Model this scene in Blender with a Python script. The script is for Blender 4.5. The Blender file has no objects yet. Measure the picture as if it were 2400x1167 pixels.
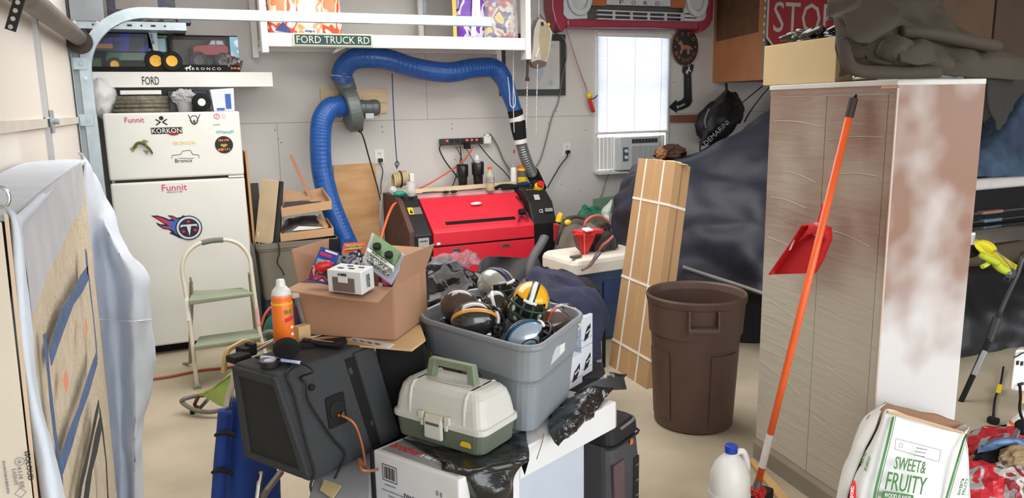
import bpy, bmesh, math, random
from mathutils import Vector, Matrix, noise
random.seed(7)
C = bpy.data.collections.new('garage'); bpy.context.scene.collection.children.link(C)
S = bpy.context.scene
PI = math.pi
# ---------------- camera, world, light, exposure ----------------
def setup():
    pitch, roll, yaw, H = math.radians(10.5), math.radians(-1.0), math.radians(24.2), 1.65
    fw = Vector((math.sin(yaw)*math.cos(pitch), math.cos(yaw)*math.cos(pitch), -math.sin(pitch)))
    r = Vector((math.cos(yaw), -math.sin(yaw), 0)); u = r.cross(fw)
    r2 = r*math.cos(roll)+u*math.sin(roll); u2 = u*math.cos(roll)-r*math.sin(roll)
    m = Matrix((( r2.x,u2.x,-fw.x,0),(r2.y,u2.y,-fw.y,0),(r2.z,u2.z,-fw.z,H),(0,0,0,1)))
    cd = bpy.data.cameras.new('camera'); cd.sensor_width = 36; cd.lens = 27.0; cd.clip_start = .05
    co = bpy.data.objects.new('camera', cd); co.matrix_world = m; S.collection.objects.link(co); S.camera = co
    S.view_settings.view_transform = 'Standard'; S.view_settings.look = 'None'
    S.view_settings.exposure = 0.45; S.view_settings.gamma = 1; S.view_settings.use_curve_mapping = False
    w = bpy.data.worlds.new('sky'); S.world = w; w.use_nodes = True
    bg = w.node_tree.nodes['Background']; bg.inputs[0].default_value = (.90, .95, 1, 1); bg.inputs[1].default_value = 2.7
    def area(name, loc, rot, sx, sy, power, col):
        l = bpy.data.lights.new(name, 'AREA'); l.shape = 'RECTANGLE'; l.size = sx; l.size_y = sy; l.energy = power; l.color = col
        o = bpy.data.objects.new(name, l); o.location = loc; o.rotation_euler = rot; S.collection.objects.link(o)
    area('daylight_open_bay', (1.2, -4.5, 2.3), (math.radians(82), 0, math.radians(-8)), 6.0, 3.0, 60, (.94, .97, 1))
    area('ceiling_fill', (1.5, 4.2, 2.70), (0, 0, 0), 3.4, 2.4, 78, (1, .985, .95))  # unseen fill lamp, added overhead to brighten the back of the room
setup()

# ---------------- helpers ----------------
def lin(c):
    return tuple(((v/255)/12.92 if v/255 <= .04045 else ((v/255+.055)/1.055)**2.4) for v in c)+(1,)
MATS = {}
def M(name, rgb, rough=.6, metal=0, var=.08, scale=7, bump=0, bscale=60, trans=0, alpha=1, emit=0, coat=0, stretch=None, rgb2=None):
    if name in MATS: return MATS[name]
    m = bpy.data.materials.new(name); m.use_nodes = True; MATS[name] = m
    nt = m.node_tree; b = nt.nodes['Principled BSDF']; L = nt.links.new
    c = lin(rgb)
    tc = nt.nodes.new('ShaderNodeTexCoord'); mp = nt.nodes.new('ShaderNodeMapping'); L(tc.outputs['Object'], mp.inputs[0])
    if stretch: mp.inputs['Scale'].default_value = stretch
    nz = nt.nodes.new('ShaderNodeTexNoise'); nz.inputs['Scale'].default_value = scale; nz.inputs['Detail'].default_value = 5
    L(mp.outputs[0], nz.inputs['Vector'])
    cr = nt.nodes.new('ShaderNodeValToRGB'); L(nz.outputs['Fac'], cr.inputs[0])
    cr.color_ramp.elements[0].position = .3; cr.color_ramp.elements[1].position = .7
    d = lin(rgb2) if rgb2 else tuple(min(1, v*(1+var)) for v in c[:3])+(1,)
    cr.color_ramp.elements[0].color = c if rgb2 else tuple(v*(1-var) for v in c[:3])+(1,)
    cr.color_ramp.elements[1].color = d
    L(cr.outputs[0], b.inputs['Base Color'])
    b.inputs['Roughness'].default_value = rough; b.inputs['Metallic'].default_value = metal
    if trans: b.inputs['Transmission Weight'].default_value = trans
    if alpha < 1: b.inputs['Alpha'].default_value = alpha
    if coat: b.inputs['Coat Weight'].default_value = coat
    if emit: b.inputs['Emission Color'].default_value = c; b.inputs['Emission Strength'].default_value = emit
    if bump:
        n2 = nt.nodes.new('ShaderNodeTexNoise'); n2.inputs['Scale'].default_value = bscale; n2.inputs['Detail'].default_value = 4
        L(mp.outputs[0], n2.inputs['Vector'])
        bp = nt.nodes.new('ShaderNodeBump'); bp.inputs['Strength'].default_value = bump; bp.inputs['Distance'].default_value = .01
        L(n2.outputs['Fac'], bp.inputs['Height']); L(bp.outputs[0], b.inputs['Normal'])
    return m
def MP(name, cols, scale=18, rough=.35, stretch=None, coat=0):
    """flat print in blotches of several colours"""
    if name in MATS: return MATS[name]
    m = bpy.data.materials.new(name); m.use_nodes = True; MATS[name] = m
    nt = m.node_tree; b = nt.nodes['Principled BSDF']; L = nt.links.new
    tc = nt.nodes.new('ShaderNodeTexCoord'); mp = nt.nodes.new('ShaderNodeMapping'); L(tc.outputs['Object'], mp.inputs[0])
    if stretch: mp.inputs['Scale'].default_value = stretch
    v = nt.nodes.new('ShaderNodeTexNoise'); v.inputs['Scale'].default_value = scale; v.inputs['Detail'].default_value = 2; v.inputs['Distortion'].default_value = .35
    L(mp.outputs[0], v.inputs['Vector'])
    cr = nt.nodes.new('ShaderNodeValToRGB'); cr.color_ramp.interpolation = 'CONSTANT'; L(v.outputs['Fac'], cr.inputs[0])
    e = cr.color_ramp.elements
    n = len(cols)
    while len(e) < n: e.new(.5)
    for i, c in enumerate(cols):
        e[i].position = 0 if i == 0 else .3+.4*i/n; e[i].color = lin(c)
    L(cr.outputs[0], b.inputs['Base Color']); b.inputs['Roughness'].default_value = rough
    if coat: b.inputs['Coat Weight'].default_value = coat
    return m

def wm(o):
    m = o.matrix_basis.copy()
    while o.parent: o = o.parent; m = o.matrix_basis @ m
    return m
def tag(o, label=None, cat=None, group=None, kind=None):
    if label: o['label'] = label
    if cat: o['category'] = cat
    if group: o['group'] = group
    if kind: o['kind'] = kind
    return o
def thing(name, label, cat, loc=(0,0,0), rz=0, group=None):
    o = bpy.data.objects.new(name, None); C.objects.link(o); o.empty_display_size = .05
    o.location = loc; o.rotation_euler = (0,0,rz); return tag(o, label, cat, group)
def mk(name, vf, mat, parent=None, local=False, smooth=False, bev=0, seg=2, label=None, sol=0, kind=None, sub=0, cat=None, group=None, auto=None):
    V, F = vf[0], vf[1]
    me = bpy.data.meshes.new(name)
    V = [Vector(v) for v in V]
    loc = Vector((0,0,0))
    if parent is not None:
        if not local:
            inv = wm(parent).inverted(); V = [inv @ v for v in V]
        else:
            p = parent
            if p.type == 'MESH' and p.parent:       # local means the thing's frame
                pass
    elif not local:
        xs = [v.x for v in V]; ys = [v.y for v in V]; zs = [v.z for v in V]
        loc = Vector(((min(xs)+max(xs))/2, (min(ys)+max(ys))/2, min(zs))); V = [v-loc for v in V]
    me.from_pydata([tuple(v) for v in V], [], F); me.update()
    mats = mat if isinstance(mat, (list, tuple)) else [mat]
    for m in mats: me.materials.append(m)
    if len(vf) > 2:
        for p, i in zip(me.polygons, vf[2]): p.material_index = i
    bm = bmesh.new(); bm.from_mesh(me)
    if not sol: bmesh.ops.recalc_face_normals(bm, faces=bm.faces)
    bm.to_mesh(me); bm.free()
    if smooth: me.shade_smooth()
    o = bpy.data.objects.new(name, me); C.objects.link(o)
    o.location = loc
    if parent is not None: o.parent = parent
    if sub:
        s = o.modifiers.new('sub', 'SUBSURF'); s.levels = s.render_levels = sub
    if sol:
        s = o.modifiers.new('sol', 'SOLIDIFY'); s.thickness = sol; s.offset = -1
    if bev:
        s = o.modifiers.new('bev', 'BEVEL'); s.width = bev; s.segments = seg; s.limit_method = 'ANGLE'; s.angle_limit = .6
    return tag(o, label, cat, group, kind)
def top(name, vf, mat, label, cat, **k):
    return mk(name, vf, mat, None, label=label, cat=cat, **k)
def struct(name, vf, mat, parent=None, **k):
    o = mk(name, vf, mat, parent, local=(parent is None), **k)
    if parent is None: o['kind'] = 'structure'
    return o
def dup(root, name=None, loc=None, rz=None, label=None, group=None):
    r = root.copy(); C.objects.link(r)
    if loc is not None: r.location = loc
    if rz is not None: r.rotation_euler = (0,0,rz)
    if label: r['label'] = label
    if group: r['group'] = group
    for ch in root.children:
        c = ch.copy(); C.objects.link(c); c.parent = r
        for g in ch.children:
            d = g.copy(); C.objects.link(d); d.parent = c
    return r

QF = [(0,3,2,1),(4,5,6,7),(0,1,5,4),(1,2,6,5),(2,3,7,6),(3,0,4,7)]
def bb(x0,y0,z0,x1,y1,z1):
    return ([(x0,y0,z0),(x1,y0,z0),(x1,y1,z0),(x0,y1,z0),(x0,y0,z1),(x1,y0,z1),(x1,y1,z1),(x0,y1,z1)], list(QF))
def box(c, s, rz=0, rx=0, ry=0):
    m = Matrix.Translation(c) @ Matrix.Rotation(rz,4,'Z') @ Matrix.Rotation(ry,4,'Y') @ Matrix.Rotation(rx,4,'X')
    V,F = bb(-s[0]/2,-s[1]/2,-s[2]/2,s[0]/2,s[1]/2,s[2]/2)
    return ([m@Vector(v) for v in V], F)
def hexa(b4, t4): return (list(b4)+list(t4), list(QF))
def slab(p4, t, flip=1):
    """four corners in order + thickness away from the face's normal"""
    P = [Vector(p) for p in p4]; n = (P[1]-P[0]).cross(P[2]-P[0]).normalized()*t*flip
    return (P+[p+n for p in P], list(QF))
def join(*vs):
    V, F, I = [], [], []
    for v in vs:
        n = len(V); V += [Vector(p) for p in v[0]]; F += [tuple(i+n for i in f) for f in v[1]]
        I += list(v[2]) if len(v) > 2 else [0]*len(v[1])
    return (V, F, I)
def mi(vf, i): return (vf[0], vf[1], [i]*len(vf[1]))
def xf(vf, m): return ([m@Vector(p) for p in vf[0]],)+tuple(vf[1:])
def TR(loc=(0,0,0), rz=0, ry=0, rx=0, s=1):
    return Matrix.Translation(loc) @ Matrix.Rotation(rz,4,'Z') @ Matrix.Rotation(ry,4,'Y') @ Matrix.Rotation(rx,4,'X') @ Matrix.Scale(s,4)
def frame(n):
    n = Vector(n).normalized(); a = Vector((0,0,1)) if abs(n.z) < .9 else Vector((1,0,0))
    u = n.cross(a).normalized(); return u, n.cross(u).normalized()
def cyl(p0, p1, r0, r1=None, n=16):
    if r1 is None: r1 = r0
    p0, p1 = Vector(p0), Vector(p1); u, v = frame(p1-p0); V = []
    for p, r in ((p0,r0),(p1,r1)):
        for i in range(n): a = 2*PI*i/n; V.append(p+u*math.cos(a)*r+v*math.sin(a)*r)
    F = [(i,(i+1)%n,n+(i+1)%n,n+i) for i in range(n)]+[tuple(range(n-1,-1,-1)), tuple(range(n,2*n))]
    return (V, F)
def cr(pts, k=6, closed=False):
    P = [Vector(p) for p in pts]; n = len(P); out = []
    if n < 3 or k <= 1: return P
    rng = n if closed else n-1
    for i in range(rng):
        if closed: a,b,c,d = P[i-1],P[i],P[(i+1)%n],P[(i+2)%n]
        else: a,b,c,d = P[max(i-1,0)],P[i],P[i+1],P[min(i+2,n-1)]
        for j in range(k):
            t = j/k; out.append(.5*((2*b)+(c-a)*t+(2*a-5*b+4*c-d)*t*t+(3*b-a-3*c+d)*t**3))
    if not closed: out.append(P[-1])
    return out
def tube(pts, r, n=8, k=6, closed=False, rib=0, flat=1):
    P = cr(pts, k, closed); N = len(P); V = []; u = None
    for i, p in enumerate(P):
        if closed: t = P[(i+1)%N]-P[i-1]
        else: t = P[min(i+1,N-1)]-P[max(i-1,0)]
        if t.length < 1e-9: t = Vector((0,0,1))
        t.normalize()
        if u is None: u, _ = frame(t)
        u = (u-t*u.dot(t))
        if u.length < 1e-6: u, _ = frame(t)
        u.normalize(); v = t.cross(u)
        f = i/(N-1) if N > 1 else 0
        rr = r(f) if callable(r) else r
        if rib and i % 2: rr *= 1-rib
        for j in range(n): a = 2*PI*j/n; V.append(p+u*math.cos(a)*rr+v*math.sin(a)*rr*flat)
    F = []
    for i in range(N if closed else N-1):
        for j in range(n):
            a = i*n+j; b = i*n+(j+1)%n; i2 = (i+1)%N
            F.append((a, b, i2*n+(j+1)%n, i2*n+j))
    if not closed: F += [tuple(range(n-1,-1,-1)), tuple(range((N-1)*n, N*n))]
    return (V, F)
def lathe(prof, c=(0,0,0), n=24, m=None, sx=1, sy=1):
    V = []; F = []
    for r, z in prof:
        for i in range(n): a = 2*PI*i/n; V.append(Vector((r*math.cos(a)*sx, r*math.sin(a)*sy, z)))
    for k in range(len(prof)-1):
        for i in range(n): F.append((k*n+i, k*n+(i+1)%n, (k+1)*n+(i+1)%n, (k+1)*n+i))
    if prof[0][0] > 1e-5: F.append(tuple(range(n-1,-1,-1)))
    if prof[-1][0] > 1e-5: F.append(tuple((len(prof)-1)*n+i for i in range(n)))
    mm = Matrix.Translation(c) @ (m if m is not None else Matrix.Identity(4))
    return ([mm@v for v in V], F)
def shell_lathe(prof, c=(0,0,0), n=32, m=None):   # no caps, for open containers
    V, F = lathe(prof, c, n, m); F = [f for f in F if len(f) == 4]; return (V, F)
def ell(c, r, n=20, k=12, m=None):
    prof = [(math.sin(PI*i/k), -math.cos(PI*i/k)) for i in range(k+1)]; prof[0] = (1e-6,-1); prof[-1] = (1e-6,1)
    V, F = lathe(prof, (0,0,0), n)
    if isinstance(r,(int,float)): r = (r,r,r)
    mm = Matrix.Translation(c) @ (m if m is not None else Matrix.Identity(4)) @ Matrix.Diagonal((r[0],r[1],r[2],1))
    return ([mm@v for v in V], F)
def extr(poly, c, u, v, t):
    """2D outline in the plane (u,v) at c, extruded by t along u x v"""
    c, u, v = Vector(c), Vector(u).normalized(), Vector(v).normalized(); n = u.cross(v)*t; k = len(poly)
    A = [c+u*p[0]+v*p[1] for p in poly]
    return (A+[p+n for p in A], [tuple(range(k-1,-1,-1)), tuple(range(k,2*k))]+[(i,(i+1)%k,k+(i+1)%k,k+i) for i in range(k)])
def circ(r, n=28, sx=1, sy=1, cx=0, cy=0, a0=0, a1=2*PI):
    full = abs(a1-a0-2*PI) < 1e-6
    return [(cx+r*sx*math.cos(a0+(a1-a0)*i/(n if full else n-1)), cy+r*sy*math.sin(a0+(a1-a0)*i/(n if full else n-1))) for i in range(n)]
def rrect(w, h, r, n=4, cx=0, cy=0):
    out = []
    for sx, sy, a0 in ((1,1,0),(-1,1,PI/2),(-1,-1,PI),(1,-1,1.5*PI)):
        for i in range(n+1):
            a = a0+PI/2*i/n; out.append((cx+sx*(w/2-r)+r*math.cos(a), cy+sy*(h/2-r)+r*math.sin(a)))
    return out
def star(r, k=5, a0=PI/2, inner=.42, cx=0, cy=0):
    return [(cx+(r if i%2==0 else r*inner)*math.cos(a0+PI*i/k), cy+(r if i%2==0 else r*inner)*math.sin(a0+PI*i/k)) for i in range(2*k)]
def ring(r0, r1, c, u, v, t, n=28, sy=1):
    c, u, v = Vector(c), Vector(u).normalized(), Vector(v).normalized(); w = u.cross(v)*t; V = []
    for i in range(n):
        a = 2*PI*i/n; d = u*math.cos(a)+v*math.sin(a)*sy; V += [c+d*r0, c+d*r1, c+d*r1+w, c+d*r0+w]
    F = []
    for i in range(n):
        j = (i+1)%n
        for k in range(4): F.append((i*4+k, j*4+k, j*4+(k+1)%4, i*4+(k+1)%4))
    return (V, F)
def grid(ctrl, ku=6, kv=6, amp=0, freq=8, seed=0, aniso=(1,1,1)):
    """smooth sheet through a net of control points (rows of equal length)"""
    rows = [cr(r, kv) for r in ctrl]
    cols = [cr([r[j] for r in rows], ku) for j in range(len(rows[0]))]
    nu, nv = len(cols[0]), len(cols); V = []
    for i in range(nu):
        for j in range(nv): V.append(cols[j][i].copy())
    F = [(i*nv+j, i*nv+j+1, (i+1)*nv+j+1, (i+1)*nv+j) for i in range(nu-1) for j in range(nv-1)]
    if amp:
        off = Vector((seed*3.1, seed*1.7, seed))
        W = []
        for i in range(nu):
            for j in range(nv):
                p = V[i*nv+j]; a = V[min(i+1,nu-1)*nv+j]-V[max(i-1,0)*nv+j]; b = V[i*nv+min(j+1,nv-1)]-V[i*nv+max(j-1,0)]
                n = a.cross(b)
                n = n.normalized() if n.length > 1e-9 else Vector((0,0,1))
                q = Vector((p.x*aniso[0], p.y*aniso[1], p.z*aniso[2]))*freq+off
                s = noise.noise(q)+.5*noise.noise(q*2.1); s += .8*(1-abs(noise.noise(q*.8+Vector((9,9,9))))*2)
                W.append(p+n*s*amp)
        V = W
    return (V, F)
def blob(c, r, amp=.15, freq=4, n=36, k=22, seed=0, m=None, ridge=1, flatz=None):
    V, F = ell((0,0,0), 1, n, k); out = []
    if isinstance(r,(int,float)): r = (r,r,r)
    mm = Matrix.Translation(c) @ (m if m is not None else Matrix.Identity(4))
    for v in V:
        q = v*freq*.5+Vector((seed*2.3, seed, -seed)); s = noise.noise(q)+.5*noise.noise(q*2.3)+ridge*(.5-abs(noise.noise(q*1.3+Vector((5,1,2))))*1.6)*.7
        p = v*(1+amp*s); p = Vector((p.x*r[0], p.y*r[1], p.z*r[2])); p = mm@p
        if flatz is not None and p.z < flatz: p.z = flatz+(p.z-flatz)*.05
        out.append(p)
    return (out, F)
def txt(s, c, u, v, w, h, mat, parent, name='lettering', t=.0012, font=None):
    cu = bpy.data.curves.new('t', 'FONT'); cu.body = s; cu.extrude = .01; cu.resolution_u = 2
    ob = bpy.data.objects.new('t', cu); me = bpy.data.meshes.new_from_object(ob)
    V = [x.co.copy() for x in me.vertices]; F = [tuple(p.vertices) for p in me.polygons]
    bpy.data.meshes.remove(me); bpy.data.objects.remove(ob); bpy.data.curves.remove(cu)
    if not V: return
    x0 = min(p.x for p in V); x1 = max(p.x for p in V); y0 = min(p.y for p in V); y1 = max(p.y for p in V)
    u, v, c = Vector(u).normalized(), Vector(v).normalized(), Vector(c); n = u.cross(v)
    W = [c+u*((p.x-(x0+x1)/2)*w/(x1-x0))+v*((p.y-(y0+y1)/2)*h/(y1-y0))+n*(p.z/.01+1)*t/2 for p in V]
    return mk(name, (W, F), mat, parent)
def marks(c, u, v, w, h, mat, parent, name='small_print', t=.0008):
    # a line of print too small to read: uneven dark ticks
    rnd = random.Random(int(w*1e5)+int(h*1e5)); c = Vector(c); u = Vector(u).normalized(); v = Vector(v).normalized(); n = u.cross(v)*t; x = -w/2; V = []; F = []
    while x < w/2-h*.2:
        d = h*rnd.uniform(.2,.6); y0 = -h/2*rnd.uniform(.5,1); y1 = h/2*rnd.uniform(.5,1); k = len(V)
        q = [c+u*a+v*b for a,b in ((x,y0),(x+d,y0),(x+d,y1),(x,y1))]; V += q+[p+n for p in q]; F += [tuple(i+k for i in f) for f in QF]; x += d+h*rnd.uniform(.12,.4)
    return mk(name, (V,F), mat, parent, kind='stuff')
def onface(c, u, v, x, y): return Vector(c)+Vector(u).normalized()*x+Vector(v).normalized()*y

# shared colours
white = M('white_paint', (228,226,222), .5, var=.03)
whitep = M('white_plastic', (232,230,226), .35, var=.02)
black = M('black_plastic', (24,24,26), .45)
blackm = M('matte_black', (16,16,17), .9)
dgrey = M('dark_grey', (58,58,60), .6)
steel = M('galvanised_steel', (172,184,190), .38, .75, var=.12, scale=14)
chrome = M('chrome', (215,218,220), .15, 1)
brass = M('brass', (200,160,80), .3, 1)
cardb = M('cardboard', (190,152,116), .85, var=.05, scale=5, bump=.05)
cardd = M('cardboard_edge', (150,110,78), .9)
kraft = M('light_cardboard', (206,172,124), .85, var=.05)
plyw = M('plywood', (214,172,122), .6, rgb2=(190,138,86), scale=2.2, stretch=(1.2,1,5))
pine = M('pine', (222,196,156), .6, var=.1, scale=3, stretch=(1,8,8))
orange = M('orange_plastic', (240,96,38), .4, var=.04)
redp = M('red_plastic', (206,34,38), .35, var=.04)
bluep = M('blue_cloth', (30,78,166), .8, var=.15, bump=.1)
clearp = M('clear_plastic', (235,238,240), .12, alpha=.28, var=.01)
film = M('window_film', (240,242,244), .15, alpha=.03, var=.01)
glassm = M('glass', (250,250,250), .05, trans=1, var=0)
ink = M('black_ink', (20,20,22), .6)
inkg = M('grey_ink', (140,140,144), .7)
inkw = M('white_ink', (235,235,232), .6)
inkr = M('red_ink', (196,34,44), .6)
inkgr = M('green_ink', (62,112,52), .6)
yellowp = M('yellow_plastic', (240,204,36), .35, var=.04)
greenp = M('green_plastic', (40,96,48), .5)
X, Y, Z = Vector((1,0,0)), Vector((0,1,0)), Vector((0,0,1))

# ---------------- the setting ----------------
wallm = M('drywall', (212,208,203), .8, var=.03, scale=2, bump=.02)
doorm = M('garage_door_skin', (222,214,204), .5, var=.02, scale=1.5)
conc = M('concrete', (190,177,155), .8, rgb2=(164,152,131), scale=2.2, bump=.06, bscale=30)
WY = 6.4
struct('ground', bb(-12,-16,-.3,20,-2.2,-.02), M('driveway',(170,168,162),.9))
floor = struct('floor', bb(-.75,-2.2,-.1,9,6.5,0), conc)
struct('ceiling', bb(-.75,-1.2,2.75,9,6.5,2.85), M('ceiling_paint',(214,208,200),.9))
# back wall around window_1 opening x 3.76..4.62, z 1.0..2.33
wx0, wx1, wz0, wz1 = 3.75, 4.60, 1.01, 2.335
wb = struct('wall_back', join(bb(-.75,WY,0,wx0,6.52,2.75), bb(wx1,WY,0,9,6.52,2.75), bb(wx0,WY,0,wx1,6.52,wz0), bb(wx0,WY,wz1,wx1,6.52,2.75)), wallm)
seam = M('wall_seam', (168,160,152), .9)
for s in (bb(-.4,WY-.0015,1.552,wx0-.02,WY,1.557), bb(.845,WY-.0015,.3,.85,WY,1.55), bb(2.1,WY-.0015,1.558,2.104,WY,2.75), bb(4.62,WY-.0015,1.552,7.5,WY,1.557)):
    mk('drywall_seam', s, seam, wb)
sc = [(1.70,1.50),(1.70,1.46),(2.32,1.51),(2.32,1.47),(2.94,1.53),(2.94,1.49),(2.95,1.58),(1.68,1.59),(2.0,2.12),(2.62,2.02),(2.34,1.2),(3.27,1.49),(3.35,1.60),(3.38,1.14),(3.66,1.85),(3.66,1.42),(3.4,.92),(3.6,.85),(.83,1.5),(.85,1.43),(.87,1.40),(.92,.86),(4.66,1.86),(4.68,2.4),(2.25,2.55),(1.55,2.6)]
for x, z in sc: mk('screw_head', cyl((x,WY-.001,z),(x,WY+.001,z),.007,n=8), M('screw_spackle',(150,143,136),.8), wb)
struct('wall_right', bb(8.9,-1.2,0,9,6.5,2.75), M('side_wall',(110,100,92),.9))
# left wall with the sectional garage door
struct('wall_left', join(bb(-.75,5.34,0,-.47,6.5,2.75), bb(-.75,-2.2,2.17,-.47,5.34,2.75), bb(-.75,-2.2,0,-.47,-1.0,2.17)), wallm)
d1 = thing('door_1', None, None, (-.45,2.2,0)); d1['kind'] = 'structure'
for k in range(4):
    z0 = .02+k*.533+.003; mk('door_panel', bb(-.50,-1.0,z0,-.45,5.33,z0+.525), doorm, d1, bev=.006)
for zz in (1.615,1.085,.55):
    mk('section_rail', bb(-.452,-1.0,zz-.018,-.436,5.33,zz+.018), M('rail_paint',(200,192,180),.4), d1)
for yy in (3.88,1.6):
    for k in range(4):
        z0=.04+k*.533; mk('stile', bb(-.452,yy-.022,z0,-.43,yy+.022,z0+.49), M('stile_steel',(188,190,190),.4,.4), d1)
    for zz in (1.62,1.09):
        h = mk('hinge', join(extr([(-.035,-.05),(.035,-.05),(.05,0),(.035,.05),(-.035,.05),(-.05,0)], (-.428,yy+.03,zz), Y, Z, .008), cyl((-.43,yy+.05,zz),(-.40,yy+.05,zz),.014,n=10)), steel, d1, bev=.002)
struct('trim_1', join(bb(-.47,5.335,0,-.40,5.37,2.1)), M('jamb_grey',(150,158,160),.5,.3))
# wall trim plank right of window
struct('trim_2', bb(4.62,WY-.025,1.47,5.5,WY,1.54), M('stained_trim',(140,92,70),.6,stretch=(1,1,12),var=.15))

# torsion tube and hanging strap near the door
t = thing('torsion_shaft', 'dark greasy torsion tube running above the garage door', 'shaft', (-.38,4.2,2.0))
mk('tube', cyl((-.385,.8,2.02),(-.385,5.5,2.09),.045,n=16), M('oily_steel',(104,92,80),.5,.4,var=.3,scale=12), t, smooth=True)
mk('drum', lathe([(.03,-.03),(.07,-.03),(.07,-.02),(.05,-.015),(.05,.015),(.07,.02),(.07,.03),(.03,.03)], (-.385,5.28,2.07), m=Matrix.Rotation(PI/2,4,'X')), M('oily_dark',(60,50,44),.6,.3), t)
t = thing('hanging_strap', 'black perforated metal strap hanging in the top left corner', 'strap', (-.2,1.9,1.9))
a, b = Vector((-0.26,2.2,1.957)), Vector((-0.301,2.2,1.847))
u = (b-a).normalized(); w = u.cross(Vector((-.4,-.9,0)).normalized()).normalized()
mk('strap', slab([a-w*.013, a+w*.013, b+w*.013, b-w*.013], .003), M('black_iron',(44,46,48),.5,.3), t, bev=.0005)
for k in range(6):
    p = a+(b-a)*(.08+k*.17); n = u.cross(w).normalized()*.002; mk('bolt_hole', cyl(p-n*2.5, p+n*2.5, .0055, n=12), M('hole_light',(190,186,180),.8), t)

# galvanised door track: vertical leg, bend and horizontal run
t = thing('door_track', 'galvanised garage door track curving up from the floor and over the shelves', 'track', (-.38,5.35,0))
def cprof(P, w=.028, d=.05, th=.003):
    """C-channel swept along P in plane y=const: open side towards +y"""
    V=[]; F=[]; N=len(P)
    for i,p in enumerate(P):
        tt=(P[min(i+1,N-1)]-P[max(i-1,0)]).normalized(); nrm=Vector((tt.z,0,-tt.x))
        for (a,b) in ((-w,d),(-w-.004,d),(-w-.004,-.004),(w+.004,-.004),(w+.004,d),(w,d),(w,0),(-w,0)): V.append(p+nrm*a+Vector((0,b,0)))
    for i in range(N-1):
        for j in range(8): F.append((i*8+j,i*8+(j+1)%8,(i+1)*8+(j+1)%8,(i+1)*8+j))
    F += [tuple(range(8)), tuple((N-1)*8+j for j in range(8))]
    return (V,F)
R0=.36; x0=-.375; zt=2.25
P=[Vector((x0,5.33,0)), Vector((x0,5.33,1.0))]+[Vector((x0+R0-R0*math.cos(a*PI/2/14),5.33,zt-R0+R0*math.sin(a*PI/2/14))) for a in range(15)]+[Vector((2.26,5.33,zt+.01))]
mk('channel', cprof(P), steel, t, smooth=False)
mk('wall_angle', join(bb(-.44,5.30,0,-.436,5.38,2.0), bb(-.44,5.38,0,-.39,5.384,2.0)), steel, t)
for zz in (.6,1.15,1.6,1.93):
    mk('bracket', join(bb(-.435,5.31,zz-.02,-.36,5.315,zz+.05), cyl((-.39,5.305,zz+.015),(-.39,5.30,zz+.015),.012,n=8)), steel, t, bev=.001)
mk('roller', join(cyl((x0,5.30,1.86),(x0,5.36,1.86),.01,n=8), cyl((x0,5.335,1.86),(x0,5.35,1.86),.024,n=16)), chrome, t)
mk('hanger_strut', bb(2.15,5.36,2.25,2.19,5.364,2.75), steel, t)

# ---------------- window with blinds, air conditioner ----------------
w1 = thing('window_1', None, None, (4.18,WY,1.0)); w1['kind']='structure'
fr = .035
mk('window_frame', join(bb(wx0,WY-.015,wz0,wx0+fr,6.52,wz1), bb(wx1-fr,WY-.015,wz0,wx1,6.52,wz1), bb(wx0+fr,WY-.015,wz1-fr,wx1-fr,6.52,wz1), bb(wx0+fr,WY-.015,wz0,wx1-fr,6.52,wz0+.025), bb(wx0+fr,6.47,1.62+.2,wx1-fr,6.5,1.65+.2)), white, w1, bev=.003)
mk('glass_pane', bb(wx0+fr,6.485,1.4,wx1-fr,6.49,wz1-fr), glassm, w1)
mk('blind_rail', bb(wx0+.01,WY-.045,wz1-.06,wx1-.01,WY+.0,wz1-.02), white, w1, bev=.004)
bl = M('blind_slat', (246,246,244), .5, var=.01)
nt = bl.node_tree; b = nt.nodes['Principled BSDF']
tr = nt.nodes.new('ShaderNodeBsdfTranslucent'); tr.inputs[0].default_value=(.95,.96,1,1); mx = nt.nodes.new('ShaderNodeMixShader'); mx.inputs[0].default_value=.9
nt.links.new(b.outputs[0], mx.inputs[1]); nt.links.new(tr.outputs[0], mx.inputs[2]); nt.links.new(mx.outputs[0], nt.nodes['Material Output'].inputs[0])
sl = None
for k in range(46):
    z = wz1-.075-k*.0195
    if sl is None:
        sl = mk('blind_slat', slab([(wx0+.015,WY-.032,z-.009),(wx1-.015,WY-.032,z-.009),(wx1-.015,WY-.020,z+.012),(wx0+.015,WY-.020,z+.012)], .0008), bl, w1); zb = z
    else:
        c = sl.copy(); C.objects.link(c); c.parent = w1; c.location = (0,0,z-zb)
mk('blind_bottom_rail', bb(wx0+.012,WY-.04,1.375,wx1-.012,WY-.01,1.395), white, w1, bev=.003)
for x in (3.87,4.18,4.48): mk('ladder_cord', bb(x-.0015,WY-.040,1.38,x+.0015,WY-.038,wz1-.06), white, w1)

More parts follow.
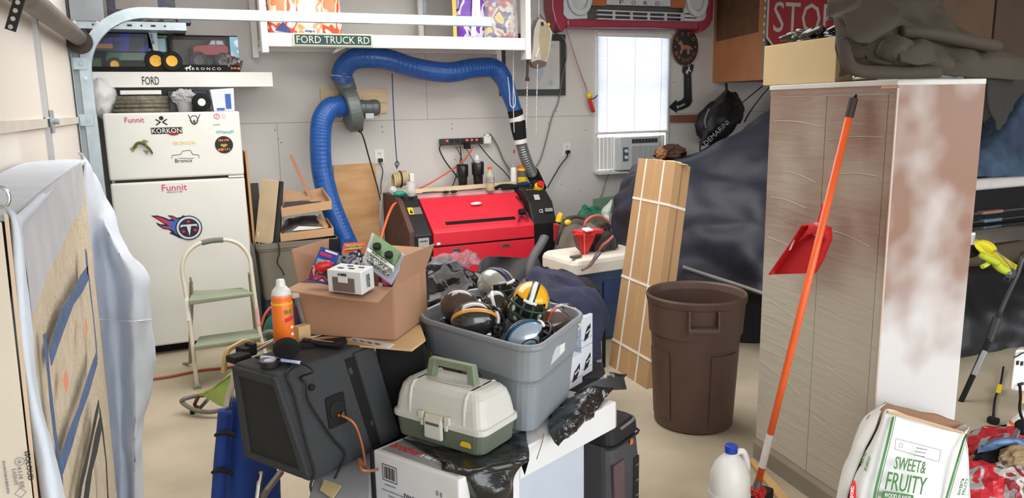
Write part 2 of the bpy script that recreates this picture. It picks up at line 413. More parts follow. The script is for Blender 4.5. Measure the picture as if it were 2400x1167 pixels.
ac = thing('air_conditioner', 'light grey window air conditioner under the white blinds', 'air conditioner', (4.18,WY,1.0))
acm = M('ac_plastic', (206,208,210), .45, var=.02)
mk('housing', bb(3.97,6.28,1.03,4.42,6.6,1.345), acm, ac, bev=.008)
mk('side_curtain', join(*[bb(3.79+i*.022,WY-.005-(i%2)*.008,1.04,3.81+i*.022,WY+.005-(i%2)*.008,1.345) for i in range(8)]), white, ac)
mk('side_curtain', join(*[bb(4.42+i*.022,WY-.005-(i%2)*.008,1.04,4.44+i*.022,WY+.005-(i%2)*.008,1.345) for i in range(6)]), white, ac)
mk('vent', join(*[bb(4.10+i*.037,6.274,1.285,4.13+i*.037,6.281,1.325) for i in range(8)]), dgrey, ac)
mk('intake_grille', join(bb(4.10,6.276,1.06,4.40,6.281,1.26)), M('grille_grey',(165,168,172),.6), ac)
mk('grille_slat', join(*[bb(4.10,6.270,1.066+i*.0125,4.40,6.277,1.072+i*.0125) for i in range(16)]+[bb(4.10+i*.06,6.271,1.06,4.104+i*.06,6.277,1.26) for i in range(6)]), acm, ac)
cp = mk('control_panel', bb(4.0,6.272,1.12,4.055,6.281,1.25), M('panel_blue',(70,90,112),.5), ac)
for z in (1.155,1.215): mk('knob', cyl((4.028,6.275,z),(4.028,6.258,z),.017,n=16), whitep, ac)
mk('sill_cover', bb(3.75,6.30,1.0,4.55,WY,1.02), acm, ac)

# ---------------- wall outlets ----------------
def outlet(x, z, lab):
    t = thing('wall_outlet', lab, 'outlet', (x,WY,z))
    mk('face_plate', bb(x-.04,WY-.006,z-.06,x+.04,WY,z+.06), whitep, t, bev=.003)
    for dz in (-.025,.025):
        s = mk('socket', bb(x-.017,WY-.009,z+dz-.018,x+.017,WY-.005,z+dz+.018), white, t, bev=.002)
        mk('slot', join(bb(x-.008,WY-.010,z+dz-.006,x-.005,WY-.008,z+dz+.008), bb(x+.005,WY-.010,z+dz-.006,x+.008,WY-.008,z+dz+.008)), ink, s)
outlet(1.665,1.255,'white wall outlet left of the red machine above the plywood')
outlet(3.455,1.245,'white wall outlet below the picture frame right of the hose')
outlet(5.62,1.2,'white wall outlet behind the covered car') if False else None
def plug(p, lab, mat=black):
    x,y,z = p
    return top('plug', join(bb(x-.018,WY-.045,z-.016,x+.018,WY-.010,z+.016)), mat, lab, 'plug', bev=.005)
plug((1.665,0,1.225), 'black plug pushed into the outlet above the plywood')
plug((3.455,0,1.225), 'black plug pushed into the outlet below the picture frame')

# ---------------- white shelves ----------------
t = thing('wall_shelf', 'white wall shelf lettered FORD above the refrigerator', 'shelf', (.15,6.1,1.8))
shy = 5.9
mk('front_board', bb(-.45,shy,1.822,.775,shy+.035,1.925), white, t, bev=.003)
mk('shelf_board', bb(-.45,shy+.035,1.895,.775,WY,1.925), white, t)
for x in (-.3,.2,.7): mk('bracket', bb(x,shy+.035,1.83,x+.035,WY,1.895), white, t)
txt('FORD', (-0.029,5.897,1.866), X, Z, .105, .055, ink, t)

us = thing('hanging_shelf', 'wide white hanging shelf with a green street sign on its front', 'shelf', (1.65,5.95,2.1))
uy = 5.72
mk('front_board', bb(.735,uy,2.092,2.72,uy+.04,2.185), white, us, bev=.003)
mk('shelf_board', bb(.735,uy+.04,2.14,2.72,6.3,2.175), white, us)
mk('back_board', bb(.735,6.3,2.10,2.72,WY,2.175), white, us)
mk('post', bb(.695,uy-.012,2.05,.74,uy+.09,2.75), white, us, bev=.003)
mk('post', bb(2.72,uy-.012,2.02,2.765,uy+.09,2.75), white, us, bev=.003)
mk('post', bb(.695,6.3,2.05,.74,WY,2.75), white, us, bev=.003)
mk('post', bb(2.72,6.3,2.02,2.765,WY,2.75), white, us, bev=.003)
mk('hanger_board', bb(2.01,6.25,2.17,2.05,6.29,2.75), white, us, bev=.003)
mk('bolted_strap', join(bb(2.055,6.26,2.34,2.085,6.265,2.75), cyl((2.07,6.262,2.42),(2.07,6.25,2.42),.009,n=8), cyl((2.07,6.262,2.37),(2.07,6.25,2.37),.009,n=8)), steel, us)
mk('brace', slab([(1.25,5.95,2.10),(1.45,5.95,2.14),(1.42,5.95,2.14),(1.22,5.95,2.06)], .04), white, us)
sg = thing('street_sign', 'dark green sign reading FORD TRUCK RD on the hanging white shelf', 'sign', (1.15,uy-.01,2.1))
gsn = M('sign_green', (30,66,62), .45, var=.05); bsn = M('sign_blue', (34,52,86), .45)
mk('panel', bb(.905,uy-.016,2.098,1.475,uy-.006,2.186), M('sign_border',(202,214,190),.5), sg, bev=.002)
mk('face', extr(rrect(.545,.068,.004,cx=0,cy=0), (1.19,uy-.017,2.142), X, Z, .0015), gsn, sg)
txt('FORD TRUCK RD', (1.19,uy-.0185,2.142), X, Z, .52, .050, M('sign_letter',(214,218,200),.5), sg)

# slotted angle upright and shelf in the corner
t = thing('corner_rack', 'slotted galvanised rack in the top left corner above the door', 'rack', (-.3,6.1,1.95))
mk('upright', join(bb(-.455,5.72,1.9,-.40,5.725,2.75), bb(-.455,5.72,1.9,-.45,5.78,2.75)), steel, t)
mk('rail', bb(-.455,5.715,2.185,.22,5.722,2.235), steel, t)
mk('rack_plate', bb(-.45,5.70,2.23,-.26,5.714,2.50), M('plate_grey',(150,156,160),.5,.3), t, bev=.002)
for k in range(7): mk('slot', extr(rrect(.03 if k%2 else .012,.012,.005,cx=0,cy=0), (-.33+k*.07,5.7135,2.21), X, Z, .002), ink, t)
for k in range(2): mk('rivet', cyl((-.43+k*.13,5.71,2.22),(-.43+k*.13,5.70,2.22),.012,n=10), chrome, t)
mk('rack_shelf', bb(-.455,5.722,2.185,.22,WY,2.195), steel, t)
def carton(name, x0,y0,z0,x1,y1,z1, mat, lab, cat='box', **k):
    return top(name, bb(x0,y0,z0,x1,y1,z1), mat, lab, cat, bev=.003, **k)
toyd = MP('dark_pack_print', [(18,18,24),(44,44,52),(24,24,60),(90,86,84),(14,14,18)], 6)
t = thing('toy_carton', 'long dark printed carton on top of the corner rack', 'box', (-.05,5.85,2.2))
mk('carton', bb(-.24,5.74,2.237,.165,6.0,2.42), toyd, t, bev=.003)
mk('window', bb(-.19,5.735,2.31,.06,5.741,2.40), M('dim_pane',(120,112,106),.3), t)
marks((-.02,5.734,2.275), X, Z, .2, .016, inkw, t)
t = thing('toy_carton', 'small grey lettered carton right of the long dark one, on the rack', 'box', (.2,5.85,2.2))
mk('carton', bb(.17,5.74,2.237,.255,5.95,2.32), M('grey_carton',(92,92,110),.5,var=.2), t, bev=.002); marks((.212,5.737,2.28), X, Z, .06, .03, inkw, t)
t = thing('toy_carton', 'dark blue carton tucked under the corner rack beside the door track', 'box', (-.2,5.95,2.0))
mk('carton', bb(-.40,5.95,2.06,-.02,5.985,2.18), MP('blue_pack_print', [(16,18,30),(26,30,60),(40,44,150),(18,18,24)], 7), t, bev=.003)
mk('label', bb(-.36,5.945,2.08,-.24,5.951,2.11), M('tan_label',(176,120,92),.6), t)

# boxed green tractor on the FORD shelf
t = thing('boxed_tractor', 'green toy tractor with yellow wheels in an open front box on the shelf', 'toy', (0,6,1.93))
sy = 5.95
mk('box_base', bb(-.40,sy-.01,1.925,.10,6.2,1.935), blackm, t)
mk('box_back', bb(-.40,6.19,1.935,.12,6.2,2.17), M('box_dark_green',(30,44,36),.6), t)
mk('box_side', bb(.08,6.0,1.935,.085,6.19,2.17), toyd, t)
g2 = M('tractor_green', (34,92,44), .35, coat=.3)
mk('hood', hexa([(-.30,6.0,2.0),(.0,6.0,2.0),(.0,6.1,2.0),(-.30,6.1,2.0)], [(-.28,6.0,2.075),(.0,6.0,2.095),(.0,6.1,2.095),(-.28,6.1,2.075)]), g2, t, bev=.008)
mk('hood_stripe', bb(-.12,5.995,2.062,-.01,6.0,2.078), M('tractor_yellow',(190,196,40),.4), t)
mk('cab', join(bb(-.0,5.99,2.02,.09,6.12,2.06), bb(-.0,5.99,2.16,.10,6.12,2.175), bb(.0,5.99,2.06,.008,5.998,2.16), bb(.085,5.99,2.06,.093,5.998,2.16), bb(.0,6.11,2.06,.008,6.12,2.16), bb(.085,6.11,2.06,.093,6.12,2.16)), g2, t)
mk('cab_window', bb(.008,5.993,2.065,.085,5.996,2.155), M('cab_glass',(120,170,190),.1,var=.1), t)
mk('chassis', bb(-.3,6.02,1.97,.08,6.09,2.0), blackm, t)
mk('loader', join(bb(-.40,5.98,1.94,-.32,6.12,2.02)), M('loader_green',(40,80,44),.5), t, bev=.006)
yel = M('wheel_yellow', (236,180,40), .4)
def wheel(x, y, z, r, wd, rim, par, tyre='tyre', tm=None):
    m = Matrix.Rotation(-PI/2,4,'X')
    o = mk('wheel', lathe([(r*.55,0),(r*.9,0),(r,wd*.2),(r,wd*.8),(r*.9,wd),(r*.55,wd)], (x,y+wd,z), 28, Matrix.Rotation(PI/2,4,'X')), tm or M('rubber',(26,26,27),.85,var=.2,scale=30,bump=.3), par, smooth=False)
    mk('rim', join(lathe([(r*.56,0),(r*.53,.006),(r*.2,.003),(.001,.003)], (x,y+.002,z), 24, Matrix.Rotation(PI/2,4,'X')), cyl((x,y-.004,z),(x,y+.01,z),r*.1,n=10)), rim, o)
    return o
wheel(.015,5.925,2.0,.072,.05,yel,t); wheel(.115,5.905,1.998,.068,.05,yel,t); wheel(-.24,5.95,1.975,.048,.04,yel,t)
mk('clear_front', bb(-.40,5.93,1.935,-.05,5.932,2.15), film, t)
mk('bottom_edge', bb(-.40,5.928,1.926,.12,5.94,1.96), blackm, t)

# clip-on package beside
t = thing('hang_card', 'narrow white and blue hanging card between the two boxed toys', 'card', (.2,5.95,1.95))
mk('card', slab([(-0.018,5.93,2.215),(0.041,5.93,2.222),(0.035,5.93,2.022),(0.019,5.93,2.013)],.004), M('card_white',(206,212,216),.5), t)
mk('header', slab([(-0.011,5.928,2.26),(0.063,5.928,2.262),(0.06,5.928,2.228),(-0.015,5.928,2.221)],.006), M('header_green',(30,48,34),.5), t)
marks((0.007,5.926,2.143), Vector((.1,0,-1)), X, .07, .02, M('blue_ink',(50,90,140),.5), t)

# boxed red truck
t = thing('boxed_truck', 'red toy pickup in a black window box, right on the FORD shelf', 'toy', (.4,6,1.93))
bx0, bx1 = .135, .56
mk('box_base', bb(bx0,5.93,1.926,bx1,6.2,1.94), blackm, t)
mk('box_back', bb(bx0,6.19,1.94,bx1,6.2,2.175), M('box_beige',(150,140,130),.7), t)
mk('box_top', bb(bx0,5.95,2.165,bx1,6.2,2.178), blackm, t)
mk('box_side', bb(bx1-.055,5.94,1.94,bx1,6.2,2.17), MP('side_print',[(200,214,222),(120,170,196),(168,176,184),(226,230,232)],8), t)
mk('box_front', bb(bx0,5.922,1.926,bx1,5.932,1.975), blackm, t)
bl_ = txt('B R O N C O', (.335,5.921,1.948), X, Z, .19, .018, inkw, t)
horse = [(-.5,-.1),(-.3,.05),(-.1,.1),(.15,.1),(.3,.35),(.45,.3),(.5,.15),(.35,.1),(.3,-.1),(.4,-.3),(.3,-.45),(.15,-.15),(-.1,-.1),(-.15,-.45),(-.3,-.4),(-.3,-.05),(-.45,-.2)]
def horse_at(c, u, v, s, mat, par, flip=1): return mk('horse_emblem', extr([(x*s*flip,y*s) for x,y in (horse if flip>0 else horse[::-1])], c, u, v, .002), mat, par)
horse_at((.215,5.9215,1.955), X, Z, .045, inkw, t)
rd = M('truck_red', (132,14,22), .4)
body = [(-.12,0),(.11,0),(.12,.03),(.115,.062),(.10,.068),(.085,.108),(.005,.112),(-.02,.072),(-.10,.066),(-.125,.05)]
mk('body', extr(body, (.38,5.99,2.045), X, Z, -.11), rd, t, bev=.006)
mk('side_window', join(extr([(-.008,.072),(.03,.074),(.03,.1),(.008,.1)], (.38,5.985,2.045), X, Z, .004), extr([(.038,.074),(.085,.074),(.078,.1),(.038,.1)], (.38,5.985,2.045), X, Z, .004)), M('toy_glass',(120,150,170),.08), t)
mk('bumper', bb(.235,5.985,2.045,.262,6.11,2.09), blackm, t, bev=.004)
rt = M('toy_rim', (60,60,62), .4, .5)
wheel(.29,5.94,2.005,.062,.05,rt,t); wheel(.455,5.955,2.005,.058,.05,rt,t); wheel(.36,6.09,2.01,.055,.04,rt,t)
mk('rock_scene', blob((.50,5.955,1.985), (.075,.03,.06), .25, 5, seed=3, flatz=1.94), MP('rock_print',[(90,86,90),(60,56,60),(120,116,118),(70,44,50)],20,.7), t)
mk('front_film', bb(bx0,5.935,1.975,bx1-.06,5.936,2.165), film, t)
marks((.525,5.921,1.952), X, Z, .055,.02, M('orange_ink',(224,120,50),.5), t)

# snack bags on the hanging shelf
def bag(name, p4, th, mat, lab, cat='bag', seed=0, amp=.012, group=None, crimp=True):
    """pillow shaped pack through 4 corners bl, br, tr, tl"""
    bl,br,tr,tl = [Vector(p) for p in p4]; n = (br-bl).cross(tl-bl).normalized(); V=[]; N=14
    for side in (1,-1):
        for i in range(N+1):
            for j in range(N+1):
                u=i/N; v=j/N; p=(bl*(1-u)+br*u)*(1-v)+(tl*(1-u)+tr*u)*v
                d=(math.sin(PI*u)*math.sin(PI*v))**.45*th/2
                q=p*14+Vector((seed*3,seed,0)); d += noise.noise(q)*amp*math.sin(PI*u)**.5*(1 if 0<j<N else .2)
                V.append(p+n*side*d)
    F=[]; K=(N+1)**2
    for s in (0,1):
        for i in range(N):
            for j in range(N):
                a=s*K+i*(N+1)+j; f=(a,a+1,a+N+2,a+N+1); F.append(f if s else f[::-1])
    return (V,F)
ob1 = MP('orange_snack_print', [(236,140,90),(246,220,190),(226,90,60),(252,252,246),(240,176,96),(60,60,130)], 5)
ob2 = MP('white_snack_print', [(252,250,244),(240,228,214),(244,170,120),(250,250,250),(170,190,140)], 6)
pb = MP('purple_snack_print', [(110,60,170),(120,70,180),(222,214,236),(84,50,140),(190,170,220)], 5)
mb_ = MP('mixed_snack_print', [(230,190,50),(60,54,110),(214,206,200),(200,80,60),(120,90,170),(226,224,228)], 7)
t = thing('snack_bag', 'orange and white crisp bag at the left end of the hanging shelf', 'snack bag', (.85,5.86,2.18))
mk('pouch', bag('b', [(.76,5.84,2.177),(.97,5.84,2.177),(.97,5.86,2.60),(.76,5.86,2.60)], .13, None, ''), ob1, t, smooth=True)
mk('printed_triangle', extr([(-.05,0),(.07,-.02),(.01,.06)], (.845,5.765,2.205), X, Z, .003), M('navy_print',(44,54,120),.4), t)
t = thing('snack_bag', 'mostly white crisp bag second from left on the hanging shelf', 'snack bag', (1.05,5.88,2.18))
mk('pouch', bag('b', [(.96,5.86,2.177),(1.15,5.86,2.177),(1.15,5.88,2.60),(.96,5.88,2.60)], .12, None, '', seed=2), ob2, t, smooth=True)
mk('label_panel', bb(1.0,5.79,2.19,1.09,5.80,2.225), M('label_grey',(190,200,206),.4), t)
marks((1.045,5.788,2.207), X, Z, .075, .018, M('navy_print',(44,54,120),.4), t)
t = thing('snack_bag', 'orange and cream crisp bag third from left on the hanging shelf', 'snack bag', (1.22,5.88,2.18))
mk('pouch', bag('b', [(1.14,5.86,2.177),(1.29,5.86,2.177),(1.28,5.88,2.60),(1.14,5.88,2.60)], .11, None, '', seed=4), ob1, t, smooth=True)
t = thing('snack_bag', 'purple chip bag with white streaks on the hanging shelf, right end', 'snack bag', (2.35,5.9,2.18))
mk('pouch', bag('b', [(2.17,5.88,2.177),(2.44,5.88,2.177),(2.46,5.9,2.62),(2.17,5.9,2.62)], .14, None, '', seed=6), pb, t, smooth=True)
mk('edge_strip', slab([(2.155,5.84,2.19),(2.18,5.83,2.19),(2.18,5.83,2.6),(2.15,5.84,2.6)],.004), M('yellow_film',(232,196,84),.4), t)
mk('white_streak', slab([(2.29,5.807,2.2),(2.33,5.807,2.2),(2.35,5.80,2.6),(2.315,5.80,2.6)],.004,-1), M('white_film',(238,234,240),.3), t)
t = thing('snack_bag', 'crumpled clear bag of yellow and purple packets beside the purple chip bag', 'snack bag', (2.6,5.9,2.18))
mk('pouch', bag('b', [(2.42,5.86,2.177),(2.70,5.86,2.177),(2.70,5.9,2.60),(2.44,5.9,2.60)], .16, None, '', seed=8, amp=.04), mb_, t)
mk('clear_film', bag('b', [(2.41,5.83,2.177),(2.71,5.83,2.177),(2.71,5.87,2.55),(2.43,5.87,2.55)], .18, None, '', seed=9, amp=.05), clearp, t)

# ---------------- refrigerator ----------------
fx0, fx1, fy = -.33, .505, 5.637
fw_ = M('fridge_enamel', (220,220,214), .38, var=.015)
t = thing('refrigerator', 'off-white top-freezer refrigerator with stickers, under the FORD shelf', 'refrigerator', (.09,6,0))
mk('cabinet', bb(fx0+.01,fy+.06,.08,fx1-.01,6.33,1.645), fw_, t, bev=.01)
mk('toe_grille', bb(fx0+.03,fy+.10,0.0,fx1-.03,6.2,.08), blackm, t)
mk('freezer_door', bb(fx0,fy,1.218,fx1,fy+.055,1.652), fw_, t, bev=.014, seg=3)
d = mk('refrigerator_door', bb(fx0,fy,.07,fx1,fy+.055,1.200), fw_, t, bev=.014, seg=3)
mk('door_gasket', bb(fx0+.03,fy+.03,1.19,fx1-.06,fy+.06,1.225), M('gasket',(60,58,56),.8), t)
mk('hinge_cover', bb(.40,fy-.004,1.203,.50,fy+.03,1.215), white, t)
def sticker(name, lab, c, cat='sticker'):
    return thing(name, lab, cat, c)
FY = fy-.0015
def on(px,py): 
    return None
# writing magnets
pinkm = M('pink_ink', (206,46,110), .5); tealm = M('teal_ink',(40,160,180),.5)
s = sticker('lettering_decal', 'pink blackletter decal at the top left of the freezer door', (-0.147,5.635,1.607)); txt('Funnit', (-0.147,5.635,1.607), X, Z, .115, .035, pinkm, s)
s = sticker('lettering_decal', 'larger pink blackletter decal at the top of the lower refrigerator door', (0.052,5.636,1.15)); txt('Funnit', (0.052,5.636,1.155), X, Z, .155, .044, pinkm, s); marks((0.052,5.636,1.124), X, Z, .10,.010, inkg, s)
s = sticker('skull_decal', 'small black crossed emblem decal near the top of the freezer door', (0.012,5.636,1.603))
mk('emblem', join(extr(circ(.014,16), (0.013,5.636,1.615), X, Z, .001), *[box(Vector((0.012,5.636,1.598))+X*dx+Z*dz,(.034,.0015,.008),0,0,an) for dx,dz,an in ((-.02,.0,.6),(.02,0,-.6),(-.02,-.018,-.6),(.02,-.018,.6))]), ink, s)
s = sticker('lettering_decal', 'black and white block letter decal in the middle of the freezer door', (0.039,5.636,1.533))
mk('backing', box((0.039,5.636,1.533),(.19,.001,.042)), ink, s); mk('red_blot', extr(circ(.035,20,1,.5), (0.08,5.634,1.518), X, Z, .001), M('dark_red_ink',(120,30,34),.5), s)
txt('KORKON', (0.039,5.634,1.533), X, Z, .18, .032, inkw, s)
s = sticker('deer_decal', 'black skull outline decal at upper right of the freezer door', (0.213,5.636,1.599))
mk('outline', join(ring(.022,.026,(0.213,5.636,1.599),X,Z,.001,sy=1.2), tube([(0.179,5.636,1.636),(0.192,5.636,1.602),(0.21,5.636,1.568),(0.234,5.636,1.601),(0.253,5.636,1.635)],.0025,6)), ink, s)
mk('green_mark', extr(circ(.007,12,1,2), (0.212,5.635,1.588), X, Z, .001), greenp, s)
s = sticker('round_decal', 'tiny red round decal in the top right corner of the freezer door', (0.357,5.636,1.619))
mk('disc', ring(.014,.019,(0.357,5.636,1.619),X,Z,.001), M('red_ink2',(220,90,84),.5), s); txt('?', (0.357,5.636,1.619), X, Z, .01,.018, M('red_ink2',(220,90,84),.5), s)
mk('pale_square', box((0.401,5.636,1.62),(.022,.001,.03)), M('pale_pink',(228,196,190),.6), s)
s = sticker('lettering_decal', 'teal script decal above the round black magnet on the freezer door', (0.395,5.636,1.514)); txt('WNemaM', (0.4,5.636,1.514), X, Z, .115, .022, tealm, s)
marks((0.352,5.636,1.564), X, Z, .045, .009, inkg, s)
s = sticker('round_magnet', 'round black magnet with orange lettering at the right of the freezer door', (0.388,5.636,1.428))
mk('disc', extr(circ(.058,32), (0.388,5.637,1.428), X, Z, .004), ink, s); om = M('orange_ink',(224,120,50),.5)
marks((0.39,5.632,1.46), X, Z, .07,.02, om, s); marks((0.385,5.632,1.396), X, Z, .075,.02, om, s)
mk('emblem', extr([(-.025,0),(-.01,.012),(0,.004),(.01,.012),(.025,0),(0,-.016)], (0.387,5.632,1.425), X, Z, .001), M('gold_ink',(170,150,60),.5), s)
s = sticker('lettering_decal', 'faint yellow lettering decal on the freezer door', (0.139,5.636,1.448)); txt('BRONSON', (0.139,5.636,1.448), X, Z, .135,.022, M('pale_yellow_ink',(226,196,110),.6), s)
s = sticker('truck_decal', 'thin line drawing of a pickup with script below on the freezer door', (0.138,5.636,1.372))
mk('outline', join(tube([(0.054,5.636,1.349),(0.056,5.636,1.369),(0.109,5.636,1.373),(0.124,5.636,1.395),(0.172,5.636,1.399),(0.185,5.635,1.37),(0.222,5.636,1.365),(0.223,5.636,1.345)],.0018,5,1), tube([(0.093,5.636,1.348),(0.191,5.636,1.344)],.0015,5,1)), ink, s)
txt('Bronco', (0.124,5.636,1.332), X, Z, .105,.026, ink, s)
# bass magnet
s = thing('fish_magnet', 'green bass fish magnet bent on the left of the freezer door', 'magnet', (-0.116,5.625,1.43))
fm = MP('fish_print',[(56,84,40),(84,110,50),(40,56,30),(150,140,70)],40,.5)
mk('body', tube([(-0.167,5.63,1.429),(-0.144,5.63,1.456),(-0.109,5.63,1.454),(-0.077,5.63,1.42),(-0.059,5.63,1.385)], lambda f: .007+.022*math.sin(PI*min(1,f*.8+.15)), 12, 6, flat=.35), fm, s, smooth=True)
mk('fin', join(extr([(0,0),(.03,.025),(.06,.01)], (-0.134,5.632,1.455), X, Z, .003), extr([(0,0),(.02,-.03),(.03,-.005)], (-0.113,5.632,1.41), X, Z, .003), extr([(0,0),(-.035,-.02),(-.02,-.045),(.01,-.01)], (-0.155,5.632,1.445), X, Z, .003)), M('fin_tan',(150,130,60),.6), s)
# flaming round football emblem
s = thing('flame_magnet', 'round T emblem magnet with blue and red flames on the refrigerator door', 'magnet', (0.11,5.635,0.872))
def pts(c, l, k=1): return [((x-c[0])*k,-(y-c[1])*k) for x,y in l]
kx = .00246
c0 = (441,535); cc = (0.113,5.636,0.872)
nav = M('navy_ink',(22,26,54),.5); blu = M('blue_ink2',(58,98,190),.5); rdm = M('red_ink3',(206,44,52),.5); slv = M('silver_ink',(206,210,218),.4)
fl = [(351,493),(368,494),(385,501),(395,507),(402,506),(392,495),(404,497),(416,504),(426,502),(430,498),(445,503),(470,520),(474,545),(460,562),(438,568),(416,560),(404,552),(392,545),(398,541),(391,535),(378,532),(365,520),(362,512),(371,518),(384,520),(370,508)]
mk('flames_edge', extr(pts(c0,fl,kx)[::-1], cc, X, Z, .001), nav, s)
f2 = [(371,499),(384,505),(396,512),(408,513),(402,502),(414,508),(428,507),(442,507),(462,520),(462,550),(440,562),(420,555),(408,548),(404,540),(398,534),(384,529),(376,524),(392,525),(384,512)]
mk('flames_blue', extr(pts(c0,f2,kx)[::-1], onface(cc,X,Y,0,-.0012), X, Z, .001), blu, s)
mk('flame_red', extr(pts(c0,[(358,496),(372,499),(384,507),(396,518),(404,522),(392,522),(380,514),(370,505)],kx)[::-1], onface(cc,X,Y,0,-.0024), X, Z, .001), rdm, s)
mk('flame_red', extr(pts(c0,[(370,520),(380,526),(396,530),(404,537),(392,533),(378,529)],kx)[::-1], onface(cc,X,Y,0,-.0024), X, Z, .001), rdm, s)
mk('flame_red', extr(pts(c0,[(396,499),(406,501),(416,508),(404,506)],kx)[::-1], onface(cc,X,Y,0,-.0024), X, Z, .001), rdm, s)
ec = Vector((0.118,5.632,0.875))
mk('disc_edge', extr(circ(.084,40), ec, X, Z, .001), nav, s)
mk('disc_silver', extr(circ(.077,40), ec-Y*.001, X, Z, .001), slv, s)
mk('disc_centre', extr(circ(.064,40), ec-Y*.002, X, Z, .001), nav, s)
mk('letter_t', extr([(-.05,.024),(.05,.024),(.054,.004),(.040,.012),(.014,.012),(0,-.056),(-.014,.012),(-.040,.012),(-.054,.004)], ec-Y*.003, X, Z, .0012), slv, s)
for dx,dz in ((-.036,-.022),(.038,-.018),(.0,.044)): mk('star', extr(star(.015,cx=dx,cy=dz), ec-Y*.0035, X, Z, .001), rdm, s)

# things on the refrigerator
t = top('plastic_bag', blob((-.345,5.93,1.76), (.10,.13,.135), .15, 5, seed=1), M('white_film_bag',(214,214,214),.45), 'white plastic bag slumped at the left edge of the refrigerator top', 'bag', smooth=True)
t = thing('pan_stack', 'stack of dull metal discs on top of the refrigerator', 'pan', (-.1,5.93,1.652))
for k in range(4):
    mk('disc', lathe([(.02,0),(.17,.0),(.183-.004*k,.012),(.186-.004*k,.026),(.17,.022),(.02,.014)], (-.105+.004*k,5.93,1.653+k*.028), 36), M('aged_tin',(140,132,118),.45,.5,var=.3,scale=30), t)
carton('folded_box', -.22,5.80,1.772,.03,5.98,1.80, white, 'flat white box lying on the metal discs', 'box')
t = thing('plastic_tub', 'clear bag bulging out of a pale tub on the refrigerator', 'tub', (.17,5.85,1.652))
mk('tub', lathe([(.045,0),(.055,.075),(.058,.078),(.05,.078),(.042,.01)], (.17,5.86,1.653), 20), M('pale_plastic',(190,190,190),.4), t, smooth=True)
mk('bag', blob((.17,5.86,1.75), (.075,.06,.055), .3, 5, seed=5), M('film_grey',(176,176,178),.3), t)
t = thing('speaker_cone', 'small black round speaker with a white centre on the refrigerator', 'speaker', (.27,5.8,1.652))
mk('ring', lathe([(.030,.0),(.058,0),(.062,.012),(.058,.06),(.03,.06)], (.275,5.80,1.716), 28, Matrix.Rotation(PI/2,4,'X')), blackm, t, smooth=True)
mk('dome', ell((.275,5.745,1.716),(.033,.008,.033),20,8), whitep, t, smooth=True)
t = thing('paper_bundle', 'white and blue printed box at the right edge of the refrigerator top', 'box', (.42,5.8,1.652))
mk('box', hexa([(.35,5.75,1.653),(.485,5.75,1.653),(.485,5.92,1.653),(.35,5.92,1.653)], [(.335,5.75,1.80),(.49,5.75,1.81),(.49,5.92,1.81),(.335,5.92,1.80)]), M('tissue_white',(214,218,226),.5), t, bev=.003)
mk('blue_panel', join(bb(.43,5.744,1.67,.465,5.749,1.77), bb(.37,5.744,1.66,.42,5.749,1.675)), M('blue_print',(50,88,170),.5), t)
carton('dark_carton', .07,5.95,1.653,.34,6.15,1.80, toyd, 'dark carton at the back of the refrigerator top', 'box')

# ---------------- blower and blue hose ----------------
bluh = M('blue_hose', (34,86,160), .32, var=.15, scale=20)
hb = thing('blower_board', 'short pine board behind the grey blower', 'board', (1.46,WY,1.63))
mk('board', bb(1.20,WY-.03,1.70,1.745,WY,1.815), pine, hb, bev=.002); mk('board', bb(1.20,WY-.03,1.615,1.745,WY,1.698), pine, hb, bev=.002)
bw = thing('blower', 'grey steel centrifugal blower on the wall between the two blue hoses', 'blower', (1.42,6.2,1.4))
gb = M('blower_grey', (104,112,110), .4, .2, var=.05)
bc = Vector((1.40,6.20,1.655))
mk('scroll_housing', lathe([(.03,-.055),(.15,-.055),(.172,-.045),(.178,0),(.172,.045),(.15,.055),(.03,.055)], bc, 36, Matrix.Rotation(math.radians(80),4,'Y')@Matrix.Rotation(0,4,'Z'), sx=1.05), gb, bw, smooth=False, bev=.004)
mk('outlet_neck', cyl(bc+Vector((-.01,0,.13)), bc+Vector((-.07,-.01,.28)), .07, .085, 24), gb, bw, smooth=False)
mk('inlet_neck', cyl(bc+Vector((-.04,0,.02)), bc+Vector((-.12,-.01,.03)), .08, .08, 24), gb, bw)
mo = mk('motor', lathe([(.02,0),(.062,0),(.066,.01),(.066,.06),(.061,.065),(.061,.12),(.066,.125),(.066,.165),(.055,.185),(.02,.19)], bc+Vector((.04,-.01,.005)), 28, Matrix.Rotation(PI/2,4,'Y')), M('motor_grey',(98,106,106),.35,.3), bw, bev=.002)
mk('terminal_box', box(bc+Vector((.13,-.05,-.06)), (.07,.06,.045)), M('light_box',(180,184,184),.4,.3), bw, bev=.004)
mk('wall_bracket', bb(1.38,6.25,1.62,1.44,WY-.03,1.70), gb, bw)
hs = thing('dust_hose', 'long fat blue hose running from the blower across to the black reducer', 'hose', (2.0,6.1,1.9))
mk('hose', tube([(1.325,6.15,1.876),(1.344,6.12,1.966),(1.429,6.05,2.036),(1.634,6,2.032),(1.906,6.05,1.964),(2.175,6.05,1.932),(2.412,6.08,1.968),(2.594,6.1,1.97),(2.69,6.1,1.882),(2.746,6.1,1.739),(2.8,6.1,1.595)], lambda f: .082 if f<.75 else .082-.02*min(1,(f-.75)*5), 24, 14, rib=.016), bluh, hs, smooth=False)
mk('hose_clamp', tube([Vector((1.335,6.14,1.902))+Vector((math.cos(a)*.087,math.sin(a)*.087,-.01*math.cos(a))) for a in [i*PI/8 for i in range(16)]], .006, 6, 2, closed=True), chrome, hs)
h2 = thing('dust_hose', 'fat blue hose hanging from the blower down beside the plywood sheet', 'hose', (1.15,6.1,.4))
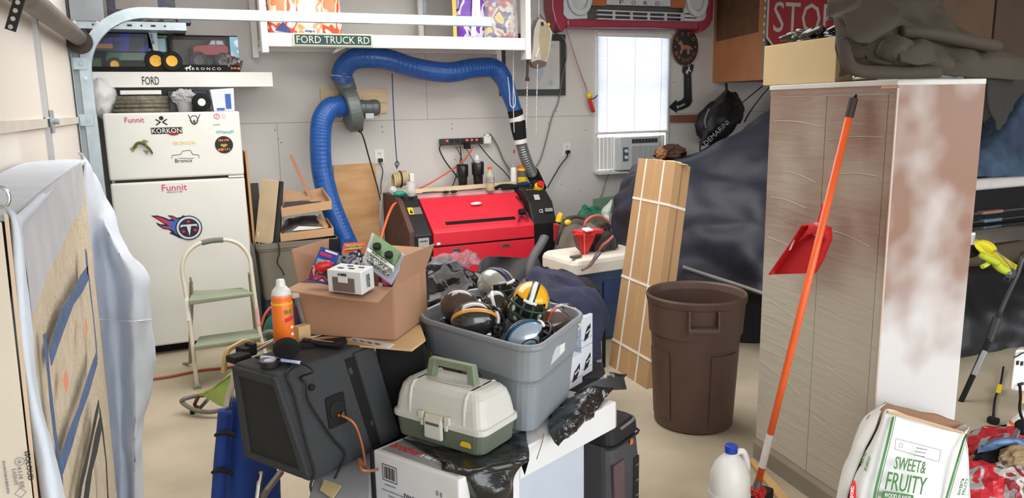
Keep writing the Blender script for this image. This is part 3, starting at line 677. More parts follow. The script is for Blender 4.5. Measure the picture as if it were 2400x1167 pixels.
mk('hose', tube([(1.316,6.16,1.666),(1.22,6.1,1.664),(1.148,6.08,1.577),(1.122,6.08,1.415),(1.121,6.08,1.184),(1.157,6.05,0.951),(1.212,6,0.75),(1.274,5.95,0.565),(1.341,5.85,0.354)], 0.082, 24, 14, rib=.016), bluh, h2, smooth=False)
mk('hose_clamp', tube([Vector((1.309,6.16,1.666))+Vector((.0,math.cos(a)*.087,math.sin(a)*.087)) for a in [i*PI/8 for i in range(16)]], .006, 6, 2, closed=True), chrome, h2)
rc = thing('hose_reducer', 'black rubber reducer with white tape bands below the blue hose', 'connector', (2.87,6.1,1.3))
P_ = [Vector(p) for p in [(2.792,6.1,1.62),(2.8,6.1,1.569),(2.815,6.1,1.526),(2.822,6.1,1.467),(2.837,6.1,1.372),(2.844,6.1,1.335)]]
mk('collar', cyl(P_[0],P_[1]+(P_[2]-P_[1])*.3,.066,.064,24), blackm, rc); mk('tape_band', cyl(P_[1],P_[2],.067,n=24), whitep, rc)
mk('collar', cyl(P_[2],P_[3],.068,.066,24), blackm, rc); mk('collar', cyl(P_[3],P_[4],.066,.056,24), blackm, rc); mk('tape_band', cyl(P_[4],P_[5],.058,n=24), whitep, rc)
fd = thing('flex_duct', 'grey ribbed flexible duct running down behind the red machine', 'duct', (2.95,6.1,.9))
mk('duct', tube([(2.844,6.1,1.342),(2.872,6.1,1.245),(2.925,6.12,1.13),(2.984,6.15,1.042),(3.042,6.2,0.966)], .052, 18, 12, rib=.12), M('duct_grey',(128,130,130),.35,.5), fd, smooth=False)
mk('duct_boot', tube([(2.971,6.14,1.07),(3.042,6.2,0.985),(3.1,6.25,0.912)], .06, 16, 4), blackm, fd)
# white loop cord hanging on the hose
top('cord', tube([(2.685,6,1.895),(2.698,6,1.773),(2.704,6,1.667),(2.735,6,1.642),(2.752,6,1.698),(2.738,6,1.808),(2.732,6,1.895)], .004, 6, 6), whitep, 'white looped cord hanging over the blue hose', 'cord', smooth=True)

# ---------------- wall items ----------------
top('plywood_sheet', hexa([(1.27,6.30,0),(1.62,6.30,0),(1.62,6.318,0),(1.27,6.318,0)], [(1.27,6.375,1.20),(1.62,6.375,1.205),(1.62,6.393,1.205),(1.27,6.393,1.20)]), plyw, 'knotty plywood sheet leaning against the wall behind the hose', 'plywood')
t = thing('picture_frame', 'dark framed map picture on the wall beside the hanging shelf', 'picture', (3.1,WY,1.75))
mk('frame', join(bb(2.78,WY-.03,1.745,3.435,WY,1.80), bb(2.78,WY-.03,2.23,3.435,WY,2.285), bb(2.78,WY-.03,1.80,2.835,WY,2.23), bb(3.38,WY-.03,1.80,3.435,WY,2.23)), M('frame_dark',(52,54,58),.4), t, bev=.004)
mk('mat_board', bb(2.835,WY-.012,1.80,3.38,WY-.008,2.23), M('mat_cream',(206,200,190),.7), t)
mk('print', bb(2.86,WY-.016,1.83,3.34,WY-.0125,2.20), MP('map_print',[(150,172,200),(196,194,190),(206,200,192),(170,184,204),(200,184,178)],3,.3), t)
mk('pane', bb(2.835,WY-.02,1.80,3.38,WY-.018,2.23), M('frame_glass',(250,250,250),.05,alpha=.12,var=0), t)
# power strip
ps = thing('power_strip', 'black power strip with red lights mounted on the wall', 'power strip', (2.35,WY,1.36))
pa, pb_ = Vector((2.193,6.36,1.359)), Vector((2.587,6.36,1.357))
mk('housing', box((pa+pb_)/2, ((pb_-pa).length,.05,.055)), M('strip_black',(48,46,48),.5), ps, bev=.004)
for k in range(6):
    x = pa.x+.10+k*.052; mk('socket', bb(x-.018,6.331,1.345,x+.018,6.335,1.383), ink, ps)
for x in (pa.x+.055,pa.x+.24,pa.x+.285,pa.x+.33): mk('red_light', bb(x-.009,6.327,1.362,x+.009,6.333,1.376), M('red_lamp',(255,60,50),.3,emit=1.5), ps)
top('plug_adapter', join(bb(2.59,6.32,1.33,2.66,WY,1.40), cyl((2.625,6.33,1.39),(2.625,6.33,1.42),.02,n=12)), whitep, 'white plug adapter at the right end of the power strip', 'adapter', bev=.008)
top('plug', box((2.421,6.3,1.324),(.05,.05,.06)), blackm, 'black plug block below the power strip', 'plug', bev=.006)
def cord(pts, r, mat, lab, name='cord', cat='cable', k=6, **kw): return top(name, tube(pts, r, 6, k), mat, lab, cat, smooth=True, **kw)
bc_ = M('black_cable',(34,34,36),.6); gc = M('grey_cable',(120,116,108),.6); oc = M('orange_cable',(222,96,62),.5)
cord([(2.201,6.33,1.342),(2.176,6.33,1.299),(2.227,6.32,1.187),(2.321,6.3,1.054),(2.321,6.2,0.97)], .006, bc_, 'black cable hanging from the left end of the power strip')
cord([(2.365,6.33,1.321),(2.37,6.33,1.217),(2.322,6.32,1.071),(2.235,6.2,0.982)], .005, bc_, 'black cable dropping from the middle of the power strip')
cord([(2.325,6.33,1.319),(2.366,6.32,1.236),(2.376,6.3,1.163),(2.384,6.25,1.129)], .004, bc_, 'thin black cable ending behind the left tumbler')
cord([(2.42,6.31,1.29),(2.462,6.31,1.214),(2.512,6.31,1.145)], .003, bc_, 'thin black cable to the upright white light')
cord([(2.477,6.31,1.314),(2.455,6.31,1.27),(2.377,6.3,1.189),(2.239,6.25,1.117),(2.045,6.2,1.029),(1.915,6.15,0.987),(1.813,6,0.976)], .007, oc, 'orange extension cord sagging from the power strip to the machine top', cat='cable')
cord([(2.541,6.33,1.33),(2.652,6.33,1.198),(2.761,6.3,1.088),(2.812,6.25,1.005)], .005, bc_, 'black cable sagging right from the power strip')
cord([(2.612,6.37,1.401),(2.666,6.37,1.414),(2.734,6.37,1.314),(2.794,6.37,1.178),(2.851,6.36,1.08),(2.856,6.3,0.988)], .006, gc, 'grey cable curving over from the white adapter')
cord([(3.42,6.35,1.227),(3.443,6.36,1.186),(3.375,6.36,1.113),(3.302,6.35,1.019),(3.2,6.3,0.91)], .006, bc_, 'black cable from the right hand outlet down behind the machine')
cord([(3.126,6.3,2.458),(3.322,6.37,2.305),(3.418,6.37,2.251),(3.438,6.36,2.1),(3.402,6.36,1.948),(3.379,6.36,1.834),(3.353,6.37,1.681),(3.295,6.37,1.566),(3.236,6.37,1.374),(3.172,6.37,1.181),(3.104,6.35,1.099)], .005, gc, 'long grey cable trailing down past the picture frame')
cord([(1.645,6.35,1.222),(1.679,6.37,1.137),(1.659,6.37,1.03),(1.637,6.3,0.947)], .004, bc_, 'thin black cable from the left outlet to the machine')
cord([(1.453,6.15,1.61),(1.436,6.15,1.554),(1.474,6.15,1.502),(1.449,6.15,1.469),(1.426,6.15,1.504),(1.483,6.2,1.44),(1.551,6.3,1.254),(1.61,6.3,1.003),(1.604,6.2,0.906)], .006, bc_, 'black blower cable with a loop hanging down the wall')
cord([(3.907,6.35,1.028),(3.867,6.37,0.926),(3.811,6.37,0.785),(3.708,6.3,0.717)], .004, gc, 'grey cable hanging below the air conditioner')
# hanging hook cord and coil
t = thing('bungee_cord', 'thin blue cord with a hook hanging from the blue hose', 'cord', (1.751,6.2,1.494))
mk('line', tube([(1.75,6.2,1.931),(1.748,6.2,1.666),(1.752,6.2,1.355),(1.757,6.2,1.222)], .0045, 6, 2), M('blue_cord',(40,70,110),.6), t)
mk('hook', tube([(1.757,6.2,1.222),(1.741,6.2,1.202),(1.754,6.2,1.173),(1.774,6.2,1.2),(1.76,6.2,1.222),(1.754,6.2,1.159)], .004, 6, 5), M('dark_hook',(40,52,66),.4,.5), t)
t = thing('wire_coil', 'coil of tan wire hung from the blue cord hook', 'coil', (1.768,6.2,1.08))
cc_ = Vector((1.773,6.18,1.075)); ax = Vector((1,0,.22)).normalized()
for k in range(7):
    mk('winding', tube([cc_+ax*(-.055+.018*k)+Z*.055*math.cos(a)+Y*.05*math.sin(a) for a in [i*PI/7 for i in range(14)]], .009, 6, 2, closed=True), M('tan_wire',(196,178,138),.6,var=.1), t)
mk('binding', tube([cc_+ax*.0+Z*.066*math.cos(a)+Y*.06*math.sin(a) for a in [i*PI/6 for i in range(12)]], .006, 6, 2, closed=True), ink, t)
mk('tail', tube([(1.693,6.15,1.081),(1.644,6.15,1.042),(1.617,6.15,0.998),(1.594,6.15,0.894),(1.576,6.15,0.737)], .005, 6, 4), M('tan_wire',(196,178,138),.6), t)
mk('plug_end', box(cc_+Vector((.09,-.02,.01)), (.04,.05,.07)), whitep, t, bev=.006)

# signs right of the window
t = thing('round_sign', 'round black metal sign with copper horse and FORD BRONCO lettering', 'sign', (4.79,WY,2.0))
rc0 = Vector((4.766,6.38,2.197)); copper = M('copper_ink',(176,120,92),.5)
mk('disc', extr(circ(.157,40,.97,1.13), rc0, X, Z, .008), M('sign_black',(40,38,38),.5), t)
mk('rim', ring(.148,.157,rc0-Y*.001,X,Z,.004,40,1.16), copper, t)
for s_, a0 in (('FORD', 150), ('BRONCO', 215)):
    n_ = len(s_)
    for i, ch in enumerate(s_):
        a = math.radians(145-i*110/3) if s_=='FORD' else math.radians(210+i*120/5)
        c = rc0+X*.118*math.cos(a)+Z*.13*math.sin(a)-Y*.009
        uu = Vector((math.sin(a),0,-math.cos(a))) if s_=='FORD' else Vector((-math.sin(a),0,math.cos(a)))
        txt(ch, c, uu, Vector((-uu.z,0,uu.x)), .034,.036, copper, t)
for a in (0, PI): mk('star', extr(star(.014,cx=.12*math.cos(a)), rc0-Y*.009, X, Z, .001), copper, t)
horse_at(rc0-Y*.0095, X, Z, .17, copper, t, flip=-1)
t = thing('arrow_sign', 'black curved arrow sign with white horse pointing left to the window', 'sign', (4.8,WY,1.6))
k2 = Vector((4.817,6.385,1.807))
J = [(4.754,6.385,2.005),(4.785,6.385,2.026),(4.821,6.385,2.006),(4.857,6.385,2.035),(4.883,6.385,2.027),(4.874,6.385,1.969),(4.854,6.385,1.944),(4.873,6.385,1.669),(4.843,6.385,1.627),(4.761,6.385,1.595),(4.689,6.385,1.584),(4.69,6.385,1.563),(4.596,6.385,1.619),(4.681,6.385,1.688),(4.687,6.385,1.667),(4.753,6.385,1.687),(4.778,6.385,1.712),(4.772,6.385,1.931),(4.751,6.385,1.96)]
mk('plate', (J+[Vector(p)+Y*.008 for p in J], [tuple(range(19)), tuple(range(37,18,-1))]+[(i,i+19,(i+1)%19+19,(i+1)%19) for i in range(19)]), M('sign_black2',(32,38,42),.4), t)
horse_at((4.81,6.382,1.972), Vector((1,0,.6)), Vector((-.6,0,1)), .075, inkw, t)
txt('Bronco', (4.737,6.382,1.633), Vector((1,0,.35)), Vector((-.35,0,1)), .10,.03, inkw, t)
for k in range(3): mk('star', extr(star(.009), Vector((4.818,6.382,1.886))-Z*.029*k, X, Z, .001), inkg, t)

# toy fishing rod on the wall
t = thing('toy_fishing_rod', 'toy fishing rod with red handle and yellow reel left of the window', 'fishing rod', (3.66,6.3,1.695))
mk('rod', tube([(3.41,6.33,2.359),(3.519,6.33,2.061),(3.64,6.33,1.773)], lambda f:.003+.003*f, 6, 2), M('pink_rod',(190,120,120),.5), t)
mk('reel', ell((3.657,6.32,1.738),(.028,.025,.03),16,10), yellowp, t, smooth=True)
mk('handle', tube([(3.653,6.32,1.707),(3.676,6.32,1.645),(3.699,6.32,1.589)], .019, 10, 3), redp, t, smooth=True)
mk('crank', tube([(3.664,6.3,1.707),(3.7,6.3,1.714),(3.728,6.3,1.741)], .005, 6, 2), ink, t)
# rechargeable lamp hanging from the ceiling next to the shelf
t = thing('cord_reel', 'beige and white cord reel housing hanging right of the white shelf', 'cord reel', (2.957,5.9,2.203))
rb = [(2.927,5.9,2.366),(2.983,5.9,2.354),(3.03,5.9,2.307),(3.061,5.9,2.253),(3.036,5.9,2.101),(3.003,5.9,1.996),(2.923,5.9,1.961),(2.86,5.9,1.988),(2.848,5.9,2.009),(2.877,5.9,2.133),(2.887,5.9,2.27)]
n = len(rb); mk('housing', (rb+[Vector(p)+Y*.10 for p in rb], [tuple(range(n)), tuple(range(2*n-1,n-1,-1))]+[(i,i+n,(i+1)%n+n,(i+1)%n) for i in range(n)]), M('reel_white',(196,190,180),.4), t, bev=.01)
rb = [(2.948,5.895,2.339),(3.011,5.895,2.306),(3.039,5.895,2.245),(3.009,5.895,2.072),(2.984,5.895,2.01),(2.945,5.895,2.03),(2.931,5.895,2.202)]; n=len(rb)
mk('face_plate', (rb+[Vector(p)+Y*.012 for p in rb], [tuple(range(n)), tuple(range(2*n-1,n-1,-1))]+[(i,i+n,(i+1)%n+n,(i+1)%n) for i in range(n)]), M('reel_khaki',(172,158,126),.5), t, bev=.003)
rb = [(2.849,5.893,2.008),(2.92,5.893,2.03),(2.999,5.893,2.01),(2.983,5.893,1.975),(2.919,5.893,1.957),(2.864,5.893,1.974)]; n=len(rb)
mk('bottom_cap', (rb+[Vector(p)+Y*.03 for p in rb], [tuple(range(n)), tuple(range(2*n-1,n-1,-1))]+[(i,i+n,(i+1)%n+n,(i+1)%n) for i in range(n)]), M('reel_brown',(96,80,72),.5), t)
mk('badge', box((2.959,5.893,2.319),(.022,.004,.03)), ink, t)
mk('trigger', slab([(2.919,5.888,2.133),(2.93,5.888,2.126),(2.898,5.888,2.043),(2.886,5.888,2.057)],.01), whitep, t)
mk('hanger', tube([(2.941,5.92,2.369),(2.943,5.92,2.484),(2.945,5.92,2.646)], .006, 6, 1), steel, t)
mk('cord_loop', tube([(2.918,5.88,2.37),(2.878,5.88,2.295),(2.853,5.88,2.182),(2.842,5.88,2.011)],.005,6,4), M('grey_cord',(90,90,86),.6), t)
mk('yellow_tag', extr(star(.018), (3.012,5.88,2.315), X, Z, .002), yellowp, t)
for i,(x,y0,y1) in enumerate(((1236,190,330),(1260,135,315),)):
    t = thing('pull_chain', ['pale chain hanging below the right post of the white shelf','pale chain hanging below the beige cord reel'][i], 'chain', (2.3,5.85,1.8))
    mk('chain', tube([Vector((2.795,5.85,1.862)),Vector((2.788,5.85,1.682)),Vector((2.781,5.85,1.473))] if i==0 else [Vector((2.89,5.85,1.993)),Vector((2.879,5.85,1.716)),Vector((2.871,5.85,1.428))], .006, 6, 14, rib=.45), M('chain_white',(200,196,190),.4,.3), t)
top('gate_latch', join(cyl((2.782,5.8,2.074),(2.767,5.8,1.867),.010), box((2.771,5.8,1.867),(.03,.02,.03))), M('dark_bracket',(50,50,50),.5,.3), 'dark metal latch bar hanging under the right post of the white shelf', 'latch')
top('string', tube([(2.695,5.9,2.123),(2.691,5.9,1.905),(2.686,5.9,1.684),(2.69,5.9,1.439)],.003,5,2), whitep, 'thin white pull string in front of the blue hose', 'string')
top('pull_tip', ell((2.823,6.2,1.261),(.008,.008,.02),8,6), redp, 'small red pull tip above the flexible duct', 'pull tip')

# ---------------- red truck grille on the wall ----------------
t = thing('truck_grille', 'red truck front with white FORD grille hung above the window', 'grille', (4.2,WY,2.3))
gm = M('grille_red', (158,52,72), .35, coat=.4, var=.06); gw = M('grille_white',(214,218,222),.4)
y0 = 6.22
def gl(l): return [Vector(p) for p in l]
out = [(3.225,6.22,2.56),(3.229,6.22,2.47),(3.253,6.22,2.374),(3.295,6.22,2.309),(3.329,6.22,2.292),(3.351,6.22,2.303),(3.372,6.22,2.337),(3.678,6.22,2.337),(4.135,6.22,2.341),(4.616,6.22,2.352),(4.807,6.22,2.349),(4.808,6.22,2.317),(4.878,6.22,2.339),(4.937,6.22,2.388),(4.971,6.22,2.449),(4.98,6.22,2.627),(4.981,6.22,2.863),(3.215,6.22,2.773)]
n = len(out)
inn = [(3.335,6.22,2.564),(3.339,6.22,2.441),(3.381,6.22,2.406),(4.814,6.22,2.424),(4.889,6.22,2.442),(4.913,6.22,2.483),(4.91,6.22,2.859),(3.332,6.22,2.779)]
# frame built as bottom sill + two cheeks
def plate(pts, dep, mat, name, par, dy=0, bev=0):
    P=[Vector(p)+Y*dy for p in pts]; k=len(P); return mk(name, (P+[p+Y*dep for p in P], [tuple(range(k)), tuple(range(2*k-1,k-1,-1))]+[(i,i+k,(i+1)%k+k,(i+1)%k) for i in range(k)]), mat, par, bev=bev)
plate([(3.215,6.22,2.773),(3.221,6.22,2.488),(3.253,6.22,2.374),(3.295,6.22,2.309),(3.329,6.22,2.292),(3.355,6.22,2.325),(3.372,6.22,2.355),(3.377,6.22,2.403),(3.334,6.22,2.441),(3.332,6.22,2.779)], .16, gm, 'cheek', t, bev=.012)
plate([(3.37,6.215,2.402),(3.37,6.215,2.336),(3.675,6.215,2.336),(4.613,6.215,2.352),(4.803,6.215,2.348),(4.81,6.215,2.424)], .16, gm, 'lower_sill', t, bev=.012)
plate([(4.814,6.22,2.424),(4.808,6.22,2.317),(4.878,6.22,2.339),(4.937,6.22,2.388),(4.971,6.22,2.449),(4.98,6.22,2.627),(4.981,6.22,2.863),(4.92,6.22,2.86),(4.913,6.22,2.483),(4.889,6.22,2.442)], .16, gm, 'cheek', t, bev=.012)
plate([(3.386,6.32,2.797),(3.388,6.32,2.454),(3.431,6.32,2.415),(4.902,6.32,2.433),(4.968,6.32,2.451),(4.998,6.32,2.496),(4.999,6.32,2.879)], .03, M('grille_dark',(104,104,100),.7), 'backing', t)
plate([(3.348,6.25,2.784),(3.351,6.25,2.445),(3.393,6.25,2.406),(3.594,6.25,2.416),(3.593,6.25,2.797)], .03, gw, 'headlight_panel', t, bev=.004)
plate([(4.644,6.25,2.85),(4.657,6.25,2.423),(4.863,6.25,2.425),(4.913,6.25,2.442),(4.942,6.25,2.487),(4.944,6.25,2.866)], .03, gw, 'headlight_panel', t, bev=.004)
for c in (Vector((3.501,6.24,2.595)),Vector((4.783,6.24,2.622))):
    mk('headlight_ring', join(ring(.085,.125,c,X,Z,.03,32,1.25)), gw, t, bev=.006)
    mk('headlight_bowl', lathe([(.001,.05),(.05,.035),(.09,.0)], c+Y*.03, 28, Matrix.Rotation(-PI/2,4,'X')@Matrix.Scale(1,4)), M('bowl_grey',(150,150,146),.3,.6,var=.25,scale=12), t, smooth=True)
plate([(3.63,6.23,2.796),(3.631,6.23,2.529),(3.782,6.23,2.531),(3.78,6.23,2.803)], .04, M('amber_board',(190,112,62),.5), 'marker_lamp', t, bev=.004)
plate([(4.484,6.23,2.839),(4.491,6.23,2.54),(4.648,6.23,2.542),(4.639,6.23,2.847)], .04, M('amber_board',(190,112,62),.5), 'marker_lamp', t, bev=.004)
plate([(3.783,6.235,2.804),(3.785,6.235,2.542),(4.485,6.235,2.552),(4.487,6.235,2.84)], .03, gw, 'letter_bar', t, bev=.003)
for ch, pc in (('F',(3.942,6.233,2.57)),('O',(4.07,6.233,2.571)),('R',(4.201,6.233,2.572)),('D',(4.334,6.233,2.574))):
    txt(ch, pc, X, Z, .045,.032, M('maroon_ink',(110,50,64),.5), t)
for i in range(4):
    mk('grille_bar', bb(3.70,6.25,2.487-i*.037,4.80,6.29,2.50-i*.037), gw, t, bev=.002)
for k in range(5): mk('grille_post', bb(3.865+k*.19,6.245,2.365,3.883+k*.19,6.275,2.50), gw, t, bev=.002)

# ---------------- wooden cabinet, stop sign ----------------
t = thing('plywood_cabinet', 'stained birch plywood wall cabinet with a slotted metal front edge', 'cabinet', (5.5,6,1.86))
bir = M('birch_stained', (196,130,82), .5, rgb2=(176,112,68), scale=5, stretch=(1,1,.5))
mk('side_panel', bb(5.13,5.70,1.855,5.155,WY,2.75), bir, t)
mk('bottom_panel', bb(5.155,5.70,1.855,6.4,WY,1.88), bir, t)
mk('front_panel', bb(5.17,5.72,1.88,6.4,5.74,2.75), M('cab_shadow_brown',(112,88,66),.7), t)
mk('edge_strip', join(bb(5.128,5.665,1.855,5.16,5.70,2.75)), M('slot_angle',(150,136,116),.5,.3), t)
for k in range(7): mk('edge_slot', bb(5.1265,5.675,2.2+k*.07,5.1285,5.69,2.225+k*.07), inkw, t)
mk('stain', extr([(-.3,0),(.3,.04),(.3,.5),(-.3,.5)], (5.1285,6.06,2.25), -Y, Z, -.001), M('dark_stain',(120,88,62),.6,var=.4,scale=14,alpha=.55), t)
t = thing('stop_sign', 'red octagonal STOP sign on the front of the wooden cabinet', 'sign', (5.5,5.6,2.1))
oc_ = [(.48*math.cos(PI/8+k*PI/4),.48*math.sin(PI/8+k*PI/4)) for k in range(8)]
sc_ = Vector((5.095,5.62,2.228))+X*.4435+Z*.184
mk('border', extr(oc_, sc_, X, Z, .004), M('sign_white',(214,206,202),.5), t)
mk('face', extr([(x*.955,y*.955) for x,y in oc_], sc_-Y*.003, X, Z, .003), M('stop_red',(176,44,50),.5), t)
txt('STOP', sc_-Y*.007+Z*.0, X, Z, .74,.27, M('sign_white',(214,206,202),.5), t)

# black bag hanging on the wall behind the covered car
t = thing('gear_bag', 'black gear bag with white lettering hanging under the wooden cabinet', 'bag', (5.0,6.2,1.35))
Bg = [(4.937,6.3,1.407),(4.838,6.2,1.245),(4.889,6.1,1.255),(5.065,6.1,1.407),(5.335,6.2,1.441)], [(4.895,6.25,1.492),(4.754,6,1.357),(4.839,5.95,1.396),(5.041,5.98,1.471),(5.385,6.2,1.533)], [(4.943,6.25,1.596),(4.799,6,1.517),(4.884,5.95,1.555),(5.06,5.98,1.613),(5.393,6.2,1.6)], [(5.095,6.28,1.706),(4.951,6.05,1.663),(4.988,6.02,1.675),(5.075,6.05,1.674),(5.349,6.25,1.716)], [(5.251,6.33,1.79),(5.165,6.2,1.771),(5.175,6.2,1.771),(5.246,6.22,1.754),(5.371,6.33,1.764)]
bagm = M('nylon_black',(30,30,32),.45,bump=.1,var=.2)
mk('body', grid([[Vector(p) for p in r] for r in Bg], 6, 6, .012, 9, 2), bagm, t, sol=.01, smooth=True)
mk('side_bulk', blob((5.08,6.24,1.47), (.26,.11,.2), .12, 4, m=Matrix.Rotation(-.6,4,'Y'), seed=4), bagm, t, smooth=True)
mk('hanging_strap', tube([(5.223,6.3,1.844),(5.231,6.3,1.79),(5.156,6.2,1.717)], .012, 6, 2), bagm, t)
mk('strap', tube([(5.387,5.95,1.812),(5.231,6,1.684),(5.028,5.97,1.565),(4.903,5.97,1.474)], .012, 6, 3, flat=.4), bagm, t)
mk('strap', tube([(5.509,5.95,1.831),(5.416,6,1.71),(5.323,6.05,1.559),(5.302,6.1,1.464)], lambda f:.010+.008*f, 6, 3, flat=.4), bagm, t)
mk('side_stripe', tube([(4.765,5.98,1.597),(4.718,5.98,1.498),(4.736,5.98,1.418)], .012, 6, 3, flat=.4), M('grey_stripe',(110,110,114),.5), t)
txt('DEMARINI', (4.819,5.93,1.372), (Vector((4.952,5.93,1.478))-Vector((4.687,5.93,1.276))), (Vector((4.772,5.93,1.418))-Vector((4.824,5.93,1.372))), .34,.05, M('grey_letters',(176,172,166),.6), t)
mk('lower_strap', tube([(4.764,6.1,1.292),(4.767,6.1,1.189)], .008, 6, 1), bagm, t)

# ---------------- red laser cutter ----------------
def prof(x0, x1, P):
    n=len(P); return ([(x0,y,z) for y,z in P]+[(x1,y,z) for y,z in P], [tuple(range(n)), tuple(range(2*n-1,n-1,-1))]+[(i,i+n,(i+1)%n+n,(i+1)%n) for i in range(n)])
lr = M('laser_red', (226,42,62), .4, var=.03, coat=.15); lk = M('laser_black', (26,26,28), .45)
lc = thing('laser_cutter', 'red and black laser cutter against the wall under the blue hose', 'machine', (2.3,5.9,.0))
mk('side_cabinet', prof(1.66,1.70,[(6.33,.30),(6.33,.955),(5.95,.955),(5.88,.93),(5.60,.72),(5.60,.30)]), M('laser_side_brown',(92,62,56),.6,var=.2), lc)
mk('left_housing', prof(1.70,1.84,[(6.33,.30),(6.33,.955),(5.97,.955),(5.90,.925),(5.59,.69),(5.585,.30)]), lk, lc, bev=.006)
mk('right_housing', prof(2.71,2.93,[(6.33,.30),(6.33,.965),(5.97,.965),(5.80,.955),(5.68,.87),(5.60,.70),(5.585,.30)]), lk, lc, bev=.01)
mk('lid', prof(1.845,2.705,[(5.94,.935),(5.90,.93),(5.60,.725),(5.57,.70),(5.57,.60),(5.60,.60),(5.63,.70),(5.92,.90)]), lr, lc, bev=.004)
mk('deck', prof(1.845,2.705,[(6.33,.85),(6.33,.955),(5.95,.955),(5.93,.90)]), M('laser_deck',(190,150,150),.5,var=.15), lc)
mk('front_bar', bb(1.84,5.60,.585,2.71,5.62,.62), lk, lc)
mk('lower_panel', bb(1.84,5.575,.33,2.71,5.63,.585), lr, lc, bev=.004)
sl = (Vector((0,5.60,.725))-Vector((0,5.90,.93))).normalized(); nn = Vector((0,sl.z,-sl.y)).normalized()
if nn.z < 0: nn = -nn
def lidp(x, f): return Vector((x,5.90,.93))+(Vector((0,-.30,-.205)))*f
mk('lid_window', (lambda q: (q+[p+nn*.004 for p in q], list(QF)))([lidp(1.97,1.0)+Vector((0,.03,.015)),lidp(2.57,1.0)+Vector((0,.03,.015)),lidp(2.57,.80),lidp(1.97,.80)]), M('smoked',(30,22,24),.15), lc)
mk('lid_handle', ell(lidp(2.29,.33)+nn*.02,(.05,.018,.014),16,8), whitep, lc, smooth=True)
mk('emergency_base', cyl(Vector((2.88,5.86,.955))-Y*.02,Vector((2.88,5.82,.99)),.04,n=24), yellowp, lc)
mk('emergency_button', cyl((2.88,5.82,.985),(2.88,5.79,1.01),.025,.03,20), redp, lc)
for k in range(3): mk('key_switch', box((2.755+k*.028,5.80,.962),(.018,.012,.008)), M('olive_key',(120,110,40),.5), lc)
mk('white_tag', (lambda c:slab([c+X*-.025+Z*-.02+Y*-.01,c+X*.025+Z*-.02+Y*-.01,c+X*.025+Z*.02+Y*.02,c+X*-.025+Z*.02+Y*.02],.003))(Vector((2.80,5.705,.905))), M('tag_grey',(190,186,180),.5), lc)
txt('CE', (2.80,5.632,.80), X, Vector((0,.4,.9)), .035,.03, inkw, lc); mk('spec_plate', box((2.87,5.628,.805),(.07,.002,.03),0,-.4), inkg, lc)
c_ = Vector((1.77,5.71,.79))
def slp(x, t_): return Vector((x,5.90,.925))+Vector((0,-.31,-.235))*t_
ln = Vector((0,-.235,.31)).normalized()
mk('warning_panel', slab([slp(1.715,.42)+ln*.002,slp(1.825,.42)+ln*.002,slp(1.825,.22)+ln*.002,slp(1.715,.22)+ln*.002],.004), M('panel_silver',(120,118,116),.4), lc)
mk('warning_sticker', slab([slp(1.718,.42)+ln*.007,slp(1.758,.42)+ln*.007,slp(1.758,.22)+ln*.007,slp(1.718,.22)+ln*.007],.002), yellowp, lc)
mk('warning_triangle', (lambda a,b,c:([a,b,c,a+ln*.002,b+ln*.002,c+ln*.002],[(0,1,2),(5,4,3),(0,3,4,1),(1,4,5,2),(2,5,3,0)]))(slp(1.724,.39)+ln*.009,slp(1.752,.39)+ln*.009,slp(1.738,.27)+ln*.009), ink, lc)
mk('spec_label', box((1.765,5.578,.635),(.085,.003,.07)), M('label_silver',(176,176,176),.5), lc)
marks((1.765,5.575,.645), X, Z, .06,.012, ink, lc)
for x in (2.03,2.45): mk('keyhole_plate', box((x,5.572,.555),(.085,.004,.022)), M('plate_silver2',(150,136,140),.35,.5), lc); marks((x,5.568,.555), X, Z, .06,.012, ink, lc)
mk('latch', ell((1.88,5.565,.615),(.018,.01,.012),10,6), whitep, lc, smooth=True)
top('power_lead', tube([(2.677,5.85,0.908),(2.691,5.78,0.871),(2.695,5.74,0.846),(2.667,5.68,0.812),(2.605,5.6,0.78),(2.559,5.56,0.737)], .006, 6, 5), bc_, 'black lead trailing over the red lid to a small plug', 'cable', smooth=True)
top('plug_box', box((2.623,5.62,0.808),(.06,.04,.04),0,-.6), blackm, 'small black plug lying on the right side of the red lid', 'plug', bev=.004)
mk('red_sticker', box((2.66,5.60,.775),(.03,.004,.05),0,-.9), M('sticker_dark',(70,30,34),.5), lc)
top('machine_stand', join(*[bb(x,y,0,x+.05,y+.05,.30) for x in (1.68,2.86) for y in (5.62,6.25)]+[bb(1.66,5.59,.26,2.93,6.33,.30)]), blackm, 'black stand carrying the red laser cutter', 'stand')

# things on the machine
top('wood_strip', hexa([(1.66,6.02,.965),(2.80,6.12,.97),(2.80,6.15,.97),(1.66,6.05,.965)],[(1.66,6.02,.998),(2.80,6.12,1.003),(2.80,6.15,1.003),(1.66,6.05,.998)]), M('wood_strip',(226,206,170),.6), 'long pale wooden strip lying along the top of the red machine', 'wood strip')
def tumbler(c, h, r, lab, lid=chrome):
    t = thing('tumbler', lab, 'tumbler', c)
    mk('body', lathe([(r*.68,0),(r*.70,.01),(r*.78,h*.5),(r*.95,h*.55),(r,h*.95),(r*.96,h)], c, 24), M('tumbler_black',(24,24,28),.3,coat=.4), t, smooth=True, bev=.001)
    mk('rim', lathe([(r*.96,h),(r*.98,h+.006),(r*.9,h+.012),(.01,h+.01)], c, 24), lid, t, smooth=True)
tumbler((2.34,6.22,.956), .20, .052, 'shorter black tumbler on the red machine, left of the taller one', blackm)
tumbler((2.475,6.20,.956), .225, .056, 'taller black tumbler with a steel rim on the red machine')
t = thing('work_light', 'small translucent lamp standing up behind the black tumblers', 'lamp', (2.502,6.28,1.207))
mk('shade', lathe([(.012,0),(.02,.02),(.024,.05),(.018,.075),(.004,.085)], (2.5,6.28,1.158), 14), M('lamp_white',(238,240,244),.2,alpha=.8), t, smooth=True)
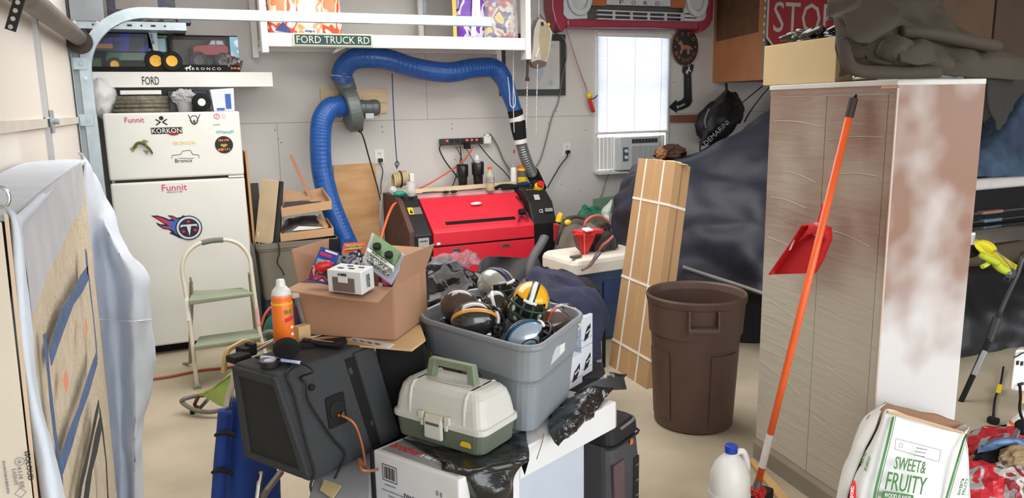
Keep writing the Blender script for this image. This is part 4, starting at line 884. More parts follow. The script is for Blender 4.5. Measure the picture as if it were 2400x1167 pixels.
mk('stem', cyl((2.478,6.28,1.085),(2.5,6.28,1.158),.006), white, t)
t = thing('sports_drink_bottle', 'clear drink bottle with an orange cap on the red machine', 'bottle', (2.50,5.93,.955))
bcn = Vector((2.475,5.93,.955))
mk('bottle', lathe([(.030,0),(.036,.006),(.037,.05),(.033,.06),(.036,.075),(.037,.12),(.030,.15),(.017,.17),(.016,.185)], bcn, 24), M('bottle_clear',(206,200,170),.12,alpha=.6), t, smooth=True)
mk('drink', lathe([(.028,.003),(.033,.01),(.034,.03),(.01,.031)], bcn, 20), M('pale_drink',(206,196,96),.2), t, smooth=True)
mk('label', lathe([(.0375,.075),(.038,.08),(.038,.115),(.0375,.12)], bcn, 24), M('label_silver2',(150,150,150),.4), t); txt('G', bcn+Vector((0,-.039,.098)), X, Z, .022,.036, inkw, t)
mk('cap', cyl(bcn+Z*.185,bcn+Z*.205,.018,n=18), orange, t, bev=.002)
t = thing('spray_can', 'thin white spray can beside the yellow jar on the red machine', 'spray can', (2.83,6.17,.96))
mk('can', lathe([(.026,0),(.027,.005),(.027,.145),(.02,.158),(.012,.162)], (2.795,6.16,.966), 20), whitep, t, smooth=True); mk('nozzle', lathe([(.011,.162),(.012,.178),(.008,.184)], (2.795,6.16,.966), 14), M('nozzle_grey',(170,172,174),.4), t, smooth=True)
t = thing('wipes_jar', 'jar with yellow label, black band and orange lid on the red machine', 'jar', (2.89,6.16,.96))
jc = (2.875,6.15,.966)
mk('jar', lathe([(.04,0),(.042,.004),(.042,.15),(.038,.155)], jc, 24), yellowp, t, smooth=True, bev=.001); mk('band', lathe([(.0425,.075),(.043,.08),(.043,.125),(.0425,.13)], jc, 24), M('band_grey',(96,92,88),.5), t); mk('lid', lathe([(.044,.15),(.045,.153),(.045,.17),(.04,.174)], jc, 24), orange, t)
t = thing('drinking_glass', 'short glass of clips at the left end of the red machine', 'glass', (1.78,5.92,.945))
gc_=(1.79,5.93,.958)
mk('tumbler_wall', shell_lathe([(.033,0),(.04,.115),(.038,.115),(.031,.006)], gc_, 20), clearp, t, smooth=True)
mk('contents', blob((1.79,5.93,.975),(.028,.028,.02),.3,5), MP('clip_mix',[(40,110,170),(210,210,200),(90,90,96),(200,180,120)],60), t)
top('plastic_scoop', blob((1.70,5.96,.98),(.05,.03,.022),.2,5), M('teal_plastic',(40,150,130),.4), 'teal plastic cap beside the short glass on the machine', 'cap', smooth=True)
top('plastic_cup', blob((1.69,6.11,.99),(.035,.03,.035),.2,5), M('film_white2',(206,210,220),.3), 'crumpled white plastic wrap at the back left of the machine', 'wrap', smooth=True)
t = thing('safety_glasses', 'dark folded glasses lying in the middle of the machine top', 'glasses', (2.11,5.93,.96))
mk('lens', ell((2.08,5.93,.972),(.032,.02,.012),14,8), ink, t, smooth=True); mk('lens', ell((2.15,5.93,.972),(.032,.02,.012),14,8), ink, t, smooth=True)
mk('temple', tube([(2.05,5.94,.975),(1.98,5.98,.975),(1.90,5.99,.972)],.004,6,3), ink, t)
t = thing('hose_nozzle', 'black bundled straps lying on the right of the machine top', 'strap', (2.63,5.97,.96))
mk('strap', tube([(2.54,5.96,.975),(2.60,6.0,.985),(2.68,6.0,.985),(2.74,5.96,.975),(2.66,5.93,.975),(2.58,5.93,.975)],.016,8,5), blackm, t, smooth=True)
top('blue_cloth', blob((2.86,6.08,.98),(.06,.03,.02),.2,5), M('navy_cloth',(34,48,96),.8), 'small navy cloth at the right end of the machine top', 'cloth')
cord([(1.724,5.95,0.907),(1.639,5.9,0.907),(1.55,5.75,0.857),(1.491,5.7,0.752),(1.432,5.65,0.632)], .011, M('orange_cord_bright',(240,106,60),.5), 'bright orange cable hanging beside the left end of the machine')

# ---------------- totes, trays and boards beside the refrigerator ----------------
tot = M('olive_tote', (116,112,100), .55, var=.03)
def tote(name, lab, c, L, W, h, mat, rz=0, taper=.9, lid=False, z0=0, cat='tote'):
    t = thing(name, lab, cat, (c[0],c[1],z0), rz)
    def rr(w,l,r,z): return [(x,y,z) for x,y in rrect(w,l,r,4)]
    lv = [(taper,0),(taper,.0),(.97,.86),(1.0,.86),(1.0,.9),(1.03,.9),(1.03,1)]
    V=[];N=20
    for s,k in lv: V += rr(L*s,W*s,.04*s,h*k)
    F=[(i*N+j,i*N+(j+1)%N,(i+1)*N+(j+1)%N,(i+1)*N+j) for i in range(len(lv)-1) for j in range(N)]+[tuple(range(N-1,-1,-1))]
    mk('tub', (V,F), mat, t, local=True, sol=.006)
    return t
t = tote('storage_tote', 'olive grey plastic tote holding boards beside the refrigerator', (.83,5.78), .56,.40,.41, tot, z0=.32)
top('blue_bin', join(bb(.58,5.62,0,1.1,5.98,.318)), M('dark_blue_plastic',(38,58,92),.5), 'dark blue bin under the olive grey tote', 'bin', bev=.02)
bo = M('board_edge', (196,170,132), .8)
top('fibre_board', hexa([(.508,5.74,.70),(.522,5.74,.70),(.522,6.1,.70),(.508,6.1,.70)],[(.492,5.74,1.385),(.506,5.74,1.385),(.506,6.1,1.385),(.492,6.1,1.385)]), bo, 'left of two thin tall boards standing right beside the refrigerator', 'board')
top('fibre_board', hexa([(.535,5.72,.70),(.55,5.72,.70),(.55,6.08,.70),(.535,6.08,.70)],[(.528,5.72,1.37),(.543,5.72,1.37),(.543,6.08,1.37),(.528,6.08,1.37)]), M('board_tan',(190,150,104),.8), 'right of two thin tall boards standing right beside the refrigerator', 'board')
top('particle_board', bb(.548,5.9,.70,.62,5.93,1.13), M('panel_dark',(70,66,62),.7), 'dark panel with a cut handle behind the tan boards in the tote', 'panel')
for i,(x,zt) in enumerate(((.565,.80),(.59,.79))):
    top('wood_offcut', bb(x,5.68,.70,x+.014,5.70,zt), pine, ['left','right'][i]+' of two small wood offcuts standing in the olive tote', 'offcut')
ca = M('canvas_back', (198,178,146), .8)
top('canvas_panel', hexa([(0.544,5.7,0.732),(0.633,5.6,0.721),(0.66,5.62,0.734),(0.573,5.72,0.745)],[(0.623,5.72,1.179),(0.714,5.62,1.163),(0.734,5.64,1.161),(0.648,5.74,1.176)]), ca, 'beige stretched panel leaning in the olive tote', 'panel')
top('flat_picture', hexa([(0.646,5.65,0.725),(0.704,5.62,0.73),(0.723,5.7,0.723),(0.672,5.72,0.718)],[(0.726,5.67,1.159),(0.757,5.64,1.153),(0.777,5.72,1.146),(0.75,5.74,1.152)]), M('panel_black',(46,46,50),.6), 'dark flat panel leaning right of the beige panel', 'panel')
top('wood_stick', hexa([(0.979,5.95,0.999),(1.008,5.95,1.004),(1.011,5.97,1.001),(0.982,5.97,0.997)],[(0.876,6.05,1.308),(0.896,6.05,1.327),(0.899,6.07,1.326),(0.879,6.07,1.307)]), M('stick_brown',(166,120,92),.7), 'slim brown wooden stick standing behind the cardboard trays', 'stick')
# cardboard trays
def tray(lab, f, b, hgt, y0, y1):
    """f: front left/right px points already 3D, b: back left/right"""
    t = thing('cardboard_tray', lab, 'tray', f[0])
    fl, fr_, br_, bl2 = [Vector(p) for p in (f[0],f[1],b[1],b[0])]
    up = Z*hgt; ins = .012
    mk('base', slab([fl,fr_,br_,bl2],.006), cardb, t)
    for n_, a, c2 in (('front_wall',fl,fr_),('side_wall',fr_,br_),('back_wall',br_,bl2),('side_wall',bl2,fl)):
        d = (c2-a).normalized(); nn_ = d.cross(Z)*-.008
        mk(n_, hexa([a,c2,c2+nn_,a+nn_],[a+up,c2+up,c2+nn_+up,a+nn_+up]), cardb, t)
    return t
t1 = tray('upper shallow cardboard tray tilted on the stack beside the tote', [(0.729,5.6,0.909),(1.086,5.6,0.939)], [(0.8,6,0.953),(1.101,6,0.999)], .062, 0, 0)
mk('flap', slab([(0.791,5.98,0.962),(1.014,5.92,0.983),(0.957,6,1.028),(0.808,6.05,1.059)],.004), M('tray_inside',(170,140,112),.85), t1)
mk('dark_lining', slab([(0.756,5.66,0.965),(1.044,5.66,0.973),(1.051,5.9,0.973),(0.8,5.9,0.977)],.003), M('tray_dark',(66,60,60),.8), t1)
t2 = tray('lower shallow cardboard tray with dark film, on the olive tote', [(0.71,5.6,0.73),(1.09,5.6,0.744)], [(0.778,6,0.735),(1.123,6,0.764)], .058, 0, 0)
top('dark_film', grid([[Vector(p) for p in r] for r in ([(0.726,5.64,0.791),(0.815,5.64,0.783),(0.906,5.64,0.788),(0.986,5.66,0.782)],[(0.743,5.7,0.834),(0.825,5.68,0.842),(0.917,5.68,0.854),(1.006,5.7,0.838)],[(0.777,5.8,0.856),(0.846,5.8,0.876),(0.946,5.8,0.885),(1.021,5.82,0.87)])],6,6,.01,14,3), M('film_dark',(66,64,66),.4), 'crumpled dark film lying in the lower cardboard tray', 'film', sol=.003)
top('paper_scrap', slab([(0.798,5.62,0.8),(0.845,5.62,0.83),(1.039,5.62,0.808),(0.949,5.62,0.8)],.004), whitep, 'white paper scrap sticking out of the lower cardboard tray', 'paper')
top('card_prop', slab([(0.989,5.7,0.865),(1.025,5.75,0.895),(1.073,5.7,0.801),(1.046,5.65,0.785)],.006), cardb, 'folded cardboard prop between the two trays', 'cardboard')
cord([(0.688,5.56,0.741),(0.69,5.55,0.669),(0.67,5.55,0.594),(0.696,5.55,0.538),(0.711,5.55,0.496)], .006, bc_, 'black cable hanging in front of the olive tote')

top('teal_ball', ell((.66,5.45,.13),.13,20,12), M('teal_rubber',(20,96,84),.5), 'teal ball on the floor behind the orange can', 'ball', smooth=True)
top('orange_loop_cord', tube([(0.503,5.3,0.211),(0.537,5.3,0.296),(0.591,5.3,0.341),(0.651,5.3,0.321),(0.675,5.3,0.248)],.009,6,5), oc, 'orange cord looped in front of the blue bin', 'cable', smooth=True)
top('grey_hose', tube([(0.457,5,0.195),(0.487,5,0.242),(0.54,5,0.246),(0.594,5,0.176)],.016,8,5), M('hose_olive',(110,108,96),.6), 'grey green hose end near the foot of the step stool', 'hose', smooth=True)
# ---------------- step stool ----------------
so = M('stool_cream', (208,200,184), .4, .1); sg_ = M('stool_green', (140,150,128), .6)
t = thing('step_stool', 'folding two-step stool with green treads in front of the refrigerator', 'step stool', (.27,4.95,0))
lp = [(0.063,4.851,0.01),(0.061,4.85,0.187),(0.059,4.92,0.383),(0.052,4.98,0.557),(0.045,5.02,0.71),(0.078,5.05,0.795),(0.159,5.07,0.851),(0.29,5.08,0.86),(0.383,5.07,0.829),(0.439,5.05,0.747),(0.446,5.02,0.641),(0.449,4.97,0.485),(0.456,4.9,0.265),(.497,4.8,.01)]
mk('frame', tube(lp, .013, 10, 6), so, t, smooth=True)
mk('grip', tube([(0.171,5.07,0.853),(0.232,5.08,0.86),(0.297,5.08,0.859)], .017, 10, 3), M('grip_green',(110,116,104),.8), t)
mk('foot', cyl((0.064,4.824,-0),Vector((0.065,4.921,0))+Z*.03,.024,.017), sg_, t); mk('foot', cyl((.497,4.8,0),(.497,4.82,.04),.024,.017), sg_, t)
mk('rear_leg', tube([(0.089,5.05,0.619),(0.041,5.3,0.026),(-.0,5.38,.0)],.011,8,1), M('stool_brown',(150,140,120),.5), t)
mk('rear_leg', tube([(0.435,5.05,0.637),(0.465,5.3,0.141),(.44,5.38,.0)],.011,8,1), M('stool_brown',(150,140,120),.5), t)
mk('tread', hexa([(0.064,4.9,0.505),(0.432,4.9,0.519),(0.422,5.15,0.505),(0.101,5.15,0.515)],[(0.06,4.9,0.537),(0.436,4.9,0.541),(0.402,5.15,0.519),(0.096,5.15,0.543)]), sg_, t, bev=.008)
mk('tread', hexa([(0.067,4.78,0.255),(0.448,4.78,0.269),(0.45,5.1,0.241),(0.113,5.1,0.232)],[(0.064,4.78,0.282),(0.452,4.78,0.29),(0.451,5.1,0.255),(0.104,5.1,0.252)]), sg_, t, bev=.008)
mk('tread_back', hexa([(0.101,5.15,0.515),(0.409,5.15,0.501),(0.41,5.17,0.497),(0.102,5.17,0.51)],[(0.12,5.15,0.532),(0.392,5.15,0.526),(0.394,5.17,0.522),(0.121,5.17,0.528)]), sg_, t)
for q in (.35,.65): pass
mk('brace', tube([(0.06,4.95,0.321),(0.092,5.05,0.538),(0.086,5.03,0.651)],.006,6,2), M('stool_brown',(150,140,120),.5), t)
mk('brace', tube([(0.454,4.95,0.294),(0.44,5.08,0.49),(0.435,5.05,0.637)],.006,6,2), M('stool_brown',(150,140,120),.5), t)
mk('label', tube([(0.052,4.965,0.534),(0.054,4.925,0.404)],.0138,10,1), whitep, t); mk('label', tube([(0.451,4.955,0.433),(0.452,4.915,0.326)],.0138,10,1), M('label_red',(200,160,156),.5), t)

# floor cables
top('orange_floor_cord', tube([(-0.216,5.119,0.01),(-0.081,5.119,0.01),(0.096,5.154,0.01),(0.277,5.135,0.01),(0.553,5.187,0.01),(0.752,5.379,0.01)], .008, 6, 8), M('rust_cord',(170,84,52),.6), 'orange extension cord lying across the floor behind the step stool', 'cable')

# ---------------- centre: black bags, chairs, cooler, tools ----------------
gbm = M('bag_black', (9,9,10), .16, bump=.6, bscale=11)
t = top('trash_bag', blob((1.34,3.85,.46),(.33,.32,.36),.12,4.5,90,56,seed=2,flatz=.0), gbm, 'shiny black rubbish bag behind the open cardboard box', 'bag', smooth=True)
top('trash_bag', blob((1.80,3.60,.37),(.27,.25,.37),.14,4.5,80,50,seed=7,flatz=.0), M('bag_dull',(36,36,38),.5,bump=.6,bscale=8), 'duller black cloth bag right of the shiny rubbish bag', 'bag', smooth=True)
top('bubble_wrap', grid([[Vector(p) for p in r] for r in ([(1.169,3.66,0.879),(1.254,3.64,0.883),(1.346,3.64,0.856),(1.421,3.64,0.866),(1.472,3.66,0.862)],[(1.21,3.75,0.868),(1.292,3.75,0.88),(1.387,3.75,0.85),(1.46,3.75,0.864),(1.516,3.78,0.851)],[(1.277,3.9,0.872),(1.358,3.9,0.883),(1.439,3.9,0.871),(1.49,3.9,0.89),(1.532,3.9,0.862)])],8,8,.02,16,5), M('bubble_film',(128,128,134),.12,alpha=.45,bump=.5,bscale=60), 'grey bubble wrap lying on the black rubbish bag', 'bubble wrap')
t = thing('folding_chair', 'black folding camp chair behind the gear, its grey arm raised', 'chair', (2.0,4.0,0))
ch = M('chair_black',(36,36,38),.7,bump=.1); cg = M('arm_grey',(72,72,76),.6)
mk('back_fabric', grid([[Vector(p) for p in r] for r in ([(1.54,3.9,0.692),(1.695,3.9,0.6),(1.856,3.9,0.581),(2.02,3.95,0.577)],[(1.643,4.05,0.789),(1.785,4.1,0.723),(1.911,4.1,0.721),(2.017,4.1,0.757)],[(1.704,4.1,0.793),(1.809,4.12,0.769),(1.921,4.15,0.758),(2.008,4.15,0.776)])],6,8,.02,9,2), ch, t, sol=.01, smooth=True)
mk('arm', tube([(2.059,4.1,0.869),(2.011,4.05,0.839),(1.935,4,0.777),(1.882,3.95,0.695),(1.878,3.9,0.578)], .03, 8, 5, flat=.7), cg, t, smooth=True)
mk('leg', tube([(2.075,4,0.612),(1.925,3.9,0.573),(1.83,3.85,0.469)],.012,6,2), blackm, t)
mk('seat', blob((2.3,4.35,.42),(.25,.25,.16),.15,4,seed=6,flatz=.25), ch, t, smooth=True)
for x,y in ((2.05,4.05),(2.45,4.05),(2.05,4.45),(2.45,4.45)): mk('leg', cyl((x,y,0),(x,y,.32),.012,n=8), blackm, t)
# cooler
t = thing('cooler', 'blue picnic cooler with a white lid in front of the covered car', 'cooler', (2.62,4.6,0))
cb_ = M('cooler_blue',(48,66,96),.5); cw = M('cooler_white',(226,220,206),.45,var=.05)
def rbox(L,W,levels,r=.05):
    V=[];N=20
    for s,z in levels: V += [(x,y,z) for x,y in rrect(L*s,W*s,r*s,4)]
    return (V,[(i*N+j,i*N+(j+1)%N,(i+1)*N+(j+1)%N,(i+1)*N+j) for i in range(len(levels)-1) for j in range(N)]+[tuple(range(N-1,-1,-1)),tuple((len(levels)-1)*N+j for j in range(N))])
ccx,ccy=2.77,4.72
mk('body', xf(rbox(.62,.40,[(.93,0),(1.0,.49)],.05),TR((ccx,ccy,.02),.1)), cb_, t, bev=.004)
mk('lid', xf(rbox(.66,.44,[(1.0,.49),(1.0,.56),(.97,.585),(.90,.60)],.06),TR((ccx,ccy,.02),.1)), cw, t, smooth=False, bev=.006)
mk('handle_recess', xf(bb(-.12,-.208,.26,.12,-.196,.42),TR((ccx+.05,ccy,.02),.1)), M('cooler_blue2',(28,52,92),.5), t, bev=.004)
mk('side_handle', xf(join(bb(-.35,-.13,.34,-.30,-.09,.50),bb(-.35,.09,.34,-.30,.13,.50),bb(-.37,-.13,.33,-.33,.13,.37)),TR((ccx,ccy,.02),.1)), blackm, t, bev=.01)
# things on the cooler
t = thing('angle_grinder', 'red and grey power tool standing nose down on the cooler lid', 'power tool', (2.679,4.7,0.715))
mk('guard', hexa([(2.606,4.62,0.618),(2.651,4.62,0.608),(2.7,4.7,0.602),(2.659,4.7,0.606)],[(2.524,4.58,0.782),(2.707,4.58,0.767),(2.814,4.75,0.759),(2.638,4.75,0.773)]), redp, t, bev=.012)
mk('top_rail', box((2.684,4.66,0.773),(.20,.12,.03),.1), redp, t, bev=.008)
mk('housing', blob((2.814,4.72,0.669),(.09,.08,.11),.25,5,seed=3), M('tool_dark',(60,54,52),.6), t, smooth=True)
mk('crease', slab([(2.598,4.575,0.783),(2.612,4.575,0.782),(2.634,4.615,0.616),(2.624,4.615,0.617)],.004,-1), M('tool_highlight',(230,110,96),.3), t)
mk('motor', cyl((2.785,4.7,0.691),(2.951,4.76,0.645),.062,.05,20), M('motor_dark',(52,46,46),.5), t, bev=.006)
mk('motor_cap', cyl((2.951,4.76,0.645),(2.979,4.77,0.637),.042,.03,20), M('cap_greyb',(120,112,110),.4), t)
mk('brown_shoe', hexa([(2.555,4.6,0.681),(2.595,4.6,0.641),(2.629,4.66,0.628),(2.588,4.66,0.668)],[(2.517,4.58,0.771),(2.55,4.58,0.78),(2.595,4.66,0.765),(2.561,4.66,0.756)]), M('shoe_brown',(120,76,66),.5), t, bev=.004)
mk('trigger_grip', tube([(2.756,4.68,0.588),(2.785,4.7,0.628),(2.84,4.72,0.642)],.022,10,3), M('tool_dark',(60,54,52),.6), t)
mk('white_badge', box((2.646,4.6,0.799),(.07,.05,.012),.3,.3), whitep, t, bev=.004)
mk('cord', tube([(2.708,4.75,0.798),(2.722,4.75,0.834),(2.771,4.75,0.862),(2.832,4.75,0.863),(2.878,4.75,0.835),(2.914,4.75,0.813)],.012,8,5), M('salmon_cord',(176,92,82),.5), t, smooth=True)
top('coiled_cords', join(*[tube([Vector((2.838,4.7,0.695))+Vector((.09*math.cos(a)*f,.04*math.sin(a*2)*f,.08*math.sin(a)*f)) for a in [i*PI/5 for i in range(10)]],.012,6,3,closed=True) for f in (1,.8,.6)]), M('cable_dark',(40,38,40),.6), 'tangle of dark coiled cords beside the red tool on the cooler', 'cable', smooth=True, kind='stuff')
top('power_lead', tube([(2.855,4.6,0.737),(2.813,4.6,0.703),(2.767,4.6,0.677),(2.748,4.62,0.635)],.010,6,4), M('salmon_cord',(176,92,82),.5), 'salmon coloured cord end lying right of the red tool', 'cable', smooth=True)
t = thing('pruning_tool', 'grey metal tongs lying across the white cooler lid', 'tongs', (2.533,4.329,0.64))
mk('arm', tube([(2.649,4.425,0.665),(2.56,4.347,0.64),(2.447,4.214,0.635),(2.368,4.153,0.632)],.008,6,4), M('tool_grey',(120,116,126),.4,.5), t); mk('arm', tube([(2.645,4.463,0.665),(2.535,4.333,0.645),(2.399,4.175,0.636),(2.335,4.128,0.632)],.008,6,4), M('tool_pinkish',(150,120,120),.4,.5), t)
top('small_clip', box((2.511,4.522,0.635),(.09,.03,.018),.2), M('clip_brown',(110,98,86),.6), 'small brown clip on the left of the white cooler lid', 'clip', bev=.004)
# duffel and green bag on something behind
t = thing('duffel_bag', 'grey duffel bag heaped behind the red tool, next to the machine', 'bag', (2.95,5.3,.3))
mk('body', blob((3.03,5.33,.47),(.24,.26,.26),.12,4,40,26,seed=9,flatz=.3), M('duffel_grey',(116,110,102),.8,bump=.15,var=.12), t, smooth=True)
mk('flap', blob((3.08,5.42,.67),(.22,.2,.10),.2,4,seed=12), M('duffel_dark',(82,76,66),.8,bump=.2), t, smooth=True)
mk('zip', tube([(2.718,5.2,0.597),(2.719,5.15,0.694),(2.783,5.2,0.759),(2.897,5.25,0.791),(2.993,5.25,0.77)],.014,6,4), M('zip_dark',(70,64,56),.7), t)
mk('yellow_patch', ell((2.762,5.1,0.777),(.03,.015,.022),10,6), yellowp, t)
top('black_crate', bb(2.72,5.05,0,3.3,5.7,.33), blackm, 'black crate carrying the grey duffel bag', 'crate', bev=.01)
top('plastic_peg', tube([(2.892,5.5,0.719),(2.904,5.5,0.76),(2.92,5.5,0.787)],lambda f:.03-.008*f,8,2), yellowp, 'small yellow handle standing beside the machine right end', 'handle')
top('red_tool_bag', hexa([(2.766,5.35,0.59),(2.785,5.35,0.581),(2.835,5.4,0.597),(2.856,5.5,0.58)],[(2.764,5.35,0.741),(2.816,5.32,0.72),(2.882,5.4,0.698),(2.857,5.5,0.714)]), M('tool_red2',(160,36,48),.4), 'red triangular tool case between the machine and the duffel bag', 'case', bev=.01)
top('green_sack', grid([[Vector(p) for p in r] for r in ([(3.035,5.5,0.725),(3.011,5.35,0.729),(3.109,5.35,0.704),(3.24,5.4,0.698)],[(3.119,5.6,0.761),(3.075,5.45,0.789),(3.167,5.45,0.775),(3.307,5.5,0.773)],[(3.233,5.7,0.821),(3.238,5.65,0.841),(3.313,5.65,0.814),(3.419,5.7,0.764)],)],6,6,.03,9,5), M('sack_green',(24,110,78),.6,bump=.1), 'bright green plastic sack piled behind the duffel bag', 'sack', sol=.01)
top('pale_sack', grid([[Vector(p) for p in r] for r in ([(3.231,5.4,0.677),(3.22,5.3,0.691),(3.268,5.3,0.68)],[(3.265,5.45,0.768),(3.249,5.35,0.798),(3.298,5.35,0.795)],[(3.315,5.5,0.812),(3.357,5.5,0.845),(3.398,5.5,0.875)])],6,6,.01,9,5), M('sack_pale',(196,204,190),.7), 'pale greenish white sack beside the navy car cover', 'sack', sol=.02)
top('green_sheet', hexa([(3.451,5.9,0.701),(3.673,5.9,0.685),(3.704,5.95,0.677),(3.48,5.95,0.693)],[(3.446,5.9,0.831),(3.672,5.9,0.844),(3.703,5.95,0.837),(3.475,5.95,0.824)]), M('panel_green',(98,134,112),.5), 'grey green panel standing at the wall behind the sacks', 'panel')
top('storage_box', bb(3.1,5.75,0,3.55,6.1,.62), M('box_dark',(120,116,108),.8), 'dark storage box under the green panel at the wall', 'box', bev=.01)

# ---------------- covered car ----------------
cov = M('cover_navy', (42,45,60), .55, rgb2=(27,29,41), scale=3, bump=.35, bscale=7)
cvr = [
 [(3.07,4.9,0.32),(2.952,4.4,0.404),(3.165,4.2,0.451),(3.367,4,0.411),(3.471,3.75,0.423),(3.829,3.7,0.363)],
 [(3.084,5,0.635),(3.014,4.5,0.716),(3.231,4.3,0.727),(3.437,4.1,0.71),(3.564,3.85,0.709),(3.911,3.8,0.627)],
 [(3.136,5.1,0.886),(3.077,4.6,0.944),(3.336,4.45,0.973),(3.55,4.25,0.979),(3.687,4,0.967),(3.993,3.9,0.899)],
 [(3.317,5.3,1.059),(3.282,4.8,1.164),(3.594,4.7,1.193),(3.746,4.5,1.242),(3.962,4.3,1.302),(4.165,4.1,1.318)],
 [(3.568,5.5,1.12),(3.567,5.1,1.211),(3.824,4.95,1.258),(4.03,4.8,1.385),(4.314,4.7,1.563),(4.638,4.6,1.773)],
 [(3.808,5.7,1.122),(3.934,5.5,1.187),(4.215,5.4,1.253),(4.557,5.4,1.374),(4.956,5.4,1.558),(5.444,5.4,1.802)],
]
t = thing('covered_car', 'vehicle under a crumpled navy cover behind the brown trash can', 'car', (4.5,5.0,0))
G = grid([[Vector(p) for p in r] for r in cvr], 14, 14, .040, 2.6, 3, aniso=(1.2,1,1.6))
mk('cover', G, cov, t, sol=.01, smooth=True)
mk('body', hexa([(3.7,5.0,.25),(4.95,4.5,.25),(4.95,6.1,.25),(3.9,6.1,.25)],[(3.9,5.3,.85),(4.95,4.9,1.3),(4.95,6.1,1.3),(4.0,6.1,.85)]), blackm, t, bev=.05)
mk('cover_hem', tube([(3.177,4.22,0.551),(3.301,4.1,0.501),(3.411,3.97,0.459),(3.462,3.74,0.432)],.012,6,3), M('hem_grey',(150,146,142),.6), t)
for x,y in ((4.2,5.3),(4.2,5.95)): mk('tyre', lathe([(.18,-.1),(.30,-.1),(.33,-.06),(.33,.06),(.30,.1),(.18,.1)],(x,y,.33),28,Matrix.Rotation(PI/2,4,'X')), M('tyre_black',(22,22,22),.9), t)
mk('skirt', grid([[Vector(p) for p in r] for r in ([(3.103,4.3,0.131),(3.432,4.15,0.032),(3.716,3.95,-0.047),(4.264,3.9,-0.05)],[(3.13,4.35,0.486),(3.458,4.2,0.388),(3.741,4,0.337),(4.293,3.95,0.251)])],4,4), blackm, t, sol=.01)
top('fuzzy_hat', blob((3.95,5.45,1.232),(.13,.12,.075),.25,4,seed=5), M('fur_brown',(78,54,42),.95,bump=.3), 'dark brown fuzzy cap on the covered car by the window', 'cap')
top('leather_scrap', blob((3.818,5.4,1.24),(.045,.05,.05),.2,4,seed=6), M('tan_brown',(172,118,76),.8), 'small tan leather piece left of the dark brown cap', 'cap')

# ---------------- long cardboard box with straps ----------------
t = thing('long_carton', 'tall narrow cardboard box tied with white straps leaning on the covered car', 'box', (2.5,3.85,0))
A,B = Vector((2.50,4.07,0)), Vector((2.47,3.60,0))
TA = Vector((2.941,4.42,1.293)); TB = TA+(B-A)*.97
TC = Vector((3.205,4.05,1.279)); dv = (TC-TB)
dv = Vector((.10,.02,.0)); 
nrm = ((TB-TA).cross(B-A+ (TA-A)*.001)); 
ed = (B-A).normalized(); upv = (TA-A).normalized(); nf = ed.cross(upv).normalized()
if nf.x < 0: nf = -nf
dep = .115
b4=[A,B,B+nf*dep,A+nf*dep]; t4=[TA,TB,TB+nf*dep,TA+nf*dep]
mk('carton', hexa(b4,t4), M('carton_long',(174,138,98),.8,var=.03,scale=3), t)
mk('tape_seam', hexa([A+ (B-A)*.47-nf*.001, A+(B-A)*.55-nf*.001, A+(B-A)*.55, A+(B-A)*.47],[TA+(TB-TA)*.47-nf*.001, TA+(TB-TA)*.55-nf*.001, TA+(TB-TA)*.55, TA+(TB-TA)*.47]), M('tape_tan',(182,145,100),.5), t)
mk('side_seam', hexa([B+nf*.05+ed*.001,B+nf*.062+ed*.001,B+nf*.062,B+nf*.05],[TB+nf*.05+ed*.001,TB+nf*.062+ed*.001,TB+nf*.062,TB+nf*.05]), cardd, t)
stp = M('strap_white',(224,216,204),.5)
for f in (.24,.72):
    a0=A+(B-A)*f; a1=TA+(TB-TA)*f; w=(B-A).normalized()*.008
    mk('strap', hexa([a0-w-nf*.003,a0+w-nf*.003,a0+w,a0-w],[a1-w-nf*.003,a1+w-nf*.003,a1+w,a1-w]), stp, t)
    mk('strap', slab([a1-w,a1+w,a1+w+nf*dep,a1-w+nf*dep],.003,-1), stp, t)
for f in (.12,.42,.80):
    a0=A+(TA-A)*f; a1=B+(TB-B)*f; w=upv*.008
    mk('strap', hexa([a0-w-nf*.004,a1-w-nf*.004,a1-w,a0-w],[a0+w-nf*.004,a1+w-nf*.004,a1+w,a0+w]), stp, t)
    mk('strap', slab([a1-w+ed*.002,a1+w+ed*.002,a1+w+nf*dep+ed*.002,a1-w+nf*dep+ed*.002],.003), stp, t)
mk('torn_top', blob((TA+TB)/2+nf*.06,(.22,.03,.012),.5,7,seed=2,m=Matrix.Rotation(math.atan2((TB-TA).y,(TB-TA).x),4,'Z')), M('torn_paper',(210,190,160),.8), t)

